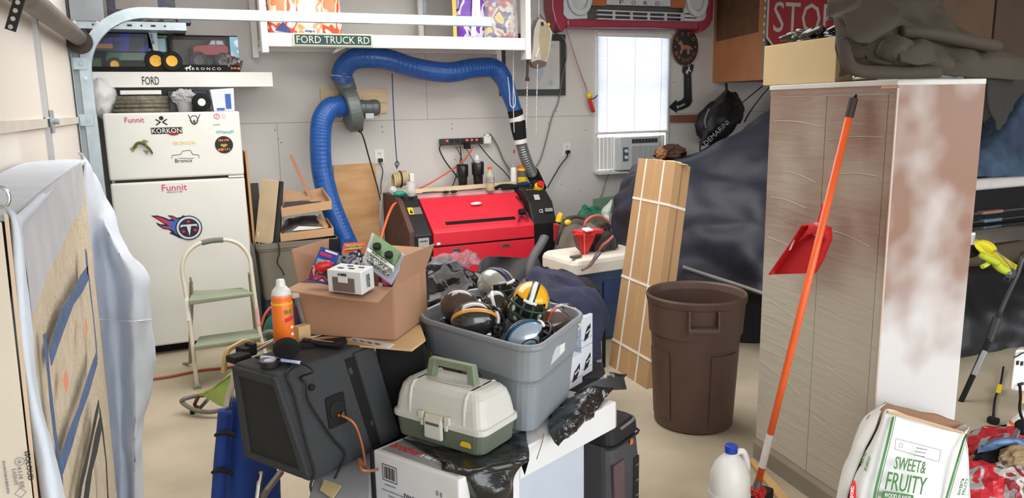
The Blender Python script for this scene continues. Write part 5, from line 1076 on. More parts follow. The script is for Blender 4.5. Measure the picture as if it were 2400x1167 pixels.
# ---------------- trash can ----------------
tc_ = M('can_brown', (88,66,56), .5, var=.08, bump=.05)
t = thing('trash_can', 'large round brown plastic trash can on the floor', 'trash can', (2.41,3.02,0))
cx,cy = 2.435,3.115
bp = [(.001,.012),(.195,.0),(.203,.01),(.226,.50),(.236,.50),(.246,.655),(.252,.66),(.256,.69),(.250,.70),(.242,.69),(.233,.66),(.22,.50),(.195,.03),(.001,.03)]
mk('body', shell_lathe(bp, (cx,cy,0), 56), tc_, t, smooth=False)
for s in (0, PI):
    a = math.atan2(-cy,-cx)+.16+s; d = Vector((math.cos(a),math.sin(a),0)); e = Vector((-d.y,d.x,0)); c=Vector((cx,cy,0))+d*.255
    mk('handle', join(hexa([c-e*.075+Z*.57-d*.02,c-e*.065+Z*.57-d*.02,c-e*.065+Z*.57+d*.02,c-e*.075+Z*.57+d*.02],[c-e*.075+Z*.66-d*.02,c-e*.065+Z*.66-d*.02,c-e*.065+Z*.66+d*.01,c-e*.075+Z*.66+d*.01]),
       hexa([c+e*.065+Z*.57-d*.02,c+e*.075+Z*.57-d*.02,c+e*.075+Z*.57+d*.02,c+e*.065+Z*.57+d*.02],[c+e*.065+Z*.66-d*.02,c+e*.075+Z*.66-d*.02,c+e*.075+Z*.66+d*.01,c+e*.065+Z*.66+d*.01]),
       hexa([c-e*.075+Z*.555-d*.02,c+e*.075+Z*.555-d*.02,c+e*.075+Z*.555+d*.025,c-e*.075+Z*.555+d*.025],[c-e*.075+Z*.585-d*.02,c+e*.075+Z*.585-d*.02,c+e*.075+Z*.575+d*.025,c-e*.075+Z*.575+d*.025])), tc_, t, bev=.003)
for da in (-.95,.75):
    a = math.atan2(-cy,-cx)+da; V=[]
    for i in range(7):
        aa=a+(i/6-.5)*.75
        for z,r in ((.06,.2075),(.42,.2255)): V.append((cx+math.cos(aa)*r,cy+math.sin(aa)*r,z))
    mk('side_panel', (V,[(2*i,2*i+2,2*i+3,2*i+1) for i in range(6)]), tc_, t, sol=-.004)

# ---------------- white cabinet wrapped in film ----------------
wr = thing('wardrobe_cabinet', 'tall white storage cabinet spray painted brown, wrapped in plastic film', 'cabinet', (2.33,1.915,0))
FR = Vector((.095,.715,0)); fu = FR.normalized(); su = Vector((fu.y,-fu.x,0)); O = Vector((2.33,1.915,0)); Wd = FR.length; Dp = .385; Ht = 1.72
def spray(name, base, brown, zlo, zhi, sc, wrinkle, rough):
    m = bpy.data.materials.new(name); m.use_nodes = True; nt = m.node_tree; b = nt.nodes['Principled BSDF']; L = nt.links.new
    tc = nt.nodes.new('ShaderNodeTexCoord'); sp = nt.nodes.new('ShaderNodeSeparateXYZ'); L(tc.outputs['Object'], sp.inputs[0])
    mp = nt.nodes.new('ShaderNodeMapping'); mp.inputs['Scale'].default_value=(1,1,1); L(tc.outputs['Object'], mp.inputs[0])
    nz = nt.nodes.new('ShaderNodeTexNoise'); nz.inputs['Scale'].default_value = sc; nz.inputs['Detail'].default_value = 2.5; nz.inputs['Roughness'].default_value=.5; L(mp.outputs[0], nz.inputs['Vector'])
    mr = nt.nodes.new('ShaderNodeMapRange'); mr.inputs['From Min'].default_value = zlo; mr.inputs['From Max'].default_value = zhi; mr.inputs['To Min'].default_value=-.42; mr.inputs['To Max'].default_value=.12; L(sp.outputs['Z'], mr.inputs['Value'])
    ad = nt.nodes.new('ShaderNodeMath'); ad.operation='ADD'; L(nz.outputs['Fac'], ad.inputs[0]); L(mr.outputs[0], ad.inputs[1])
    cr_ = nt.nodes.new('ShaderNodeValToRGB'); cr_.color_ramp.elements[0].position=.33; cr_.color_ramp.elements[1].position=.66; cr_.color_ramp.elements[0].color=lin(base); cr_.color_ramp.elements[1].color=lin(brown); L(ad.outputs[0], cr_.inputs[0])
    L(cr_.outputs[0], b.inputs['Base Color']); b.inputs['Roughness'].default_value = rough
    if wrinkle:
        m2 = nt.nodes.new('ShaderNodeMapping'); m2.inputs['Scale'].default_value=(1.2,1.6,13); m2.inputs['Rotation'].default_value=(.08,0,0); L(tc.outputs['Object'], m2.inputs[0])
        n2 = nt.nodes.new('ShaderNodeTexNoise'); n2.inputs['Scale'].default_value=2.2; n2.inputs['Detail'].default_value=6; n2.inputs['Distortion'].default_value=.6; L(m2.outputs[0], n2.inputs['Vector'])
        bp_ = nt.nodes.new('ShaderNodeBump'); bp_.inputs['Strength'].default_value=.22; bp_.inputs['Distance'].default_value=.02; L(n2.outputs['Fac'], bp_.inputs['Height']); L(bp_.outputs[0], b.inputs['Normal'])
    return m
mf = spray('film_front', (190,182,168), (142,114,100), .72, 1.15, 1.9, True, .4)
ms = spray('film_side', (206,202,200), (138,100,80), .48, 1.12, 3.6, False, .4)
mt = M('cab_white', (214,210,206), .4)
def P3(a, d, z): return O+fu*a+su*d+Z*z
b_ = [P3(0.004,.004,.02),P3(Wd,.004,.02),P3(Wd,Dp,.02),P3(0.004,Dp,.02)]
mk('body', hexa(b_,[p+Z*(Ht-.03) for p in b_]), mt, wr)
mk('door_left', hexa([P3(Wd*.50,0,.10),P3(Wd,0,.10),P3(Wd,.006,.10),P3(Wd*.50,.006,.10)],[P3(Wd*.50,0,Ht-.05),P3(Wd,0,Ht-.05),P3(Wd,.006,Ht-.05),P3(Wd*.50,.006,Ht-.05)]), mf, wr).name='door'
mk('door', hexa([P3(.04,0,.10),P3(Wd*.495,0,.10),P3(Wd*.495,.006,.10),P3(.04,.006,.10)],[P3(.04,0,Ht-.05),P3(Wd*.495,0,Ht-.05),P3(Wd*.495,.006,Ht-.05),P3(.04,.006,Ht-.05)]), mf, wr)
mk('corner_strip', hexa([P3(-.002,-.001,.02),P3(.036,-.001,.02),P3(.036,.006,.02),P3(-.002,.006,.02)],[P3(-.002,-.001,Ht-.035),P3(.036,-.001,Ht-.035),P3(.036,.006,Ht-.035),P3(-.002,.006,Ht-.035)]), mf, wr)
mk('header', hexa([P3(0,-.002,Ht-.045),P3(Wd,-.002,Ht-.045),P3(Wd,.006,Ht-.045),P3(0,.006,Ht-.045)],[P3(0,-.002,Ht-.02),P3(Wd,-.002,Ht-.02),P3(Wd,.006,Ht-.02),P3(0,.006,Ht-.02)]), mf, wr)
mk('side_panel', hexa([P3(-.001,.004,.02),P3(-.001,Dp,.02),P3(.004,Dp,.02),P3(.004,.004,.02)],[P3(-.001,.004,Ht-.02),P3(-.001,Dp,Ht-.02),P3(.004,Dp,Ht-.02),P3(.004,.004,Ht-.02)]), ms, wr)
tp=[P3(-.004,-.006,Ht-.02),P3(Wd+.004,-.006,Ht-.02),P3(Wd+.004,Dp,Ht-.02),P3(-.004,Dp,Ht-.02)]
mk('top_panel', hexa(tp,[p+Z*.02 for p in tp]), mt, wr, bev=.003)
mk('plinth', hexa([P3(0,-.012,.0),P3(Wd,-.012,.0),P3(Wd,.004,.0),P3(0,.004,.0)],[P3(0,-.012,.075),P3(Wd,-.012,.075),P3(Wd,.004,.10),P3(0,.004,.10)]), M('plinth_taupe',(140,130,116),.5), wr)
mk('bare_strip', hexa([P3(.002,-.0025,1.69),P3(.075,-.0025,1.69),P3(.075,.0,1.69),P3(.002,.0,1.69)],[P3(.002,-.0025,1.72),P3(.075,-.0025,1.72),P3(.075,.0,1.72),P3(.002,.0,1.72)]), M('bare_tan',(206,164,126),.6), wr)
mk('corner_fold', tube([P3(-.003,-.001,.02),P3(-.003,-.001,.9),P3(-.003,-.001,Ht-.03)],.004,6,1), M('fold_pale',(206,186,172),.3), wr)
# creases of the film
for k,(a0_,a1_,z0_,z1_) in enumerate(((.05,.33,1.52,1.50),(.38,.68,1.55,1.57),(.40,.62,1.33,1.36),(.08,.3,1.12,1.15),(.42,.70,1.02,1.06),(.1,.34,.80,.84),(.38,.69,.72,.78),(.06,.30,.55,.60),(.42,.66,.42,.47),(.1,.33,.30,.36),(.45,.69,1.22,1.24),(.06,.28,1.38,1.37))):
    mk('film_crease', tube([P3(a0_,-.001,z0_),P3((a0_+a1_)/2,-.0015,(z0_+z1_)/2+.008),P3(a1_,-.001,z1_)],.0014,4,5), M('crease_film',(168,158,146),.3), wr)

# items on the cabinet
kb = thing('tan_carton', 'plain beige cardboard box on the tall cabinet below the STOP sign', 'box', (2.5,2.45,Ht))
c0_,c1_ = Vector((2.423,2.68,1.734)), Vector((2.402,2.26,1.729))
c0_.z=c1_.z=Ht+.001; 
dd_=(c1_-c0_).normalized(); pp_=Vector((-dd_.y,dd_.x,0)); pp_ = pp_ if pp_.x>0 else -pp_
mk('carton', hexa([c0_,c1_,c1_+pp_*.22,c0_+pp_*.22],[c0_+Z*.168,c1_+Z*.175,c1_+pp_*.22+Z*.175,c0_+pp_*.22+Z*.168]), M('carton_beige',(206,180,138),.7,var=.02), kb, bev=.003)
t = thing('black_gloves', 'shiny black crumpled gloves on top of the beige box', 'gloves', (2.389,2.45,1.885))
for i in range(14):
    a = random.random(); p = Vector((2.44,2.62,1.892)).lerp(Vector((2.404,2.3,1.899)), a)+Vector((.06+random.uniform(-.02,.05),0,.012+random.random()*.02))
    mk('finger', tube([p, p+Vector((random.uniform(-.03,.03),random.uniform(-.05,.05),.018)), p+Vector((random.uniform(-.03,.03),random.uniform(-.08,.08),.0))], .011, 8, 4), M('glove_black',(34,32,34),.3,coat=.4), t, smooth=True)
mk('palm', blob(Vector((2.438,2.42,1.897))+Vector((.07,0,.0)),(.06,.13,.028),.3,5,seed=2), M('glove_black',(34,32,34),.3,coat=.4), t)
# dark cloth heap
clm = M('charcoal_cloth', (66,58,49), .85, bump=.06, bscale=200, var=.06)
t = thing('dark_cloth', 'heap of dark charcoal canvas piled on top of the tall cabinet', 'cloth', (2.65,2.1,Ht))
rows = [
 [(2.161,2.02,1.747),(2.233,1.93,1.734),(2.352,1.86,1.737),(2.588,1.86,1.731),(2.916,1.95,1.745)],
 [(2.173,2.05,1.821),(2.175,1.9,1.769),(2.321,1.84,1.783),(2.553,1.84,1.782),(2.918,1.95,1.811)],
 [(2.224,2.1,1.899),(2.182,1.93,1.847),(2.326,1.92,1.898),(2.536,1.9,1.876),(2.906,1.98,1.865)],
 [(2.231,2.15,1.963),(2.238,2.02,1.913),(2.397,2.02,1.983),(2.599,2.02,1.938),(2.901,2.05,1.923)],
 [(2.326,2.25,2.039),(2.372,2.15,2.043),(2.544,2.15,2.081),(2.731,2.15,2.05),(2.884,2.15,1.992)],
]
mk('heap', grid([[Vector(p) for p in r] for r in rows], 10, 10, .035, 5.5, 4), clm, t, sol=.012, smooth=True)
mk('fold', tube([(2.328,1.92,1.877),(2.425,1.88,1.869),(2.573,1.86,1.849),(2.821,1.92,1.838)], .032, 12, 6, flat=.7), clm, t, smooth=True)
mk('fold', tube([(2.129,1.98,1.85),(2.1,1.93,1.784),(2.118,1.9,1.748),(2.249,1.86,1.74),(2.43,1.84,1.742)], .022, 12, 6, flat=.8), clm, t, smooth=True)
mk('fold', grid([[Vector(p) for p in r] for r in ([(2.143,2,1.943),(2.123,1.93,1.853),(2.168,1.9,1.838)],[(2.189,1.98,1.957),(2.202,1.9,1.893),(2.258,1.88,1.89)],[(2.25,2.02,2.006),(2.292,1.95,1.984),(2.292,1.9,1.951)])],8,8,.008,6,9), clm, t, sol=.01, smooth=True)
mk('fold', blob((2.266,1.88,1.81),(.07,.05,.05),.1,4,seed=3), clm, t, smooth=True)
mk('fold', grid([[Vector(p) for p in r] for r in ([(2.226,1.82,1.778),(2.292,1.8,1.764),(2.399,1.82,1.777)],[(2.236,1.84,1.821),(2.311,1.82,1.827),(2.4,1.84,1.812)],[(2.313,1.88,1.846),(2.372,1.87,1.853),(2.449,1.88,1.841)])],6,6,.006,6,2), clm, t, sol=.008, smooth=True)
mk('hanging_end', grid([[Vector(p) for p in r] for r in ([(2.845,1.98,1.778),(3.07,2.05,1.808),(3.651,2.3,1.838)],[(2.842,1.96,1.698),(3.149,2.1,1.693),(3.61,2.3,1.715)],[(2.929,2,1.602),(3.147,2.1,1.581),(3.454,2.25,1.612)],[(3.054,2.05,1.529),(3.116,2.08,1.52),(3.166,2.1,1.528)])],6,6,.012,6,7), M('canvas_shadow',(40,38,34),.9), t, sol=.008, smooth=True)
mk('hanging_end', grid([[Vector(p) for p in r] for r in ([(2.43,1.84,1.742),(2.628,1.84,1.728),(3.351,2.1,1.718)],[(2.472,1.86,1.783),(2.699,1.88,1.794),(3.336,2.1,1.805)],[(2.703,1.95,1.813),(2.887,1.98,1.828),(3.491,2.2,1.839)])],6,6,.012,6,8), clm, t, sol=.01, smooth=True)
top('tray_rim', tube([(2.134,1.93,1.726),(2.218,1.9,1.733),(2.341,1.885,1.74),(2.49,1.885,1.738),(2.599,1.9,1.73)],.008,8,4), chrome, 'shiny metal tray rim showing under the dark cloth', 'tray', smooth=True)
# cardboard stored above at the back right
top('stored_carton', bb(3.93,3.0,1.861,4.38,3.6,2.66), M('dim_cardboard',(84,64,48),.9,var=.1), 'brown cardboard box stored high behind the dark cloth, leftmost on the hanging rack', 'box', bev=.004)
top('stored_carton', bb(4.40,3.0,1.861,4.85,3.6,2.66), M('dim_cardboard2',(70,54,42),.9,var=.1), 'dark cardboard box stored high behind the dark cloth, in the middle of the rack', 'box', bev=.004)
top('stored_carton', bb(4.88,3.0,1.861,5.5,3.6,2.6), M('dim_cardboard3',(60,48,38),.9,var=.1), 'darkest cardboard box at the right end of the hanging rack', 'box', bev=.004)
t = thing('overhead_rack', 'dark steel rack hung from the ceiling behind the tall cabinet', 'rack', (4.2,3.3,1.8))
mk('rack_deck', bb(3.92,2.98,1.83,5.6,3.65,1.86), M('rack_dark',(60,56,52),.6,.3), t)
for x in (3.90,5.6):
    for y in (2.98,3.62): mk('hanger', bb(x,y,1.83,x+.03,y+.03,2.75), M('rack_dark',(60,56,52),.6,.3), t)

# truck front behind the cabinet on the right
t = thing('pickup_truck', 'front of a white pickup with chrome bumper and a blue blanket over its hood', 'car', (6.0,4.6,0))
ty = 3.72
mk('hood', bb(5.25,ty,.98,7.4,5.9,1.07), M('truck_white',(226,220,218),.3,coat=.5), t, bev=.03, seg=3)
mk('hood_shadow_gap', bb(5.3,ty+.03,1.07,7.35,5.8,1.10), blackm, t)
mk('grille', bb(5.27,ty+.05,.68,7.38,ty+.20,.99), blackm, t)
mk('grille_bar', join(bb(5.27,ty+.02,.80,7.38,ty+.06,.815), bb(5.27,ty+.02,.74,7.38,ty+.06,.75)), M('bar_grey',(90,88,86),.4,.4), t)
mk('fog_lamp', join(bb(5.55,ty+.0,.735,5.75,ty+.05,.76)), M('lamp_blue',(120,140,160),.2,.3), t, bev=.004)
mk('marker_plate', bb(5.52,ty+.0,.80,5.75,ty+.05,.822), M('plate_rust',(150,110,100),.5), t)
mk('bumper', xf(rbox(2.2,.16,[(1,0),(1.0,.14)],.05), TR((6.3,ty-.06,.58))), chrome, t, bev=.03, seg=3)
mk('valance', bb(5.3,ty+.02,.28,7.3,ty+.10,.58), M('valance_brown',(92,76,60),.7), t)
mk('underbody', bb(5.3,ty+.1,.2,7.2,5.9,.98), blackm, t)
for x in (5.5,7.05):
    for y in (4.5,):
        mk('tyre', lathe([(.2,-.12),(.34,-.12),(.38,-.08),(.38,.08),(.34,.12),(.2,.12)],(x,y,.38),28,Matrix.Rotation(PI/2,4,'Y')), M('tyre_black',(22,22,22),.9), t)
mk('windshield_frame', hexa([(5.4,4.6,1.05),(7.2,4.6,1.05),(7.2,5.8,1.05),(5.4,5.8,1.05)],[(5.6,5.0,1.7),(7.0,5.0,1.7),(7.0,5.8,1.7),(5.6,5.8,1.7)]), M('truck_dark',(40,46,56),.3), t, bev=.03)
blk = M('blanket_blue', (74,98,124), .85, rgb2=(46,58,80), scale=6, bump=.4, bscale=14)
top('blue_blanket', grid([[Vector(p) for p in r] for r in ([(5.278,3.66,1.112),(5.513,3.66,1.093),(5.855,3.66,1.075),(6.376,3.66,1.048)],[(5.433,3.75,1.253),(5.619,3.75,1.277),(5.887,3.7,1.269),(6.407,3.7,1.249)],[(5.826,4,1.358),(5.894,3.95,1.423),(5.983,3.8,1.646),(6.488,3.8,1.739)],[(6.444,4.4,1.472),(6.646,4.4,1.613),(6.514,4.1,1.952),(6.948,4.1,2.025)])],8,8,.02,6,4), blk, 'quilted blue blanket draped over the pickup hood behind the cabinet', 'blanket', sol=.02, smooth=True)

# ---------------- upright broom/scraper with dustpan ----------------
hp = [Vector((2.372,2.148,1.644)), Vector((2.14,2.17,.07))]
hp[0] = Vector((2.3,2.084,1.61)); low = Vector((2.052,2.2,0.16))
t = thing('dustpan_broom', 'orange broom handle with white sleeve leaning against the tall cabinet', 'broom', low)
mk('pole', cyl(low, hp[0], .0135, n=16), M('orange_pole',(246,104,48),.35), t, smooth=True)
hd = (hp[0]-low).normalized()
mk('grip', cyl(hp[0]-hd*.02, hp[0]+hd*.05, .0155, n=16), M('grip_dark',(52,46,46),.6), t, bev=.002)
mk('hanging_loop', tube([hp[0]+hd*.05, hp[0]+hd*.062+X*.008, hp[0]+hd*.05+X*.012],.003,6,3), blackm, t)
s0 = low.lerp(hp[0], (1128-1092)/(1128-262.)); s1 = low.lerp(hp[0], .138)
mk('white_sleeve', cyl(s0, s1, .0145, n=16), M('sleeve_white',(222,214,212),.5), t)
mk('socket', cyl(low-hd*.06, low+hd*.005, .022,.015, n=16), M('socket_grey',(120,116,112),.4,.4), t)
t2 = thing('dust_pan', 'red dustpan clipped onto the orange broom handle', 'dustpan', (2.33,2.289,1.071))
# pan: flat blade low left, raised rim, neck up to the pole
def pz(px,py,x): return None
PB = [(2.315,2.443,0.932),(2.3,2.212,0.983),(2.295,2.173,1.042),(2.29,2.132,1.133),(2.29,2.14,1.178),(2.29,2.179,1.173),(2.29,2.188,1.15),(2.3,2.229,1.124),(2.3,2.259,1.168),(2.305,2.311,1.096)]
PBk = [Vector(p) for p in PB]
k=len(PBk); bk=[p+X*.012 for p in PBk]
mk('pan_base', (PBk+bk, [tuple(range(k)),tuple(range(2*k-1,k-1,-1))]+[(i,i+k,(i+1)%k+k,(i+1)%k) for i in range(k)]), M('pan_shadow_red',(196,30,36),.4), t2)
def rim(pts, h=.045, th=.006):
    P=[Vector(p) for p in pts]; k=len(P); A=P; B=[p-X*h for p in P]
    return (A+B, [(i,i+1,k+i+1,k+i) for i in range(k-1)])
mk('rim', rim([(2.315,2.443,0.932),(2.305,2.311,1.096),(2.3,2.259,1.168),(2.3,2.247,1.166)],.03), redp, t2, sol=.005)
mk('rim', rim([(2.3,2.212,0.983),(2.295,2.173,1.042),(2.29,2.132,1.133),(2.29,2.14,1.181)],.02), redp, t2, sol=.005)
mk('hood', grid([[Vector(p) for p in r] for r in ([(2.285,2.295,1.095),(2.27,2.212,1.143),(2.27,2.136,1.134)],[(2.285,2.259,1.14),(2.27,2.197,1.179),(2.27,2.132,1.159)],[(2.29,2.249,1.172),(2.28,2.192,1.192),(2.285,2.139,1.18)])],4,4), redp, t2, sol=.005, smooth=True)
mk('neck', hexa([(2.3,2.226,1.138),(2.3,2.181,1.145),(2.275,2.157,1.15),(2.275,2.201,1.144)],[(2.3,2.192,1.265),(2.3,2.152,1.264),(2.285,2.138,1.267),(2.285,2.177,1.268)]), redp, t2, bev=.006)
mk('sticker', slab([(2.283,2.337,1.054),(2.278,2.313,1.096),(2.276,2.3,1.106),(2.28,2.322,1.062)],.002), whitep, t2)
# brush base
t = thing('brush_head', 'dark brush head with red clamp at the bottom of the orange handle', 'brush', low-Z*.1)
mk('block', box(low-Vector((0,0,.10)),(.22,.06,.07),.5), blackm, t, bev=.01); mk('clamp', blob(low-Z*.045,(.03,.03,.03),.2,5), redp, t)
mk('bristles', box(low-Vector((0,0,.16)),(.20,.04,.07),.5), M('bristle_dark',(40,36,36),.9), t)
# bleach jug
t = thing('bleach_jug', 'white plastic gallon jug with a blue cap on the floor', 'jug', (1.86,2.17,0))
jx = Vector((1.838,2.12,0.277)); jx.z=.105
jl = [(.001,0),(.068,0),(.075,.01),(.075,.13),(.076,.14),(.073,.175),(.058,.215),(.036,.24),(.022,.252),(.02,.262)]
mk('bottle', lathe(jl, jx, 32), whitep, t, smooth=True)
mk('cap', lathe([(.022,.258),(.024,.26),(.024,.285),(.021,.288)], jx, 24), M('cap_blue',(30,64,170),.35), t, bev=.001)
mk('handle', tube([jx+Vector((.018,.0,.250)),jx+Vector((.045,-.012,.258)),jx+Vector((.062,-.014,.225)),jx+Vector((.067,-.016,.185)),jx+Vector((.062,-.012,.15))],.011,10,5), whitep, t, smooth=True)
mk('label', lathe([(.0762,.02),(.0767,.022),(.0767,.09),(.0762,.092)], jx, 32), M('label_blue',(70,150,200),.4), t)
mk('label_band', lathe([(.0770,.055),(.0772,.056),(.0772,.10),(.0770,.101)], jx, 32), whitep, t)
dj = Vector((-.62,-.78,0)); ej = Vector((.78,-.62,0))
txt('POOL', jx+Vector((.3,-.95,0)).normalized()*.079+Z*.085, Vector((.95,.3,0)), Z, .035,.014, M('navy_print',(44,54,120),.4), t)
top('jug_base_box', box((jx.x,jx.y,.052),(.22,.20,.104),.3), cardd, 'low brown box under the white jug', 'box', bev=.004)
# rulers and planks at the cabinet foot
top('wooden_ruler', hexa([(2.351,2.587,0.01),(2.373,2.586,0.01),(2.259,2.238,0.01),(2.209,2.239,0.01)],[Vector((2.351,2.587,0.01))+Z*.012,Vector((2.373,2.586,0.01))+Z*.012,Vector((2.259,2.238,0.01))+Z*.012,Vector((2.209,2.239,0.01))+Z*.012]), M('ruler_wood',(206,166,108),.5), 'wooden yardstick on the floor along the cabinet foot', 'yardstick')

# ---------------- draped canvas board at the left ----------------
wc = M('sheet_pale_blue', (210,217,228), .9, var=.05, bump=.08, bscale=300)
t = thing('draped_board', 'upright board with painted outlines under a pale blue cloth, against the garage door', 'board', (-.27,2.3,0))
mk('core', hexa([(-.40,1.56,0),(-.262,1.56,0),(-.285,3.10,0),(-.43,3.10,0)],[(-.40,1.56,1.475),(-.245,1.56,1.475),(-.268,3.10,1.475),(-.43,3.10,1.475)]), M('board_core',(150,110,90),.9), t)
def px_(l): return [Vector(p) for p in l]
def fplate(pts, dx, mat, name, th=.002):
    P=[Vector(p)+X*dx for p in pts]; k=len(P)
    return mk(name, (P+[p+X*th for p in P], [tuple(range(k)),tuple(range(2*k-1,k-1,-1))]+[(i,i+k,(i+1)%k+k,(i+1)%k) for i in range(k)]), mat, t)
mk('stucco_face', grid([[Vector(p) for p in r] for r in ([(-.262,1.56,.0),(-.268,2.1,.0),(-.273,2.6,.0),(-.282,3.11,.0)],[(-.250,1.56,.5),(-.257,2.1,.5),(-.262,2.6,.5),(-.272,3.11,.5)],[(-.243,1.56,1.0),(-.252,2.1,1.0),(-.257,2.6,1.0),(-.265,3.11,1.0)],[(-.240,1.56,1.47),(-.25,2.1,1.47),(-.255,2.6,1.47),(-.262,3.11,1.475)])],14,14,.0015,40,1), M('stucco_cream',(222,206,182),.9,rgb2=(204,188,160),scale=24,bump=.6,bscale=90), t, sol=.006)
pl_ = M('plaster_white',(204,204,210),.85,rgb2=(190,190,196),scale=9,bump=.25,bscale=70)
F0=-.236
fplate([(-0.238,2.793,1.5),(-0.238,2.713,1.373),(-0.238,2.359,1.365),(-0.238,2.136,1.351),(-0.238,2.03,1.337),(-0.238,1.797,1.331),(-0.238,1.662,1.307),(-0.238,1.559,1.303),(-0.238,1.568,1.359),(-0.238,1.567,1.436),(-0.238,1.556,1.479),(-0.238,1.511,1.488)], .0, pl_, 'plaster_patch', .0015)
bp_ = M('paint_blue',(84,108,148),.7,var=.25,scale=40,bump=.3)
op_ = M('paint_orange',(236,156,124),.7); kp_ = M('paint_black',(48,52,52),.7,var=.3,scale=50)
def stripe(pts, w, mat, name='painted_line'):
    P=[Vector(p) for p in pts]; V=[]
    for i,p in enumerate(P):
        d=(P[min(i+1,len(P)-1)]-P[max(i-1,0)]).normalized(); s=Vector((0,-d.z,d.y)).normalized()*(w/2)*(1+.25*math.sin(i*2.3)); V+=[p-s,p+s]
    F=[(2*i,2*i+1,2*i+3,2*i+2) for i in range(len(P)-1)]
    return mk(name,(V,F),mat,t,sol=.0015)
stripe([(-0.23,2.523,1.257),(-0.23,2.501,1.221),(-0.23,2.489,1.191)],.035,bp_); stripe([(-0.23,2.511,1.196),(-0.23,2.302,1.204),(-0.23,2.084,1.212),(-0.23,1.882,1.214),(-0.23,1.735,1.206),(-0.23,1.636,1.195)],.038,bp_)
stripe([(-0.23,2.513,1.187),(-0.23,2.508,1.13),(-0.23,2.508,1.065),(-0.23,2.493,0.991),(-0.23,2.468,0.943)],.02,bp_)
stripe([(-0.23,2.462,0.95),(-0.23,2.164,0.962),(-0.23,1.944,0.974),(-0.23,1.764,0.984),(-0.23,1.601,0.993)],.034,bp_)
stripe([(-0.23,1.606,1.252),(-0.23,1.6,1.214),(-0.23,1.592,1.176),(-0.23,1.582,1.129),(-0.23,1.576,1.072),(-0.23,1.585,1.018),(-0.23,1.577,0.978),(-0.23,1.546,0.924)],.028,bp_)
fplate([(-0.229,2.294,1.112),(-0.229,2.303,1.08),(-0.229,2.25,1.07),(-0.229,2.25,1.099)],0,op_,'orange_mark'); fplate([(-0.229,1.808,1.119),(-0.229,1.822,1.087),(-0.229,1.76,1.084),(-0.229,1.751,1.112)],0,op_,'orange_mark')
stripe([(-0.23,2.373,0.842),(-0.23,2.23,0.844),(-0.23,2.085,0.843),(-0.23,1.938,0.845),(-0.23,1.834,0.85),(-0.23,1.719,0.837)],.02,kp_); stripe([(-0.23,2.374,0.822),(-0.23,2.385,0.753),(-0.23,2.379,0.663),(-0.23,2.286,0.55)],.025,kp_); stripe([(-0.23,2.362,0.788),(-0.23,2.19,0.794),(-0.23,2.04,0.8),(-0.23,1.907,0.795),(-0.23,1.803,0.784)],.04,kp_)
# cloth: top, far hanging part, near folded strip
mk('cloth_top', grid([[Vector(p) for p in r] for r in ([(-.235,1.50,1.484),(-.25,2.0,1.488),(-.255,2.6,1.490),(-.262,3.13,1.492)],[(-.33,1.50,1.487),(-.34,2.0,1.492),(-.345,2.6,1.495),(-.35,3.15,1.495)],[(-.42,1.5,1.47),(-.43,2.0,1.485),(-.435,2.6,1.49),(-.44,3.15,1.49)])],6,8,.004,6,3), wc, t, sol=.006, smooth=True)
mk('cloth_front_lip', grid([[Vector(p) for p in r] for r in ([(-.232,1.50,1.486),(-.244,2.0,1.49),(-.250,2.6,1.492),(-.258,3.13,1.493)],[(-.229,1.50,1.463),(-.238,2.0,1.475),(-.244,2.6,1.478),(-.256,3.13,1.48)])],4,8,.002,9,5), wc, t, sol=.003, smooth=True)
rows=[[(-0.283,3.25,1.52),(-0.274,3.2,1.515),(-0.266,3.15,1.508),(-0.263,3.13,1.494)],
 [(-0.252,3.4,1.44),(-0.249,3.3,1.44),(-0.252,3.2,1.439),(-0.261,3.12,1.437)],
 [(-0.207,3.5,1.285),(-0.232,3.38,1.308),(-0.245,3.2,1.317),(-0.266,3.12,1.315)],
 [(-0.162,3.45,1.122),(-0.196,3.22,1.169),(-0.247,3.35,1.137),(-0.276,3.12,1.168)],
 [(-0.092,3.4,0.991),(-0.149,3.22,1.024),(-0.24,3.36,0.997),(-0.279,3.12,1.042)],
 [(-0.095,3.38,0.816),(-0.157,3.2,0.861),(-0.242,3.36,0.823),(-0.284,3.12,0.887)],
 [(-0.104,3.38,0.616),(-0.172,3.2,0.666),(-0.246,3.34,0.616),(-0.288,3.12,0.71)],
 [(-0.126,3.36,0.487),(-0.185,3.18,0.518),(-0.255,3.32,0.443),(-0.295,3.12,0.492)],
 [(-0.165,3.34,0.409),(-0.196,3.16,0.404),(-0.258,3.28,0.314),(-0.298,3.12,0.338)],
 [(-0.186,3.34,0.216),(-0.211,3.16,0.247),(-0.267,3.28,0.149),(-0.297,3.12,0.197)],
 [(-0.202,3.34,-0.05),(-0.225,3.16,0.033),(-0.279,3.28,-0.055),(-0.303,3.12,0.02)]]
mk('cloth_hanging', grid([[Vector(p) for p in r] for r in rows],6,10,.010,7,4), wc, t, sol=.003, smooth=True)
mk('hem_stitch', tube([(-0.101,3.36,0.825),(-0.156,3.17,0.872),(-0.238,3.33,0.847),(-0.271,3.12,0.908)],.0022,4,5), M('thread_white',(230,234,240),.8), t)
mk('frayed_thread', tube([(-0.103,3.36,0.663),(-0.098,3.36,0.649),(-0.09,3.36,0.661)],.0012,4,3), M('thread_white',(230,234,240),.8), t)
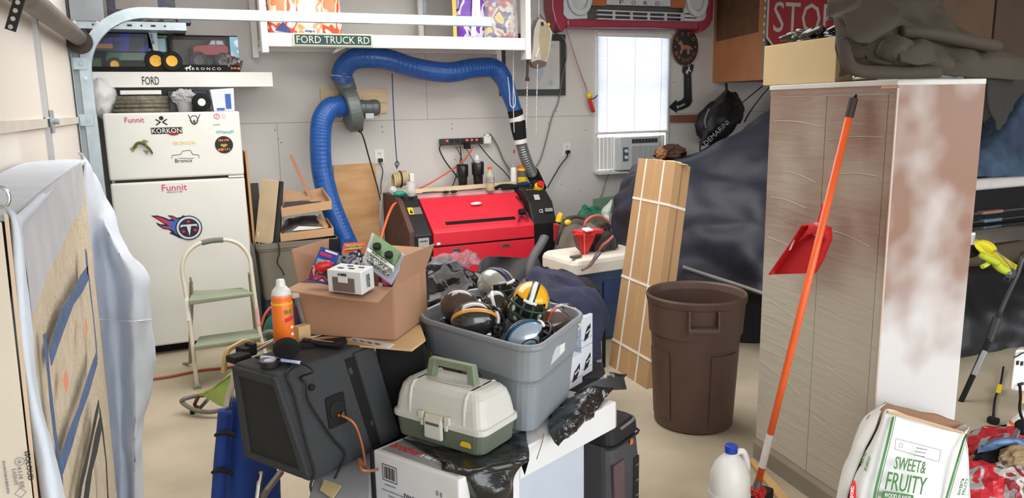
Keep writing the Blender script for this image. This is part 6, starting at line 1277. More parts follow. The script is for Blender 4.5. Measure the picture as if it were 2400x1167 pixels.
mk('cloth_near_strip', grid([[Vector(p) for p in r] for r in ([(-0.252,1.52,1.508),(-0.241,1.5,1.497),(-0.23,1.5,1.483)],[(-0.239,1.5,1.475),(-0.231,1.48,1.47),(-0.23,1.5,1.446)],[(-0.247,1.5,1.389),(-0.236,1.48,1.384),(-0.233,1.5,1.372)],[(-0.257,1.5,1.271),(-0.243,1.48,1.274),(-0.234,1.5,1.267)],[(-0.255,1.5,1.155),(-0.24,1.48,1.159),(-0.238,1.51,1.148)],[(-0.249,1.5,1.074),(-0.233,1.48,1.08),(-0.228,1.51,1.058)],[(-0.25,1.5,0.952),(-0.23,1.48,0.958),(-0.22,1.52,0.935)])],6,8,.003,10,6), wc, t, sol=.003, smooth=True)
gr = mk('grommet', tube([Vector((-0.243,1.46,1.521))+Vector((.011*math.cos(a),0,.016*math.sin(a))) for a in [i*PI/6 for i in range(12)]],.003,8,2,closed=True), chrome, t)
# flat cartons standing in front of it
t = thing('flat_carton', 'tall narrow beige carton with printed stamps at the left edge of the view', 'box', (-.30,1.5,0))
mk('carton', hexa([(-0.349,1.45,0.925),(-0.258,1.45,0.899),(-0.276,1.55,0.848),(-0.374,1.55,0.875)],[(-0.331,1.45,1.489),(-0.245,1.45,1.482),(-0.262,1.55,1.471),(-0.354,1.55,1.478)]), M('carton_pale',(206,194,176),.7,var=.04), t, bev=.002)
ud = Vector((0,0,-1))
txt('ISOLOUD', (-0.254,1.448,1.065), ud, X, .052,.008, ink, t); txt('41/4 EE', (-0.268,1.448,1.047), ud, X, .04,.006, inkg, t); txt('LIGHT', (-0.276,1.448,1.049), ud, X, .03,.005, inkg, t)
mk('stamp_circle', ring(.0065,.0075,(-0.267,1.449,1.075),X,Z,-.0006,20), inkg, t); txt('UL', (-0.267,1.448,1.075), ud, X, .007,.005, inkg, t)
mk('stamp_box', join(ring(.008,.0092,(-0.272,1.449,1.019),X,Z,-.0006,4)), inkg, t)
marks((-0.289,1.448,1.051), ud, X, .06,.004, inkg, t)
top('wood_lath', hexa([(-0.26,1.47,0.889),(-0.254,1.47,0.887),(-0.266,1.54,0.851),(-0.273,1.54,0.852)],[(-0.244,1.47,1.494),(-0.238,1.47,1.49),(-0.249,1.54,1.482),(-0.256,1.54,1.486)]), M('lath',(206,184,156),.7), 'thin pale wooden lath between the beige carton and the draped board', 'lath')
top('maroon_sheet', hexa([(-0.263,1.505,0.87),(-0.248,1.505,0.866),(-0.258,1.56,0.837),(-0.272,1.56,0.841)],[(-0.243,1.505,1.486),(-0.236,1.505,1.474),(-0.245,1.56,1.468),(-0.252,1.56,1.48)]), M('maroon',(96,44,52),.9), 'maroon cloth sliver showing beside the wooden lath', 'cloth')

# ---------------- boxes carrying the bin and the toolbox ----------------
wb_ = M('carton_white', (222,222,222), .5, var=.02); wb2 = M('carton_white_shaded', (186,194,206), .5, var=.03)  # second white has the shade under the flat carton in its colour
f0=Vector((.514,2.227,0)); f1=Vector((.684,1.921,0)); fd_=(f1-f0).normalized(); sd_=Vector((.712,.303,0)).normalized()
t = thing('printer_carton', 'white printer carton with upside down lettering under the tackle box', 'box', f0)
zt_=.606
b4=[f0,f1,f1+sd_*.26,f0+sd_*.26]
mk('carton', hexa([p+Z*.05 for p in b4],[p+Z*zt_ for p in b4]), wb_, t, bev=.006)
fn = fd_.cross(Z)  # outward normal of the labelled face
if fn.y>0: fn=-fn
def fp(a,z): return f0+fd_*a+Z*z+fn*.0012
xd = -fd_; zd=-Z
mk('barcode', join(*[hexa([fp(.045+k*.0045,.525),fp(.045+k*.0045+(.001+.0016*((k*7)%3)/2),.525),fp(.045+k*.0045+(.001+.0016*((k*7)%3)/2),.525)-fn*.001,fp(.045+k*.0045,.525)-fn*.001],[fp(.045+k*.0045,.565),fp(.045+k*.0045+(.001+.0016*((k*7)%3)/2),.565),fp(.045+k*.0045+(.001+.0016*((k*7)%3)/2),.565)-fn*.001,fp(.045+k*.0045,.565)-fn*.001]) for k in range(11)]), ink, t, kind='stuff')
for nm,(a,b,c,d) in {'barcode_frame':(.038,.100,.518,.520),'barcode_frame ':(.038,.100,.570,.572)}.items():
    mk('barcode_frame', hexa([fp(a,c),fp(b,c),fp(b,c)-fn*.001,fp(a,c)-fn*.001],[fp(a,d),fp(b,d),fp(b,d)-fn*.001,fp(a,d)-fn*.001]), ink, t)
for a in (.038,.099): mk('barcode_frame', hexa([fp(a,.518),fp(a+.0015,.518),fp(a+.0015,.518)-fn*.001,fp(a,.518)-fn*.001],[fp(a,.572),fp(a+.0015,.572),fp(a+.0015,.572)-fn*.001,fp(a,.572)-fn*.001]), ink, t)
txt('41BJLE-C902', fp(.19,.492), xd, zd, .125,.022, ink, t)
marks(fp(.07,.505), xd, zd, .05,.006, inkg, t); marks(fp(.08,.485), xd, zd, .09,.005, inkg, t); marks(fp(.09,.47), xd, zd, .06,.005, inkg, t)
marks(fp(.275,.54), xd, zd, .02,.02, inkg, t)
b5=[f0+fd_*.018+sd_*.016,f1-fd_*.018+sd_*.016,f1-fd_*.018+sd_*.25,f0+fd_*.018+sd_*.25]
mk('top_print', hexa([p+Z*(zt_-.001) for p in b5],[p+Z*(zt_+.0012) for p in b5]), M('print_grey',(150,150,150),.35,var=.15), t)
txt('brother', f0+fd_*.085+sd_*.06+Z*(zt_+.0015), fd_, sd_, .12,.035, inkr, t); marks(f0+fd_*.20+sd_*.055+Z*(zt_+.0015), fd_, sd_, .10,.022, inkw, t)
t = thing('flat_white_carton', 'long flat white carton under the grey storage bin', 'box', f0+sd_*.4)
g0=f0+sd_*.262; g1=f1+sd_*.262; W2=.62; L2=.515
g=[g1,g1+sd_*L2,g1+sd_*L2-fd_*W2,g1-fd_*W2]
mk('carton', hexa([p+Z*.505 for p in g],[p+Z*.606 for p in g]), wb_, t, bev=.004)
mk('end_edge', hexa([g[1]+Z*.51+sd_*.0005,g[1]+sd_*.003+Z*.51,g[2]+sd_*.003+Z*.51,g[2]+Z*.51],[g[1]+Z*.60,g[1]+sd_*.003+Z*.60,g[2]+sd_*.003+Z*.60,g[2]+Z*.60]), M('worn_edge',(170,150,130),.7), t)
e0=[g1+sd_*(-.0)+(-fd_)*.03, g1+sd_*.37+(-fd_)*.03, g1+sd_*.37-fd_*.55, g1-fd_*.55]
top('appliance_carton', hexa([p+Z*0 for p in e0],[p+Z*.504 for p in e0]), wb2, 'white lower carton, coloured as shaded, under the long flat white carton', 'box', bev=.005)
# black plastic on the boxes
bgl = M('bin_liner', (26,26,28), .22, bump=.35, bscale=26, coat=.5)
top('black_liner', grid([[Vector(p) for p in r] for r in ([(1.237,2.308,0.615),(1.363,2.343,0.63),(1.464,2.389,0.64),(1.551,2.396,0.62)],[(1.148,2.221,0.615),(1.277,2.239,0.64),(1.34,2.259,0.63),(1.431,2.304,0.615)],[(1.072,2.119,0.615),(1.178,2.138,0.64),(1.225,2.149,0.635),(1.315,2.201,0.615)],[(1.038,2.015,0.612),(1.067,2.035,0.62),(1.119,2.045,0.62),(1.291,2.19,0.6)],[(1.033,1.983,0.605),(1.085,2.04,0.6),(1.17,2.109,0.6),(1.362,2.265,0.59)])],8,8,.010,16,2), bgl, 'crumpled black plastic liner on the white carton right of the grey bin', 'plastic', sol=.002, smooth=False)
top('liner_fold', grid([[Vector(p) for p in r] for r in ([(1.272,2.308,0.625),(1.318,2.306,0.65),(1.388,2.309,0.665),(1.487,2.32,0.655)],[(1.273,2.289,0.62),(1.335,2.294,0.63),(1.41,2.3,0.62),(1.505,2.325,0.6)])],6,6,.003,12,8), M('liner_matte',(30,29,29),.5), 'folded black plastic flap sticking out over the far carton edge', 'plastic', sol=.002)
t = top('black_liner', grid([[Vector(p) for p in r] for r in ([(0.61,2.247,0.612),(0.712,2.127,0.612),(0.842,2.096,0.612),(0.994,2.128,0.612)],[(0.653,2.116,0.612),(0.725,2.012,0.614),(0.807,1.977,0.614),(0.957,2.039,0.612)],[(0.672,2.033,0.612),(0.715,1.951,0.616),(0.801,1.93,0.616),(0.922,1.954,0.606)],[(0.667,2.002,0.6),(0.719,1.928,0.595),(0.786,1.928,0.6),(0.887,1.945,0.59)],[(0.692,1.981,0.57),(0.741,1.921,0.54),(0.797,1.894,0.56),(0.859,1.942,0.55)],[(0.722,1.944,0.5),(0.762,1.91,0.48),(0.812,1.9,0.5),(0.844,1.911,0.5)])],8,8,.006,16,5), bgl, 'black plastic liner under the tackle box hanging over the carton edge', 'plastic', sol=.002)
top('liner_tip', slab([(0.938,2.043,0.6),(0.937,1.984,0.59),(0.9,1.94,0.565),(0.913,2.002,0.58)],.002), bgl, 'pointed black plastic tip hanging from the white carton edge', 'plastic')
top('thin_wire', tube([(1.032,2.071,0.62),(1.009,2.042,0.6),(0.956,1.971,0.59)],.0015,5,3), M('copper_wire',(150,100,80),.5), 'thin brown wire hanging in front of the long white carton', 'wire')

# ---------------- grey storage bin ----------------
bm_ = M('bin_grey', (138,144,150), .42, var=.03, bump=.03, bscale=200)
Lc,Nc,Rc,Bc = Vector((.755,2.555,0)),Vector((.966,1.995,0)),Vector((1.335,2.318,0)),Vector((1.124,2.86,0))
ctr=(Lc+Nc+Rc+Bc)/4
def bil(a,b): return (Lc*(1-a)+Nc*a)*(1-b)+(Bc*(1-a)+Rc*a)*b
def bring(s,z,rad=.16,n=6):
    out=[]
    for (cx_,cy_,a0) in ((1-rad,1-rad,0),(rad,1-rad,PI/2),(rad,rad,PI),(1-rad,rad,1.5*PI)):
        for i in range(n+1):
            a=a0+PI/2*i/n; u_=.5+(cx_-.5+rad*math.cos(a))*s; v_=.5+(cy_-.5+rad*math.sin(a))*s; p=bil(u_,v_); p=Vector((p.x,p.y,z)); out.append(p)
    return out
def rings(levels, capb=True):
    V=[];n=28
    for s,z in levels: V+=bring(s,z)
    F=[(i*n+j,i*n+(j+1)%n,(i+1)*n+(j+1)%n,(i+1)*n+j) for i in range(len(levels)-1) for j in range(n)]
    F.append(tuple(range(n-1,-1,-1))); return V,F
zb=.618
V,F=rings([(.80,zb),(.83,zb+.004),(.885,.775),(.90,.79),(.935,.805),(.955,.88),(.96,.905),(1.0,.908),(1.015,.915),(1.015,.925),(1.0,.930),(.96,.928),(.935,.90),(.90,.81),(.86,.78),(.80,zb+.012)])
F.append(tuple(15*28+j for j in range(28)))
t = thing('storage_bin', 'large grey plastic bin full of miniature football helmets', 'bin', (ctr.x,ctr.y,zb))
mk('tub', (V,F), bm_, t, smooth=False, bev=.002)
# label on the right side
q0=bring(.985,.885)[1]; 
la,lb_=Vector((1.086,2.13,0.851)),Vector((1.177,2.2,0.86))
mk('label', slab([(1.079,2.115,0.826),(1.169,2.185,0.841),(1.173,2.19,0.872),(1.108,2.14,0.874)],.002,1), M('label_clear_grey',(196,198,200),.3), t, bev=.001)
mk('label_text', slab([(1.139,2.16,0.841),(1.162,2.178,0.847),(1.164,2.18,0.872),(1.14,2.162,0.871)],.002,1), whitep, t)
for a in (-.28,): 
    c=bil(.10,.25); mk('inner_rib', box((c.x+.03,c.y-.02,.87),(.012,.05,.07),.3), bm_, t, bev=.003)

# helmets
def helmet(c, yaw, pitch, roll, shell, stripe, lab, mask, r=.062, logo=None, stripe2=None, liner=True, s=1):
    t = thing('mini_helmet', lab, 'helmet', c)
    mm = Matrix.Translation(c) @ Matrix.Rotation(yaw,4,'Z') @ Matrix.Rotation(pitch,4,'Y') @ Matrix.Rotation(roll,4,'X') @ Matrix.Scale(s,4)
    rx,ry,rz=r*1.15,r*.95,r*1.0
    n,k=40,26; V=[];F=[]
    for i in range(k+1):
        ph=PI*i/k
        for j in range(n):
            a=2*PI*j/n; x,y,z=math.sin(ph)*math.cos(a),math.sin(ph)*math.sin(a),math.cos(ph)
            if z<-.1: x*=1+.10*(-z-.1); y*=1
            V.append(Vector((x*rx,y*ry,z*rz)))
    def keep(f):
        c=sum((V[i] for i in f),Vector())/4; x,y,z=c.x/rx,c.y/ry,c.z/rz
        if z<-.80: return False
        if x>.12 and z<.30 and z>-.95 and (x>.42+.25*min(0,z) ): return False
        return True
    for i in range(k):
        for j in range(n):
            f=(i*n+j,i*n+(j+1)%n,(i+1)*n+(j+1)%n,(i+1)*n+j)
            if keep(f): F.append(f)
    o=mk('shell', xf((V,[f[::-1] for f in F]),mm), shell, t, smooth=True, sol=.004*s)
    if liner: mk('liner', xf(ell((-.002,0,-.006),(rx*.88,ry*.86,rz*.84),20,12),mm), M('liner_black',(30,30,30),.8), t, smooth=True)
    def arcband(y0,y1,a0,a1,rr,mat,nm):
        V=[];N=22
        for i in range(N+1):
            a=a0+(a1-a0)*i/N
            for y in (y0,(y0+y1)/2,y1):
                q=math.sqrt(max(0,1-(y)**2)); V.append(Vector((math.cos(a)*q*rx*rr,y*ry*rr,math.sin(a)*q*rz*rr)))
        F=[(3*i+j,3*i+j+1,3*i+j+4,3*i+j+3) for i in range(N) for j in (0,1)]
        mk(nm, xf((V,F),mm), mat, t, smooth=True, sol=.0006)
    a0,a1=math.radians(20),math.radians(205)
    if stripe2 is not None: arcband(-.22,.22,a0,a1,1.012,stripe2,'outer_stripe')
    if stripe is not None: arcband(-.11,.11,a0,a1,1.018,stripe,'stripe')
    # front bumper
    def pt(az,z,rr): q=math.sqrt(max(0,1-min(.98,z*z))); return Vector((math.cos(az)*q*rx*rr,math.sin(az)*q*ry*rr,z*rz*rr))
    mk('front_bumper', xf(join(tube([pt(a,.34,1.05) for a in (-.35,-.15,.15,.35)],.006,8,3)),mm), whitep, t, smooth=True)
    # face mask
    def bar(zs,w,rr): return [pt(-w,zs*.8-.0,1.0),pt(-w*.75,zs,rr*.97),pt(-w*.35,zs,rr),pt(0,zs,rr*1.02),pt(w*.35,zs,rr),pt(w*.75,zs,rr*.97),pt(w,zs*.8,1.0)]
    for k_,(zs,w,rr) in enumerate(((.05,1.15,1.28),(-.28,1.15,1.36),(-.55,1.1,1.42),(-.72,.9,1.40))):
        mk('mask_bar', xf(tube(bar(zs,w,rr),.0047,6,3),mm), mask, t, smooth=True)
    for w in (-.75,-.22,.22,.75):
        mk('mask_bar', xf(tube([pt(w,.28,1.06),pt(w,.05,1.26),pt(w,-.28,1.35),pt(w,-.55,1.41),pt(w,-.72,1.39)],.0047,6,3),mm), mask, t, smooth=True)
    for sd in (-1,1):
        mk('jaw_pad', xf(ell((rx*.42,sd*ry*.72,-rz*.45),(.012,.008,.020),10,8),mm), whitep, t, smooth=True)
        mk('ear_hole', xf(cyl((0,sd*ry*.97,-rz*.22),(0,sd*ry*.985,-rz*.22),.008,n=14),mm), ink, t)
        if logo: logo(t,mm,sd,rx,ry,rz)
    mk('chin_strap', xf(tube([pt(-1.3,-.35,1.02),pt(-.7,-.75,1.18),pt(0,-.85,1.25),pt(.7,-.75,1.18),pt(1.3,-.35,1.02)],.005,6,4,flat=.5),mm), M('strap_cream',(226,222,212),.6), t)
    return t
def disc_logo(cols, sx=1.3, r=.024, letter=None, lm=None, x0=0):
    def f(t,mm,sd,rx,ry,rz):
        for i,(m_,rr) in enumerate(cols):
            V=[Vector((0,sd*(ry*1.0+.001*i),0))]
            n=20
            def surf(x,z):
                q=1-(x/rx)**2-(z/rz)**2; return Vector((x,sd*(ry*math.sqrt(max(q,.05))*1.012+.0006*i),z))
            cx,cz=-.010+x0,.004
            V=[surf(cx,cz)]
            for a in range(n): V.append(surf(cx+math.cos(2*PI*a/n)*r*rr*sx,cz+math.sin(2*PI*a/n)*r*rr))
            mk('logo', xf((V,[(0,a+1,(a+1)%n+1) for a in range(n)]),mm), m_, t, sol=.0005)
        if letter:
            c=mm@Vector((cx*0-.010+x0,sd*(ry*.985+.004),.004)); u=(mm.to_3x3()@Vector((-sd,0,0))); v=(mm.to_3x3()@Vector((0,0,1)))
            txt(letter, c, u, v, r*1.3,r*1.3, lm, t)
    return f
hy = M('helmet_yellow',(246,180,24),.18,coat=.8,var=.02); hs_ = M('helmet_silver',(176,176,172),.25,.35,coat=.6); hbk = M('helmet_black',(40,37,36),.16,coat=.9); hbr = M('helmet_brown',(70,56,50),.2,coat=.8)
hpa = M('helmet_panther',(176,194,212),.18,.4,coat=.8); hte = M('helmet_teal',(8,64,92),.15,.4,coat=.9); hna = M('helmet_navy',(22,30,52),.2,coat=.8); hgy = M('helmet_brown_grey',(92,80,74),.16,coat=.9)
mgn = M('mask_green',(44,60,44),.35,.2); mblk = M('mask_black',(52,52,54),.3,.2); mwh = M('mask_white',(214,208,200),.35); mgr = M('mask_grey',(150,150,152),.35)
hw = M('helmet_white',(236,234,226),.2,coat=.8); hgn = M('stripe_green',(30,60,44),.3)
camdir = lambda p: math.atan2(-p[1],-p[0])
def H(px_pt, dyaw, *a, **k):
    helmet(px_pt, camdir(px_pt)+dyaw, *a, **k)
H((1.092,2.58,0.995), .85, .02, .15, hs_, M('stripe_purple',(70,66,100),.3), 'silver mini helmet with dark purple stripes at the back of the bin', mblk, r=.067, stripe2=M('stripe_blue_black',(40,40,52),.3), logo=disc_logo([(MP('logo_yellow_purple',[(70,60,110),(170,150,90),(90,70,60)],30,.3),1.1)],r=.026))
H((1.113,2.33,0.988), -.12, .12, -.35, hy, hw, 'bright yellow mini helmet with white stripe on top of the pile', mgn, r=.068, stripe2=hgn, logo=disc_logo([(hw,1.15),(hgn,.95),(hw,.72)],letter='G',lm=hgn))
H((0.909,2.48,0.959), 1.35, .1, .45, hbr, None, 'dark brown mini helmet with black mask at the back left of the bin', mblk, r=.062)
H((0.916,2.36,0.935), 1.75, .12, .75, hbk, M('stripe_gold',(214,150,60),.3), 'black mini helmet with a gold stripe lying in front left', mblk, r=.069, logo=disc_logo([(mgr,.6)]))
H((0.879,2.52,0.868), 2.6, .1, 0, hte, None, 'dark teal mini helmet half hidden at the left inside of the bin', mblk, r=.05)
H((1.032,2.2,0.901), 1.9, -.4, .2, hpa, M('stripe_black',(24,28,34),.3), 'silver blue mini helmet with teal stripes at the front of the bin', mblk, r=.062, stripe2=M('stripe_cyan',(24,110,160),.3), logo=disc_logo([(ink,1.0),(M('logo_cyan',(60,140,180),.3),.5)]))
H((1.207,2.33,0.888), 2.7, .1, .1, hgy, M('stripe_red',(170,60,44),.3), 'brown grey mini helmet with white marks at the right of the bin', mwh, r=.064, logo=disc_logo([(hgy,.5)],letter='T',lm=hw))
H((1.297,2.44,0.88), 2.2, .0, .2, hna, None, 'navy mini helmet at the back right corner of the bin', mwh, r=.052)
H((1.034,2.44,0.949), .2, .7, .4, hbk, hw, 'black mini helmet with white stripe sunk in the middle of the pile', mgr, r=.056)
for i,(p,m_,lb) in enumerate((((0.887,2.3,0.883),hbr,'dark mini helmet under the gold striped one'),((1.034,2.35,0.879),hna,'dark mini helmet buried at the centre bottom'),((1.182,2.45,0.864),hbk,'black mini helmet buried below the yellow one'),((1.083,2.62,0.867),hbr,'brown mini helmet buried below the silver one'))):
    q=Vector(p); q.z=.74; helmet(q, i*1.7, .3, .2, m_, None, lb, mgr, r=.06)

# ---------------- tackle box ----------------
tb = thing('tackle_box', 'cream and olive plastic tackle box on the black plastic in front of the bin', 'toolbox', (.785,1.982,.616))
a_=Vector((-.52,.853,0)); b_=Vector((.853,.52,0)); N0=Vector((.785,1.985,.0)); LL,WW=.36,.195
c0=N0+a_*LL/2+b_*WW/2
tm = Matrix(((a_.x,b_.x,0,c0.x),(a_.y,b_.y,0,c0.y),(0,0,1,0),(0,0,0,1)))
tg=M('tackle_olive',(98,106,92),.5,bump=.04,bscale=200); tl=M('tackle_cream',(206,204,196),.5,var=.02,bump=.04,bscale=200); th_=M('tackle_handle',(124,134,112),.5)
def rb2(levels, r=.03):
    V=[];n=20
    for l,w,z in levels: V+=[(x,y,z) for x,y in rrect(l,w,min(r,w/2.1),4)]
    return (V,[(i*n+j,i*n+(j+1)%n,(i+1)*n+(j+1)%n,(i+1)*n+j) for i in range(len(levels)-1) for j in range(n)]+[tuple(range(n-1,-1,-1)),tuple((len(levels)-1)*n+j for j in range(n))])
mk('base', xf(rb2([(LL*.92,WW*.90,.618),(LL*.95,WW*.94,.625),(LL*.985,WW*.98,.690)]),tm), tg, tb, bev=.002)
mk('lid', xf(rb2([(LL*1.02,WW*1.03,.684),(LL*1.03,WW*1.04,.688),(LL*1.03,WW*1.04,.703),(LL*.985,WW*.985,.706),(LL*.94,WW*.92,.755),(LL*.90,WW*.82,.785),(LL*.84,WW*.68,.80),(LL*.76,WW*.52,.805)]),tm), tl, tb, bev=.003)
for sx in (-.3,.3): mk('lid_ridge', xf(rb2([(.012,WW*1.0,.706),(.012,WW*.96,.755),(.010,WW*.86,.788),(.008,WW*.7,.804)],.004), tm@Matrix.Translation((sx*LL,0,.001))), tl, tb, bev=.001)
mk('lid_recess', xf(([(x,y,.8062) for x,y in circ(1,30,.11,.042)]+[(x,y,.8080) for x,y in circ(1,30,.105,.038)], [tuple(range(30)),tuple(range(59,29,-1))]+[(i,i+30,(i+1)%30+30,(i+1)%30) for i in range(30)]),tm), M('tackle_recess',(196,196,188),.5,bump=.2,bscale=90), tb)
hp_=[(-.09,.0,.803),(-.078,.0,.862),(.078,.0,.862),(.09,.0,.803)]
mk('handle', xf(join(hexa([(-.098,-.022,.803),(-.072,-.022,.803),(-.072,.008,.803),(-.098,.008,.803)],[(-.088,-.016,.866),(-.060,-.016,.866),(-.060,.008,.866),(-.088,.008,.866)]),
   hexa([(.072,-.022,.803),(.098,-.022,.803),(.098,.008,.803),(.072,.008,.803)],[(.060,-.016,.866),(.088,-.016,.866),(.088,.008,.866),(.060,.008,.866)]),
   hexa([(-.088,-.017,.846),(.088,-.017,.846),(.088,.010,.846),(-.088,.010,.846)],[(-.086,-.014,.868),(.086,-.014,.868),(.086,.008,.868),(-.086,.008,.868)])),tm@Matrix.Rotation(0,4,'X')), th_, tb, bev=.003)
# latch is on the camera-facing long side (y = -W/2)
ls=-1
mk('latch', xf(bb(-.036,-WW*.52-.012,.645,.036,-WW*.52+.0,.712),tm), tl, tb, bev=.006)
mk('latch_slot', xf(bb(-.026,-WW*.52-.0135,.692,.026,-WW*.52-.010,.700),tm), M('slot_dark',(90,90,80),.6), tb)
mk('latch_top', xf(bb(-.032,-WW*.52-.006,.708,.034,-WW*.52+.008,.722),tm), M('latch_cream',(214,204,178),.4), tb, bev=.002)
for sx in (-1,1): mk('lid_hook', xf(join(bb(sx*.052-.010,-WW*.52-.006,.70,sx*.052+.010,-WW*.52+.004,.725),bb(sx*.048-.006,-WW*.52-.006,.68,sx*.048+.006,-WW*.52+.0,.705)),tm), tl, tb, bev=.002)
mk('yellow_badge', xf(extr([(-.02,-.008),(.02,-.008),(.02,.0),(.012,.009),(-.012,.009),(-.02,.002)],(-.115,-WW*.485-.001,.65),(1,0,0),(0,0,1),.002),tm), M('badge_yellow',(226,186,40),.4), tb)

# ---------------- grey box table, speakers and things on them ----------------
gp=[(0.329,2.24,0.54),(0.235,1.931,0.54),(0.405,1.849,0.54),(0.567,2.484,0.54)]
gp=[Vector(p) for p in gp]
top('grey_box', hexa([Vector((p.x,p.y,0)) for p in gp],gp), M('box_grey_pale',(150,154,160),.6,var=.08), 'pale grey box carrying the carpeted speaker', 'box', bev=.004)
top('paper_tag', slab([(0.333,2.154,0.545),(0.357,2.086,0.545),(0.396,2.152,0.545),(0.357,2.215,0.545)],.003), M('tag_cream',(206,190,140),.6), 'cream printed card on the pale grey box below the speaker', 'card')
carp = M('speaker_carpet', (58,60,62), .95, var=.18, scale=260, bump=.25, bscale=350); carp2 = M('speaker_carpet_dark', (40,41,43), .95, var=.18, scale=260, bump=.25, bscale=350)
S0,S1,S2=Vector((.155,2.482,.55)),Vector((.324,2.206,.55)),Vector((.648,2.40,.55)); S3=S0+S2-S1
T0,T1,T2=Vector((.136,2.387,.90)),Vector((.243,2.206,.90)),Vector((.567,2.40,.90)); T3=T0+T2-T1
sp = thing('speaker_box', 'charcoal carpeted wedge speaker box tilted on the pile in front', 'speaker', S1)
mk('cabinet', hexa([S0,S1,S2,S3],[T0,T1,T2,T3]), carp, sp, bev=.012, seg=3)
def onq(A,B,Cc,D,u,v,off): # quad A-B bottom, D-C top
    p=(A*(1-u)+B*u)*(1-v)+(D*(1-u)+Cc*u)*v; n=(B-A).cross(D-A).normalized(); 
    if n.dot(Vector((-.2,-1,.2)))<0: n=-n
    return p+n*off
Q1=(S0,S1,T1,T0); Q2=(S1,S2,T2,T1)
def patch(Q,u0,u1,v0,v1,off,th,mat,nm,par,**k):
    A=[onq(*Q,u,v,off) for u,v in ((u0,v0),(u1,v0),(u1,v1),(u0,v1))]; B=[onq(*Q,u,v,off-th) for u,v in ((u0,v0),(u1,v0),(u1,v1),(u0,v1))]
    return mk(nm, hexa(B,A), mat, par, **k)
patch(Q1,.12,.88,.10,.90,.0015,.004,carp2,'recessed_panel',sp)
for u0,u1,v0,v1 in ((0.02,.12,.02,.98),(.88,.985,.02,.98),(.12,.88,.02,.10),(.12,.88,.90,.98)): patch(Q1,u0,u1,v0,v1,.010,.014,carp,'panel_border',sp,bev=.004)
patch(Q2,.66,.76,.03,.93,.002,.006,M('gap_black',(14,14,15),.9),'dark_channel',sp)
patch(Q2,.76,.99,.03,.96,.012,.02,carp,'raised_panel',sp,bev=.004)
patch(Q2,.665,.70,.78,.84,.004,.004,dgrey,'channel_bracket',sp); patch(Q2,.72,.75,.24,.29,.004,.004,dgrey,'channel_bracket',sp)
# terminal cup
tc=onq(*Q2,.42,.52,.003)
ux=(S2-S1).normalized(); nz_=(onq(*Q2,.5,.5,1)-onq(*Q2,.5,.5,0)).normalized(); vz=nz_.cross(ux).normalized()
if vz.z<0: vz=-vz
mk('terminal_plate', extr(rrect(.075,.10,.008), tc-nz_*.002, ux, vz, .004 if ux.cross(vz).dot(nz_)>0 else -.004), blackm, sp)
mk('terminal_cup', extr(circ(.030,24), tc+nz_*.0015, ux, vz, .003 if ux.cross(vz).dot(nz_)>0 else -.003), M('cup_black',(8,8,9),.5), sp)
for dx in (-.008,.010): mk('binding_post', cyl(tc+ux*dx-vz*.012, tc+ux*dx-vz*.012+nz_*.018, .005, n=10), brass, sp)
mk('knob_mark', cyl(onq(*Q2,.26,.80,.0),onq(*Q2,.26,.80,.006),.011,n=16), blackm, sp)
w0=tc+nz_*.018-vz*.014
mk('speaker_wire', tube([w0,w0+nz_*.03-vz*.03+ux*.02,w0+nz_*.035-vz*.10+ux*.035,w0+nz_*.03-vz*.18+ux*.04,Vector((0.457,2.18,0.608)),Vector((0.448,2.1,0.611)),Vector((0.483,2.12,0.591)),Vector((0.519,2.2,0.551))],.0045,8,6), M('copper_wire2',(170,104,66),.35,.3), sp, smooth=True)
top('dark_speaker', hexa([(.60,2.46,.50),(.73,2.33,.50),(.80,2.74,.50),(.68,2.85,.50)],[(.59,2.42,.885),(.73,2.33,.885),(.80,2.72,.885),(.68,2.80,.885)]), M('carpet_black',(22,22,24),.95,bump=.2,bscale=300), 'black speaker box between the carpeted speaker and the grey bin', 'speaker', bev=.008)
top('support_crate', bb(.60,2.58,0,.76,2.82,.498), blackm, 'black crate under the black speaker box', 'crate')
# things on the speaker
SZ=.902
t = thing('spray_bottle_can', 'tall orange aerosol can with white cap standing on the speaker box', 'spray can', (.30,2.44,SZ))
cc2=(.30,2.445,SZ)
mk('can', lathe([(.030,0),(.033,.004),(.033,.155),(.031,.160),(.0318,.165),(.0318,.178),(.026,.192),(.018,.200)], cc2, 28), M('can_orange',(244,118,30),.35,var=.02), t, smooth=True)
mk('gold_band', lathe([(.0335,.150),(.0337,.151),(.0337,.156),(.0335,.157)], cc2, 28), M('gold_band',(240,180,50),.3), t)
mk('shoulder', lathe([(.0322,.176),(.0270,.194),(.019,.203),(.0165,.206)], cc2, 24), whitep, t, smooth=True); mk('nozzle', lathe([(.015,.203),(.0155,.206),(.013,.225),(.011,.228)], cc2, 20), whitep, t, smooth=True)
ca_=Vector((.35,-.93,0)).normalized(); cb2=Vector((.93,.35,0))
marks(Vector(cc2)+ca_*.0345+Z*.128+cb2*.004, cb2, Z, .030,.018, M('lettering_olive',(120,130,40),.5), t); mk('red_flash', extr(rrect(.030,.012,.002), Vector(cc2)+ca_*.0340+Z*.105+cb2*.004, cb2+Z*.25, Z, .0008), redp, t)
for dz in (.078,.055): mk('print_dot', extr(circ(.005,12), Vector(cc2)+ca_*.0338+Z*dz+cb2*.01, cb2, Z, .0008), whitep, t)
t = thing('small_spray_bottle', 'white trigger bottle and olive tube behind the orange can', 'bottle', (.36,2.52,SZ))
mk('bottle', lathe([(.02,0),(.024,.01),(.024,.09),(.012,.11),(.012,.125)], (.375,2.60,SZ), 18), M('dark_bottle',(50,40,80),.3), t, smooth=True)
mk('head', box((.375,2.60,SZ+.145),(.045,.03,.04)), whitep, t, bev=.006); mk('tube', cyl((.385,2.57,SZ+.02),(.365,2.57,SZ+.13),.008), M('tube_olive',(120,112,96),.5), t)
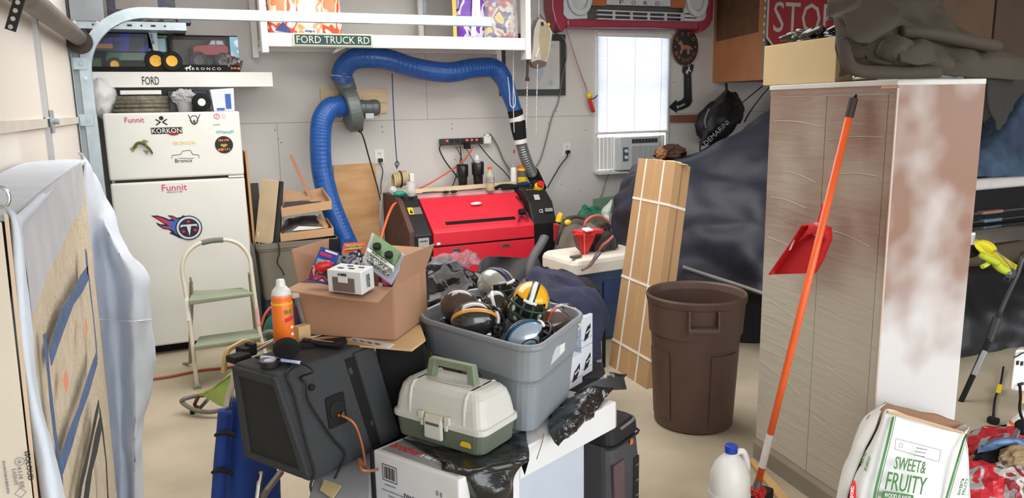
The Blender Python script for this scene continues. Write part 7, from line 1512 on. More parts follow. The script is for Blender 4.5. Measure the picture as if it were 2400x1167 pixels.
top('kraft_block', box((.365,2.505,SZ+.028),(.045,.03,.055),.4), kraft, 'small beige cardboard block beside the orange can', 'box', bev=.002)
t = thing('foam_ball', 'black foam microphone windscreen ball on the speaker box', 'foam ball', (.29,2.32,SZ))
mk('ball', ell(Vector((0.288,2.32,0.941)),(.040,.040,.034),28,18), M('foam_black',(12,12,13),1,bump=.3,bscale=400), t, smooth=True)
t = thing('tape_roll', 'roll of black tape with a white core on the speaker box', 'tape', (.22,2.25,SZ))
tp_=Vector((0.236,2.297,0.905)); tp_.z=SZ+.001
mk('roll', join(ring(.018,.030,tp_,X,Y,.018,32)), M('tape_black',(26,24,26),.35), t); mk('core', ring(.014,.018,tp_,X,Y,.0175,28), M('tape_core',(214,212,210),.6), t); mk('core_fill', cyl(tp_,tp_+Z*.012,.014), M('core_pale',(226,226,226),.6), t)
t = thing('engraving_pen', 'pale blue soldering pen with black cable lying across the speaker box', 'pen', (.26,2.28,SZ))
p0,p1=Vector((0.216,2.35,0.915)),Vector((0.316,2.246,0.915))
mk('barrel', tube([p0,p0.lerp(p1,.25),p0.lerp(p1,.5),p1],lambda f:.005+.0035*math.sin(PI*min(1,f*1.1+.15)),10,4), M('pen_blue',(190,208,232),.35), t, smooth=True)
mk('tip', cyl(p0,p0-(p1-p0).normalized()*.02-Z*.002,.005,.003), blackm, t)
cbk = M('cable_black',(18,18,19),.6)
def onf(px,py,off=.004):
    return None
mk('cable', tube([p1]+[Vector(p) for p in ((0.334,2.225,0.908),(0.339,2.177,0.904))]+[onq(*Q2,.17,.93,.014),onq(*Q2,.20,.85,.014),onq(*Q2,.17,.72,.014),onq(*Q2,.22,.5,.014),onq(*Q2,.28,.3,.014),onq(*Q2,.345,.12,.014),Vector((0.399,2.23,0.55)),Vector((0.372,2.2,0.514)),Vector((0.352,2.18,0.473))],.0035,6,6), cbk, t, smooth=True)
top('microphone_cable', tube([Vector((0.278,2.32,0.905)),Vector((0.294,2.259,0.905)),onq(*Q2,.055,.985,.014),onq(*Q2,.06,.8,.014),onq(*Q2,.04,.55,.014),onq(*Q2,.02,.3,.014),onq(*Q2,.01,.10,.014),Vector((0.312,2.19,0.546)),Vector((0.319,2.15,0.496))],.004,6,6), cbk, 'black cable hanging down the front corner of the speaker box', 'cable', smooth=True)
t = thing('flashlight', 'black metal flashlight lying at the back of the speaker top', 'flashlight', (.41,2.42,SZ))
q0,q1=Vector((0.372,2.443,0.915)),Vector((0.459,2.347,0.915))
mk('barrel', cyl(q0,q1,.010,n=16), M('metal_dark',(40,40,44),.25,.5), t); mk('head', cyl(q0.lerp(q1,-.12),q0.lerp(q1,.06),.014,.012), M('metal_dark',(40,40,44),.25,.5), t); mk('clip', cyl(q0.lerp(q1,.15)+Z*.011,q0.lerp(q1,.75)+Z*.011,.0025), chrome, t)
top('black_case', box(Vector((0.418,2.404,0.905))+Vector((.0,.03,.004)),(.15,.045,.014),-.12), blackm, 'flat black case lying behind the flashlight', 'case', bev=.004)
t = thing('bar_clamp', 'beige angled grip with black clamp jaw and silver bars at the speaker corner', 'clamp', (.18,2.6,.8))
mk('grip', tube([(0.12,2.62,0.799),(0.126,2.62,0.838),(0.139,2.64,0.864),(0.166,2.66,0.872),(0.192,2.68,0.876),(0.213,2.7,0.863),(0.234,2.7,0.848),(0.265,2.72,0.844),(0.297,2.74,0.848)],lambda f:.014-.004*f,8,5,flat=.7), M('grip_beige',(206,176,124),.5), t, smooth=False)
mk('jaw', join(box((0.186,2.5,0.898),(.045,.05,.03),.5),box((0.159,2.45,0.894),(.06,.05,.022),.5),box((0.201,2.5,0.904),(.02,.04,.035),.5)), blackm, t, bev=.003)
mk('bar', slab([(0.205,2.5,0.883),(0.277,2.56,0.893),(0.274,2.56,0.902),(0.203,2.5,0.892)],.008), M('bar_silver',(200,202,206),.3,.6), t)
mk('bar', slab([(0.353,2.62,0.871),(0.391,2.66,0.867),(0.389,2.66,0.877),(0.351,2.62,0.881)],.006), M('bar_silver',(200,202,206),.3,.6), t)
# flattened carton and open box of toys
BZ=.906
top('flattened_carton', hexa([Vector((0.343,2.54,0.895)),Vector((0.66,2.254,0.895)),Vector((0.732,2.337,0.895)),Vector((0.771,2.514,0.895))],[Vector((0.342,2.531,0.902)),Vector((0.661,2.258,0.902)),Vector((0.733,2.338,0.902)),Vector((0.772,2.517,0.902))]), kraft, 'flattened cardboard under the open box of toys', 'cardboard')
t = thing('shipping_label', 'torn white shipping label on the flattened cardboard', 'label', (0.558,2.365,0.904))
mk('paper', slab([(0.501,2.452,0.904),(0.527,2.471,0.904),(0.626,2.329,0.904),(0.596,2.295,0.904)],.002,1), M('label_white',(226,224,222),.6), t)
for k in range(4): mk('print_block', slab([Vector((0.513,2.421,0.906)).lerp(Vector((0.588,2.32,0.906)),k*.25+d)+o for d,o in ((0,Vector((0,0,0))),(.14,Vector((0,0,0))),(.14,Vector((.0,.02,0))),(0,Vector((.0,.02,0))))],.001,1), M('print_grey2',(120,110,112),.6), t)
N_=Vector((.637,2.369,BZ)); L_=Vector((.378,2.585,BZ)); R_=Vector((.82,2.593,BZ)); B_=L_+R_-N_; TZ=1.083
t = thing('toy_box', 'open brown cardboard box full of packaged toy cars', 'box', N_)
cb3=M('carton_brown',(176,134,106),.85,var=.05,scale=5,bump=.04)
ht=Z*(TZ-BZ)
def wall(a,b,n): 
    d=(b-a).normalized(); nn_=Vector((d.y,-d.x,0))*.004
    return mk(n, hexa([a,b,b+nn_,a+nn_],[a+ht,b+ht,b+nn_+ht,a+nn_+ht]), cb3, t)
mk('bottom', hexa([L_,N_,R_,B_],[L_+Z*.004,N_+Z*.004,R_+Z*.004,B_+Z*.004]), cb3, t)
wall(L_,N_,'front_wall'); wall(N_,R_,'side_wall'); wall(R_,B_,'back_wall'); wall(B_,L_,'side_wall')
def flap(p4,n='flap'): return mk(n, slab(p4,.004), cb3, t)
Lt,Nt,Rt,Bt=L_+ht,N_+ht,R_+ht,B_+ht
flap([Lt,Nt,(0.555,2.24,1.072),(0.314,2.47,1.088)])
flap([Nt,Rt,(0.869,2.63,1.164),(0.698,2.42,1.173)])
flap([Bt,Lt,(0.368,2.62,1.192),(0.535,2.85,1.181)])
flap([Rt,Bt,(0.8,2.95,1.114),(0.884,2.75,1.129)])
mk('tape', slab([onq(N_,R_,Rt,Nt,.62,.30,.003),onq(N_,R_,Rt,Nt,.80,.30,.003),onq(N_,R_,Rt,Nt,.80,1,.003),onq(N_,R_,Rt,Nt,.62,1,.003)],.001), M('tape_clear',(190,146,112),.25), t)
# toys inside
def card(pts, mat, lab, cat='toy pack', th=.006, nm='toy_pack'):
    t2=thing(nm, lab, cat, pts[0]); P=[Vector(p) for p in pts]
    mk('card', slab(P, th, -1), mat, t2); return t2,P
red_print=MP('toy_red_print',[(176,50,60),(220,190,190),(120,40,60),(200,90,90),(60,50,70)],26)
t2,P=card([(0.391,2.5,1.109),(0.454,2.46,1.091),(0.5,2.5,1.187),(0.449,2.54,1.206)], M('card_blue',(44,80,168),.35), 'blue and red blister card at the left inside the toy box')
def on4(P,u,v,off): 
    p=(P[0]*(1-u)+P[1]*u)*(1-v)+(P[3]*(1-u)+P[2]*u)*v; n=(P[1]-P[0]).cross(P[3]-P[0]).normalized()
    if n.y>0: n=-n
    return p+n*off
def onpatch(P,u0,u1,v0,v1,off,th,mat,nm,par,**k):
    A=[on4(P,u,v,off+th) for u,v in ((u0,v0),(u1,v0),(u1,v1),(u0,v1))]; B=[on4(P,u,v,off) for u,v in ((u0,v0),(u1,v0),(u1,v1),(u0,v1))]
    return mk(nm, hexa(B,A), mat, par, **k)
onpatch(P,.04,.96,.04,.42,.001,.006,red_print,'photo_panel',t2); onpatch(P,.08,.9,.44,.66,.001,.002,M('sky_print',(120,190,226),.35),'sky_panel',t2); onpatch(P,.1,.7,.76,.86,.001,.002,pinkm,'red_title',t2); onpatch(P,.3,.95,.90,.96,.001,.002,inkw,'white_title',t2)
mk('blister', blob(on4(P,.6,.45,.02),(.03,.012,.018),.1,4), redp, t2, smooth=True)
t2,P=card([(0.53,2.62,1.153),(0.603,2.6,1.158),(0.621,2.64,1.192),(0.55,2.66,1.19)], M('card_orange',(236,98,44),.35), 'orange card with cream title standing in the toy box')
onpatch(P,.12,.9,.40,.78,.001,.002,M('title_cream',(240,210,130),.4),'title_plate',t2); u=(P[1]-P[0]); v=(P[3]-P[0])
txt('MATCHBOX', on4(P,.51,.59,.005), u, v-u*(v.dot(u)/u.dot(u)), .06,.011, M('title_brown',(80,30,20),.5), t2)
t2,P=card([(0.501,2.5,1.078),(0.581,2.46,1.103),(0.576,2.52,1.187),(0.472,2.56,1.161)], MP('card_grey_blue',[(200,200,204),(60,60,96),(150,146,150),(40,44,80),(214,214,214)],22), 'grey and navy printed toy card in the middle of the toy box')
onpatch(P,.0,.35,.72,1.0,.001,.006,MP('card_cream_print',[(196,196,170),(160,160,140),(190,150,90)],40),'cream_panel',t2); onpatch(P,.90,.97,.0,1.,.001,.003,ink,'film_strip',t2)
for k in range(5): onpatch(P,.915,.955,.08+k*.18,.18+k*.18,.004,.002,inkw,'film_hole',t2)
# clear clamshell with a green tractor
t2=thing('clamshell_pack', 'clear clamshell with green card lying tilted on the toys', 'toy pack', (0.623,2.4,1.181))
P=[Vector(p) for p in ((0.564,2.46,1.159),(0.628,2.34,1.102),(0.711,2.44,1.166),(0.632,2.58,1.235))]
mk('tray', slab(P,.012,-1), M('clam_clear',(196,204,226),.1,alpha=.55), t2, bev=.004)
onpatch(P,.12,.88,.42,.90,.002,.014,M('card_green',(86,134,74),.3,var=.25,scale=14),'green_card',t2); onpatch(P,.08,.90,.28,.38,.002,.016,whitep,'title_strip',t2)
for u_,v_ in ((.32,.52),(.68,.52)):
    c=on4(P,u_,v_,.022); n=(on4(P,.5,.5,1)-on4(P,.5,.5,0)).normalized(); mk('toy_wheel', cyl(c,c+n*.012,.014,n=16), blackm, t2)
u=(P[1]-P[0]); v=(P[3]-P[0]); n=(on4(P,.5,.5,1)-on4(P,.5,.5,0)).normalized()
marks(on4(P,.45,.33,.020), u, n.cross(u), .07,.008, inkgr, t2)
onpatch(P,.14,.86,.08,.26,.002,.012,MP('toy_parts',[(120,120,110),(60,70,60),(190,190,180),(40,40,40)],60),'small_parts',t2)
t2,P=card([(0.61,2.46,1.056),(0.654,2.44,1.05),(0.678,2.48,1.103),(0.633,2.5,1.119)], M('card_plum',(70,52,66),.4), 'dark card with a pink blister at the right inside the toy box')
mk('blister', ell((0.639,2.44,1.098),(.018,.010,.028),14,10), M('pink_blister',(206,90,110),.2), t2, smooth=True); onpatch(P,.05,.35,.0,.35,.001,.004,whitep,'tag',t2)
t2,P=card([(0.665,2.46,1.041),(0.697,2.5,1.038),(0.722,2.54,1.125),(0.686,2.5,1.121)], MP('card_yellow_red',[(190,150,50),(120,40,30),(210,170,90)],40), 'yellow and red printed card at the right wall of the toy box')
card([(0.503,2.7,1.142),(0.546,2.7,1.134),(0.554,2.74,1.192),(0.516,2.74,1.196)], blackm, 'black card with a small orange mark behind the orange card')
card([(0.547,2.74,1.13),(0.605,2.72,1.144),(0.603,2.76,1.188),(0.569,2.78,1.182)], bluep, 'blue card sticking up behind the orange card')
# white window box lying across the flap
t2=thing('window_box', 'small white toy box with a window resting on the front flap', 'toy pack', (0.497,2.36,1.077))
k0,k1,k2=Vector((0.439,2.4,1.085)),Vector((0.523,2.3,1.084)),Vector((0.581,2.37,1.087)); k3=k0+k2-k1; hh=Vector((0.519,2.3,1.155))-Vector((0.523,2.3,1.084))
hh=Vector((hh.x*.4,hh.y,hh.z))
mk('box', hexa([k0,k1,k2,k3],[k0+hh,k1+hh,k2+hh,k3+hh]), M('box_white',(216,218,220),.35,var=.02), t2, bev=.003)
Pq=[k0,k1,k1+hh,k0+hh]
onpatch(Pq,.16,.80,.06,.70,.001,.001,M('window_brown',(110,96,88),.15,var=.1),'window',t2); onpatch(Pq,.34,.62,.48,.76,.002,.003,M('box_white',(216,218,220),.35),'tab',t2,bev=.002)
marks(on4(Pq,.48,.84,.003), k1-k0, hh, .035,.009, ink, t2)
Ps=[k1,k2,k2+hh,k1+hh]; onpatch(Ps,.38,.62,.2,.8,.001,.001,MP('side_art',[(40,44,44),(120,124,120),(200,202,200)],50),'side_art',t2)
Pt=[k0+hh,k1+hh,k2+hh,k3+hh]
for a,b in ((.2,.3),(.5,.35),(.35,.65),(.7,.6)): mk('top_mark', slab([Pt[0].lerp(Pt[1],a)+(Pt[3]-Pt[0])*b+Z*.001,Pt[0].lerp(Pt[1],a+.16)+(Pt[3]-Pt[0])*b+Z*.001,Pt[0].lerp(Pt[1],a+.16)+(Pt[3]-Pt[0])*(b+.1)+Z*.001,Pt[0].lerp(Pt[1],a)+(Pt[3]-Pt[0])*(b+.1)+Z*.001],.001,1), dgrey, t2)

# ---------------- folded chairs at the left of the speaker ----------------
bfab = M('chair_blue', (24,64,144), .75, bump=.1, var=.1)
t = thing('blue_chair', 'folded blue camp chair with silver frame leaning behind the speaker box', 'chair', (.12,2.85,0))
mk('frame_tube', tube([(0.165,2.78,0.741),(0.156,2.8,0.691),(0.14,2.82,0.638),(0.126,2.82,0.584),(0.116,2.82,0.529)],.014,10,5), chrome, t, smooth=True)
mk('frame_tube', tube([(0.116,2.82,0.529),(0.089,2.8,0.378),(0.047,2.78,0.061)],.012,8,2), chrome, t)
mk('arm_sleeve', tube([(0.12,2.8,0.598),(0.106,2.79,0.51),(0.09,2.78,0.419),(0.069,2.77,0.283)],.030,12,4,flat=.8), bfab, t, smooth=True)
mk('seat_fabric', grid([[Vector(p) for p in r] for r in ([(0.145,2.9,0.576),(0.174,2.85,0.622),(0.208,2.86,0.562),(0.227,2.88,0.484)],[(0.119,2.88,0.421),(0.156,2.8,0.446),(0.213,2.82,0.392),(0.277,2.88,0.318)],[(0.097,2.86,0.298),(0.146,2.8,0.315),(0.216,2.84,0.297),(0.289,2.9,0.235)],[(0.069,2.86,0.08),(0.129,2.8,0.097),(0.193,2.84,0.094),(0.293,2.9,0.054)])],6,6,.008,8,3), bfab, t, sol=.01, smooth=True)
for a in ((524,1006,2.795),): pass
mk('strap', tube([(0.084,2.76,0.529),(0.112,2.74,0.538),(0.141,2.78,0.507)],.014,8,3,flat=.5), blackm, t); mk('strap', tube([(0.064,2.75,0.397),(0.092,2.72,0.41),(0.121,2.76,0.375)],.014,8,3,flat=.5), blackm, t)
mk('leg', tube([(0.22,2.7,0.385),(0.206,2.68,0.348),(0.186,2.66,0.257)],.010,8,1), chrome, t); mk('leg', tube([(0.292,2.75,0.347),(0.231,2.7,0.309),(0.187,2.68,0.246)],.012,8,1), M('leg_taupe',(130,120,106),.5), t)
lf = M('lime_fabric',(164,190,96),.8); 
t = thing('lime_chair', 'folded lime green chair with a grey tube frame on the floor behind the speaker', 'chair', (.1,3.9,0))
mk('seat', grid([[Vector(p) for p in r] for r in ([(0.064,3.95,0.275),(0.13,3.8,0.352),(0.216,3.7,0.44)],[(0.09,3.9,0.269),(0.144,3.75,0.323),(0.217,3.65,0.387)],[(0.14,3.75,0.27),(0.181,3.65,0.288),(0.216,3.6,0.31)])],6,6,.008,8,2), lf, t, sol=.004, smooth=True)
mk('trim_band', tube([(0.067,3.93,0.283),(0.105,3.86,0.309),(0.149,3.78,0.366),(0.211,3.68,0.441)],.016,6,4,flat=.3), M('lime_dark',(128,158,52),.8), t)
gt=M('frame_grey_tube',(120,120,112),.4,.3)
mk('frame_tube', tube([(0.147,4.392,0.1),(0.049,4.449,0.09),(-0.018,4.454,0.08),(-0.024,4.457,0.06),(0.03,4.374,0.04),(0.104,4.324,0.03),(0.19,4.279,0.05)],.012,8,5), gt, t, smooth=True)
mk('foot_fork', tube([(0.066,4.375,0.12),(0.035,4.426,0.05),(0.051,4.404,0.04)],.010,8,2), M('fork_rust',(90,60,50),.5), t); mk('foot_fork', tube([(0.102,4.279,0.12),(0.064,4.391,0.04)],.010,8,2), M('fork_grey',(80,84,88),.5), t)
mk('foot', cyl((0.019,4.42,0.02),(0.022,4.419,0),.012), blackm, t)

# ---------------- right of the bin ----------------
jn = M('denim_navy', (38,40,68), .85, var=.12, bump=.35, bscale=22)
t = top('navy_jacket', grid([[Vector(p) for p in r] for r in ([(1.294,2.75,0.96),(1.358,2.85,0.961),(1.451,2.95,0.937),(1.514,3,0.916)],[(1.332,2.7,0.904),(1.422,2.78,0.909),(1.525,2.9,0.905),(1.622,3,0.884)],[(1.358,2.62,0.875),(1.447,2.66,0.891),(1.564,2.78,0.878),(1.664,2.9,0.857)],[(1.411,2.56,0.822),(1.459,2.56,0.842),(1.561,2.66,0.841),(1.671,2.8,0.801)],[(1.41,2.54,0.741),(1.444,2.54,0.753),(1.522,2.6,0.753),(1.638,2.72,0.743)],[(1.391,2.53,0.691),(1.433,2.54,0.676),(1.501,2.58,0.641),(1.606,2.68,0.673)],[(1.408,2.53,0.681),(1.448,2.54,0.665),(1.52,2.58,0.631),(1.57,2.64,0.616)])],12,14,.026,7,5), jn, 'navy blue jacket draped over the back corner of the grey bin and boxes', 'jacket', sol=.008, smooth=True)
hb1 = M('helmet_carton', (214,216,224), .5, var=.02)
def hbox(c0_, c1_, z0, z1, d, lab, art=True):
    a,b=Vector(c0_),Vector(c1_); dd=(b-a).normalized(); nn_=Vector((-dd.y,dd.x,0)); t3=thing('helmet_carton', lab, 'box', (a.x,a.y,z0), group=None)
    A=[Vector((a.x,a.y,0)),Vector((b.x,b.y,0)),Vector((b.x,b.y,0))+nn_*d,Vector((a.x,a.y,0))+nn_*d]
    mk('carton', hexa([p+Z*z0 for p in A],[p+Z*z1 for p in A]), hb1, t3, bev=.002)
    f=(b-a).length; on_=Vector((dd.y,-dd.x,0)) 
    if on_.y>0: on_=-on_
    c=(a+b)/2; c=Vector((c.x,c.y,z0+(z1-z0)*.45))+on_*.001
    mk('art_flag', extr([(-f*.28,-.030),(f*.02,-.024),(f*.26,.006),(f*.26,.030),(f*.0,.012),(-f*.1,.01)], c, dd, Z, .0015 if dd.cross(Z).dot(on_)>0 else -.0015), ink, t3)
    marks(c+on_*.002+dd*.004+Z*.004, dd+Z*.35, Z-dd*.35, f*.36,.010, inkw, t3)
    mk('lower_seam', hexa([Vector((a.x,a.y,z0+.028))+on_*.0008,Vector((b.x,b.y,z0+.028))+on_*.0008,Vector((b.x,b.y,z0+.028)),Vector((a.x,a.y,z0+.028))],[Vector((a.x,a.y,z0+.030))+on_*.0008,Vector((b.x,b.y,z0+.030))+on_*.0008,Vector((b.x,b.y,z0+.030)),Vector((a.x,a.y,z0+.030))]), inkg, t3)
    mk('blue_speckle', hexa([A[0]+Z*z0-dd*.0005,A[3]+Z*z0-dd*.0005,A[3]+Z*z0,A[0]+Z*z0],[A[0]+Z*z1-dd*.0005,A[3]+Z*z1-dd*.0005,A[3]+Z*z1,A[0]+Z*z1]), MP('speckle_blue',[(214,218,226),(150,176,206),(214,218,226),(120,150,190)],90), t3)
hbox((1.300,2.395,0),(1.385,2.445,0),.608,.725,.12,'white helmet carton standing just right of the grey bin')
hbox((1.405,2.49,0),(1.485,2.54,0),.608,.725,.12,'lower white helmet carton of the pair behind, under the navy jacket')
hbox((1.405,2.49,0),(1.485,2.54,0),.727,.845,.12,'upper white helmet carton of the pair behind, under the navy jacket')
top('low_carton', hexa([(1.20,2.60,0),(1.38,2.56,0),(1.46,2.68,0),(1.30,2.78,0)],[(1.20,2.56,.604),(1.50,2.46,.604),(1.58,2.62,.604),(1.30,2.76,.604)]) , M('low_carton_gap_shade',(34,34,38),.7), 'box on the floor under the helmet cartons, coloured as a shaded gap', 'box')  # darkness of the gap beside the lower carton is put into this colour
# grey backpack cooler on the floor
bk_ = M('pack_grey',(72,70,74),.7,bump=.05); bkd=M('pack_dark',(30,30,32),.7)
t = thing('backpack_cooler', 'dark grey soft backpack standing on the floor by the white cartons', 'backpack', (1.62,2.52,0))
cx0=Vector((1.50,2.44,0)); m4=TR(cx0,math.radians(28)) @ Matrix.Diagonal((.72,.72,.93,1))
mk('body', xf(rb2([(.30,.20,.0),(.33,.23,.03),(.33,.23,.30),(.31,.21,.40)],.06),m4), bk_, t, bev=.01)
mk('lid', xf(rb2([(.30,.20,.40),(.32,.22,.41),(.31,.21,.46),(.26,.16,.475)],.06),m4), bkd, t, bev=.01)
mk('handle', tube([m4@Vector(p) for p in ((-.05,-.10,.46),(-.0,-.12,.475),(.08,-.11,.475),(.13,-.06,.465))],.006,8,4), M('pack_pipe',(110,110,114),.6), t)
mk('zip_line', tube([m4@Vector(p) for p in ((-.16,-.08,.40),(-.12,-.113,.40),(.12,-.113,.40),(.162,-.08,.40))],.005,6,3), bkd, t)
mk('orange_tag', extr([(-.012,-.012),(.012,-.012),(.004,.016),(-.004,.016)], m4@Vector((.04,-.122,.385)), m4.to_3x3()@X, Z, -.004), M('tag_orange',(226,120,50),.5), t)
mk('strap_panel', xf(hexa([(-.13,-.125,.0),(-.03,-.125,.0),(-.03,-.115,.0),(-.13,-.115,.0)],[(-.15,-.122,.33),(-.04,-.122,.33),(-.04,-.11,.33),(-.15,-.11,.33)]),m4), M('pack_maroon',(96,78,80),.7), t)
mk('side_webbing', xf(bb(.163,-.07,.05,.172,.05,.32),m4), bkd, t, bev=.003)
mk('webbing_panel', xf(bb(.07,-.124,.08,.125,-.112,.30),m4), bkd, t, bev=.003)
for z in (.12,.19,.26): mk('webbing_loop', xf(bb(.085,-.127,z,.118,-.122,z+.006),m4), M('pack_pipe',(110,110,114),.6), t)

# ---------------- charcoal bag ----------------
t = thing('charcoal_bag', 'open white paper bag reading SWEET & FRUITY in front of the tall cabinet', 'bag', (2.3,1.75,0))
rows=[[(1.85,1.62,0.177),(1.875,1.56,0.205),(2.064,1.54,0.163),(2.326,1.56,0.077),(2.576,1.64,-0.041)],
 [(1.906,1.64,0.395),(1.905,1.58,0.425),(2.064,1.56,0.396),(2.288,1.58,0.333),(2.546,1.66,0.232)],
 [(1.971,1.66,0.486),(1.956,1.6,0.523),(2.111,1.59,0.486),(2.328,1.61,0.422),(2.551,1.68,0.333)],
 [(2.044,1.68,0.566),(2.044,1.64,0.59),(2.174,1.63,0.545),(2.388,1.65,0.462),(2.576,1.71,0.398)],
 [(2.119,1.71,0.623),(2.128,1.69,0.639),(2.253,1.68,0.589),(2.447,1.69,0.51),(2.568,1.72,0.458)]]
pw = M('paper_bag_white',(222,222,220),.55,var=.03,bump=.25,bscale=18)
FG=[[Vector(p) for p in r] for r in rows]
mk('front_sheet', grid(FG,8,8,.006,9,2), pw, t, sol=.003, smooth=True)
BG=[[p+Vector((.05+(.03,.01,0,-.03,-.05)[i],.10,.0)) for i,p in enumerate(r)] for r in FG]
BG[-1]=[Vector(p) for p in [(2.224,1.78,0.611),(2.273,1.79,0.592),(2.422,1.8,0.538),(2.6,1.79,0.475),(2.638,1.77,0.455)]]
mk('back_sheet', grid(BG,8,8,.006,9,3), M('paper_bag_brown',(150,112,84),.8,bump=.3,bscale=14,var=.15), t, sol=.003, smooth=True)
def sidegrid(i): return grid([[r[i],(r[i]+b[i])/2+(Vector((-.03,-.01,0)) if i==0 else Vector((.02,0,0))),b[i]] for r,b in zip(FG,BG)],8,4,.004,9,4)
mk('side_gusset', sidegrid(0), pw, t, sol=.003, smooth=True); mk('side_gusset', sidegrid(4), pw, t, sol=.003, smooth=True)
mk('rolled_edge', tube([(2.106,1.68,0.636),(2.149,1.665,0.624),(2.248,1.66,0.587),(2.396,1.67,0.526),(2.529,1.7,0.472)],.007,8,5,flat=.6), M('paper_kraft_edge',(206,166,124),.7), t)
gp_ = M('print_green',(66,118,58),.5)
def bp(px,y): pass
gl1=[(1.911,1.555,0.388),(1.922,1.56,0.455),(1.975,1.585,0.532),(2.045,1.625,0.588),(2.115,1.67,0.624)]; gl2=[(2.237,1.555,0.307),(2.291,1.575,0.376),(2.354,1.6,0.444),(2.481,1.67,0.467),(2.539,1.7,0.467)]
for g_,w in ((gl1,.006),(gl2,.006)):
    P=cr([Vector(p)-Vector((0,.006,0)) for p in g_],5); 
    V=[];
    for p in P: V+=[p-X*w,p+X*w]
    mk('green_band', (V,[(2*i,2*i+1,2*i+3,2*i+2) for i in range(len(P)-1)]), gp_, t, sol=.001)
    V=[];
    for p in P: V+=[p+X*w*1.7-Y*.001,p+X*w*2.1-Y*.001]
    mk('green_pinstripe', (V,[(2*i,2*i+1,2*i+3,2*i+2) for i in range(len(P)-1)]), gp_, t, sol=.001)
ub=(Vector((2.182,1.56,0.484))-Vector((1.981,1.56,0.553))).normalized(); vb=Vector((-ub.z,0.12,ub.x)).normalized()
txt('SWEET&', (2.079,1.56,0.506), ub, vb, .155,.040, gp_, t); txt('FRUITY', (2.056,1.552,0.452), ub, vb, .195,.056, gp_, t)
mk('flavour_strip', extr(rrect(.15,.024,.002), (2.016,1.548,0.418), ub, vb, .001), gp_, t); txt('WOOD FLAVOR', (2.013,1.546,0.42), ub, vb, .13,.014, inkw, t)
mk('stamp_outline', join(tube([(2.048,1.595,0.588),(2.281,1.605,0.496),(2.257,1.592,0.465),(2.033,1.585,0.56),(2.048,1.595,0.588)],.0009,4,1)), inkg, t)
mk('stamp_emblem', ring(.007,.0085,(2.067,1.59,0.563),ub,vb,-.001,16), inkg, t)
for k in range(3): marks([(2.171,1.594,0.528),(2.162,1.591,0.519),(2.153,1.588,0.51)][k], ub, vb, .055,.004, inkg, t)
us_=(Vector((1.979,1.63,0.541))-Vector((1.909,1.6,0.485))).normalized(); vs_=Vector((-us_.z,0,us_.x)).normalized()
txt('SWEET&', (1.948,1.612,0.515), -us_, -vs_, .05,.016, gp_, t, name='side_lettering'); txt('FRUITY', (1.941,1.625,0.531), -us_, -vs_, .05,.016, gp_, t, name='side_lettering')
mk('red_emblem', extr(circ(1,24,.014,.05), (1.879,1.6,0.431), X, Z, -.001), redp, t); txt('KINGSFORD', (1.869,1.596,0.428), Z, -X, .075,.014, inkw, t)
txt('SWEET&', (2.371,1.585,0.353), Vector((.25,0,1)), Vector((-1,0,.25)), .06,.014, gp_, t, name='side_lettering'); txt('FRUITY', (2.416,1.6,0.336), Vector((.25,0,1)), Vector((-1,0,.25)), .06,.014, gp_, t, name='side_lettering')

# ---------------- clutter at the far right ----------------
t = thing('string_trimmer', 'dark pole tool with a yellow grip standing on the right', 'trimmer', (3.7,2.5,0))
ygl=M('trimmer_yellow',(222,206,40),.4,var=.03); ylm=M('trimmer_lime',(190,206,50),.4)
mk('motor_grip', hexa([(3.807,2.6,0.92),(4.134,2.6,0.734),(4.11,2.6,0.706),(3.815,2.6,0.886)],[(3.91,2.66,0.918),(4.293,2.66,0.731),(4.262,2.66,0.69),(3.965,2.66,0.816)]), ygl, t, bev=.008)
mk('grip_body', blob((3.933,2.62,0.876),(.075,.04,.032),.08,3,m=Matrix.Rotation(.35,4,'Y')), ygl, t, smooth=True)
mk('lever', tube([(3.822,2.56,0.851),(3.879,2.56,0.827),(3.952,2.56,0.797)],.018,10,4), ylm, t, smooth=True); mk('fin', tube([(3.861,2.58,0.782),(3.894,2.58,0.79),(3.926,2.58,0.806)],.012,8,3), ylm, t); mk('arm', tube([(3.957,2.57,0.79),(3.996,2.57,0.763),(4.059,2.57,0.738)],.022,10,4), ylm, t, smooth=True)
mk('pivot', cyl((4.05,2.55,0.734),(4.146,2.61,0.712),.028,n=18), M('pivot_grey',(70,74,78),.5), t); mk('pivot_bolt', cyl((4.034,2.54,0.737),(4.066,2.56,0.73),.009,n=10), inkg, t)
mk('grip_line', tube([(3.947,2.575,0.862),(4.012,2.575,0.819),(4.092,2.575,0.757)],.004,6,2), inkg, t)
mk('hook', tube([(4.058,2.58,0.708),(4.054,2.58,0.69),(4.084,2.58,0.677),(4.102,2.58,0.694)],.004,6,4), M('dark_hook',(40,52,66),.4,.5), t)
mk('rod', tube([(4.227,2.6,0.824),(4.192,2.6,0.709),(4.158,2.62,0.589),(4.111,2.64,0.432)],.013,10,2), M('rod_dark',(62,62,64),.35,.3), t, smooth=True)
mk('sleeve', cyl((4.122,2.64,0.455),(4.07,2.64,0.328),.024,.020,16), M('rod_black',(40,40,42),.5), t)
mk('lower_rod', tube([(4.068,2.64,0.341),(3.99,2.65,0.165),(3.899,2.66,-0.022),(3.60,2.67,.0)],.015,10,1), blackm, t)
mk('rod_label', tube([Vector((4.026,2.635,0.282))-Y*.006,Vector((3.952,2.635,0.156))-Y*.006],.0135,10,1), M('rod_grey',(150,152,156),.4), t)
mk('motor_housing', blob((3.88,2.68,0.844),(.10,.03,.035),.1,3), blackm, t, smooth=True)
t = thing('power_station', 'white power station with outlets at the right edge', 'charger', (3.339,2,0.476))
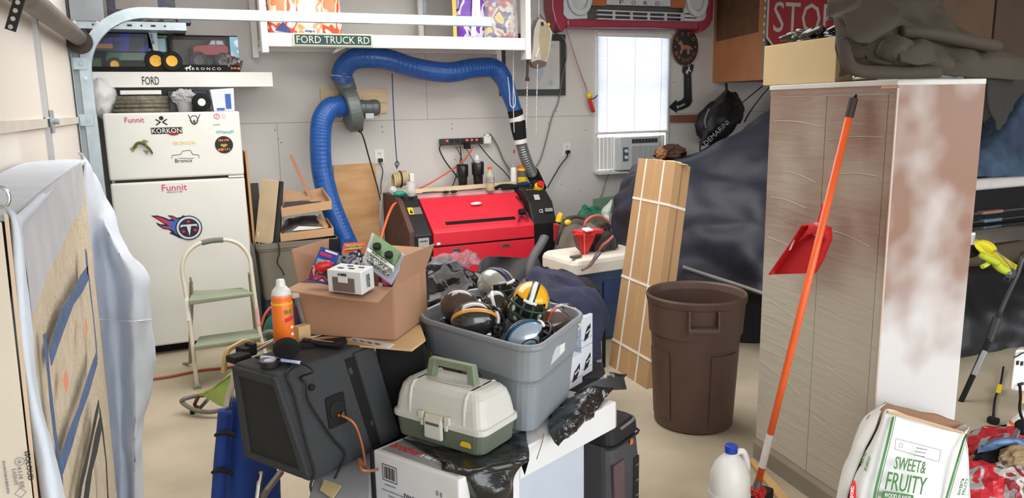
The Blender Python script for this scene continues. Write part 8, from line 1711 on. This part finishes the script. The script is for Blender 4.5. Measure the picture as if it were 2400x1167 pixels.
mk('body', hexa([(3.259,2,0.401),(3.543,2,0.332),(3.804,2.15,0.255),(3.526,2.15,0.325)],[(3.264,2,0.588),(3.535,2,0.548),(3.798,2.15,0.478),(3.532,2.15,0.517)]), whitep, t, bev=.012, seg=3)
for p in ((3.284,1.997,0.524),(3.314,1.997,0.516)): mk('socket', box(p,(.013,.004,.018)), ink, t)
mk('socket_wide', box((3.32,1.997,0.421),(.035,.006,.012)), ink, t); mk('cord', tube([(3.287,1.98,0.429),(3.285,1.97,0.378),(3.289,1.97,0.319),(3.321,1.97,0.263),(3.362,1.97,0.226)],.006,8,5), blackm, t, smooth=True)
mk('cord', tube([(3.242,1.99,0.556),(3.259,1.985,0.562),(3.286,1.985,0.57),(3.315,1.985,0.569)],.003,6,3), cbk, t)
top('tan_block', hexa([(3.411,2.05,0.297),(3.574,2.05,0.268),(3.749,2.15,0.2),(3.578,2.15,0.231)],[(3.408,2.05,0.352),(3.564,2.05,0.325),(3.738,2.15,0.26),(3.575,2.15,0.289)]), kraft, 'tan block under the white power station', 'block')
t = thing('orange_jug', 'white and orange jug behind the tripod at the right edge', 'jug', (3.68,2.2,0.118))
jz=Vector((3.815,2.25,-0.029)); mk('body', lathe([(.06,-.09),(.085,-.08),(.088,.0),(.07,.07),(.03,.12)], jz, 24), M('jug_orange',(232,120,56),.4), t, smooth=True); mk('upper', lathe([(.0875,.005),(.075,.06),(.035,.122),(.02,.14)], jz, 24), whitep, t, smooth=True)
top('jug_stand', box((jz.x,jz.y,(jz.z-.09)/2),(.2,.2,jz.z-.09)), cardd, 'brown box under the orange jug at the right edge', 'box')
t = thing('camera_tripod', 'grey tripod standing at the right edge', 'tripod', (3.1,1.9,0))
tg2=M('tripod_grey',(104,98,96),.4,.4)
mk('leg', tube([(3.287,1.95,0.277),(3.116,1.92,0.12),(2.96,1.9,-0.038)],.011,8,1), tg2, t); mk('leg', tube([(3.338,1.95,0.268),(3.172,1.85,0.139),(3.096,1.8,-0.05)],.011,8,1), tg2, t)
mk('hub', blob((3.275,1.94,0.254),(.03,.03,.035),.1,3), blackm, t); mk('leg_mark', tube([Vector((3.183,1.93,0.199))-Y*.008,Vector((3.161,1.93,0.164))-Y*.008],.006,6,1), inkw, t)
top('adapter_cable', tube([(4.602,2.88,0.02),(4.33,2.717,0.01),(4.148,2.62,0.01),(3.989,2.525,0.01),(3.793,2.398,0.01)],.006,6,5), cbk, 'black cable ending in a plug on the floor at the right', 'cable', smooth=True)
top('yellow_cable_tag', slab([(4.152,2.626,0.02),(4.162,2.606,0.02),(4.268,2.665,0.03),(4.258,2.686,0.03)],.004), yellowp, 'yellow tag on the black cable at the right', 'tag')
top('cable_plug', box((3.77,2.383,0.02),(.04,.05,.03),.2), blackm, 'black plug at the end of the floor cable on the right', 'plug', bev=.006)
# pile of bags bottom right
top('blue_plastic', grid([[Vector(p) for p in r] for r in ([(3.005,1.948,0.18),(3.034,1.918,0.2),(3.084,1.882,0.22),(3.201,1.848,0.2)],[(3.003,1.945,0.22),(3.024,1.908,0.25),(3.084,1.877,0.26),(3.193,1.848,0.24)],[(3.08,1.988,0.2),(3.158,1.976,0.22),(3.222,1.954,0.22),(3.34,1.935,0.2)])],6,6,.015,10,3), M('film_blue',(110,140,180),.3,bump=.3), 'crumpled pale blue plastic on the bag pile at the right', 'plastic', sol=.01)
top('black_pouch', blob((3.095,1.928,0.16),(.10,.07,.05),.2,4,seed=3), blackm, 'black pouch under the blue plastic at the right', 'pouch')
top('kraft_bag', blob((3.066,1.968,0.1),(.09,.06,.06),.2,4,seed=5), M('kraft_bag',(166,124,84),.8), 'small brown paper bag beside the charcoal bag', 'bag')
top('tan_bag', blob((3.096,1.843,0.2),(.09,.05,.04),.2,4,seed=6), M('tan_bag',(150,130,96),.8), 'tan folded bag at the right edge under the tripod', 'bag')
top('red_bag', blob((2.97,1.89,0.08),(.12,.12,.09),.22,4,seed=8,flatz=.0), MP('bag_red_print',[(196,36,50),(206,50,60),(170,170,168),(190,40,50)],9,.3), 'red printed plastic sack on the floor beside the charcoal bag', 'sack')
t=thing('red_grey_bag', 'red and grey printed sack at the bottom right corner', 'sack', (3.111,1.864,0.05)); mk('sack', blob((3.06,1.825,0.08),(.14,.12,.11),.18,4,seed=11,flatz=.0), MP('bag_red_grey_print',[(170,168,166),(150,40,52),(196,190,184),(120,100,80),(180,40,50)],8,.4), t)
top('lower_sack', blob((3.35,2.05,.08),(.22,.16,.09),.2,4,seed=15,flatz=.0), MP('bag_red_print',[(196,36,50)],9), 'dark red sack under the blue plastic pile', 'sack')
top('black_tarp', grid([[Vector((x,y+.04*math.sin(x*3),z)) for x in (3.75,4.3,4.9,5.5,6.2)] for y,z in ((3.08,0),(3.12,.14),(3.2,.30),(3.36,.42),(3.6,.46))],8,10,.03,4,6), M('tarp_black',(24,24,28),.35,bump=.3,bscale=10), 'black tarp heaped on the floor under the pickup bumper at the right', 'tarp', sol=.01, smooth=True)
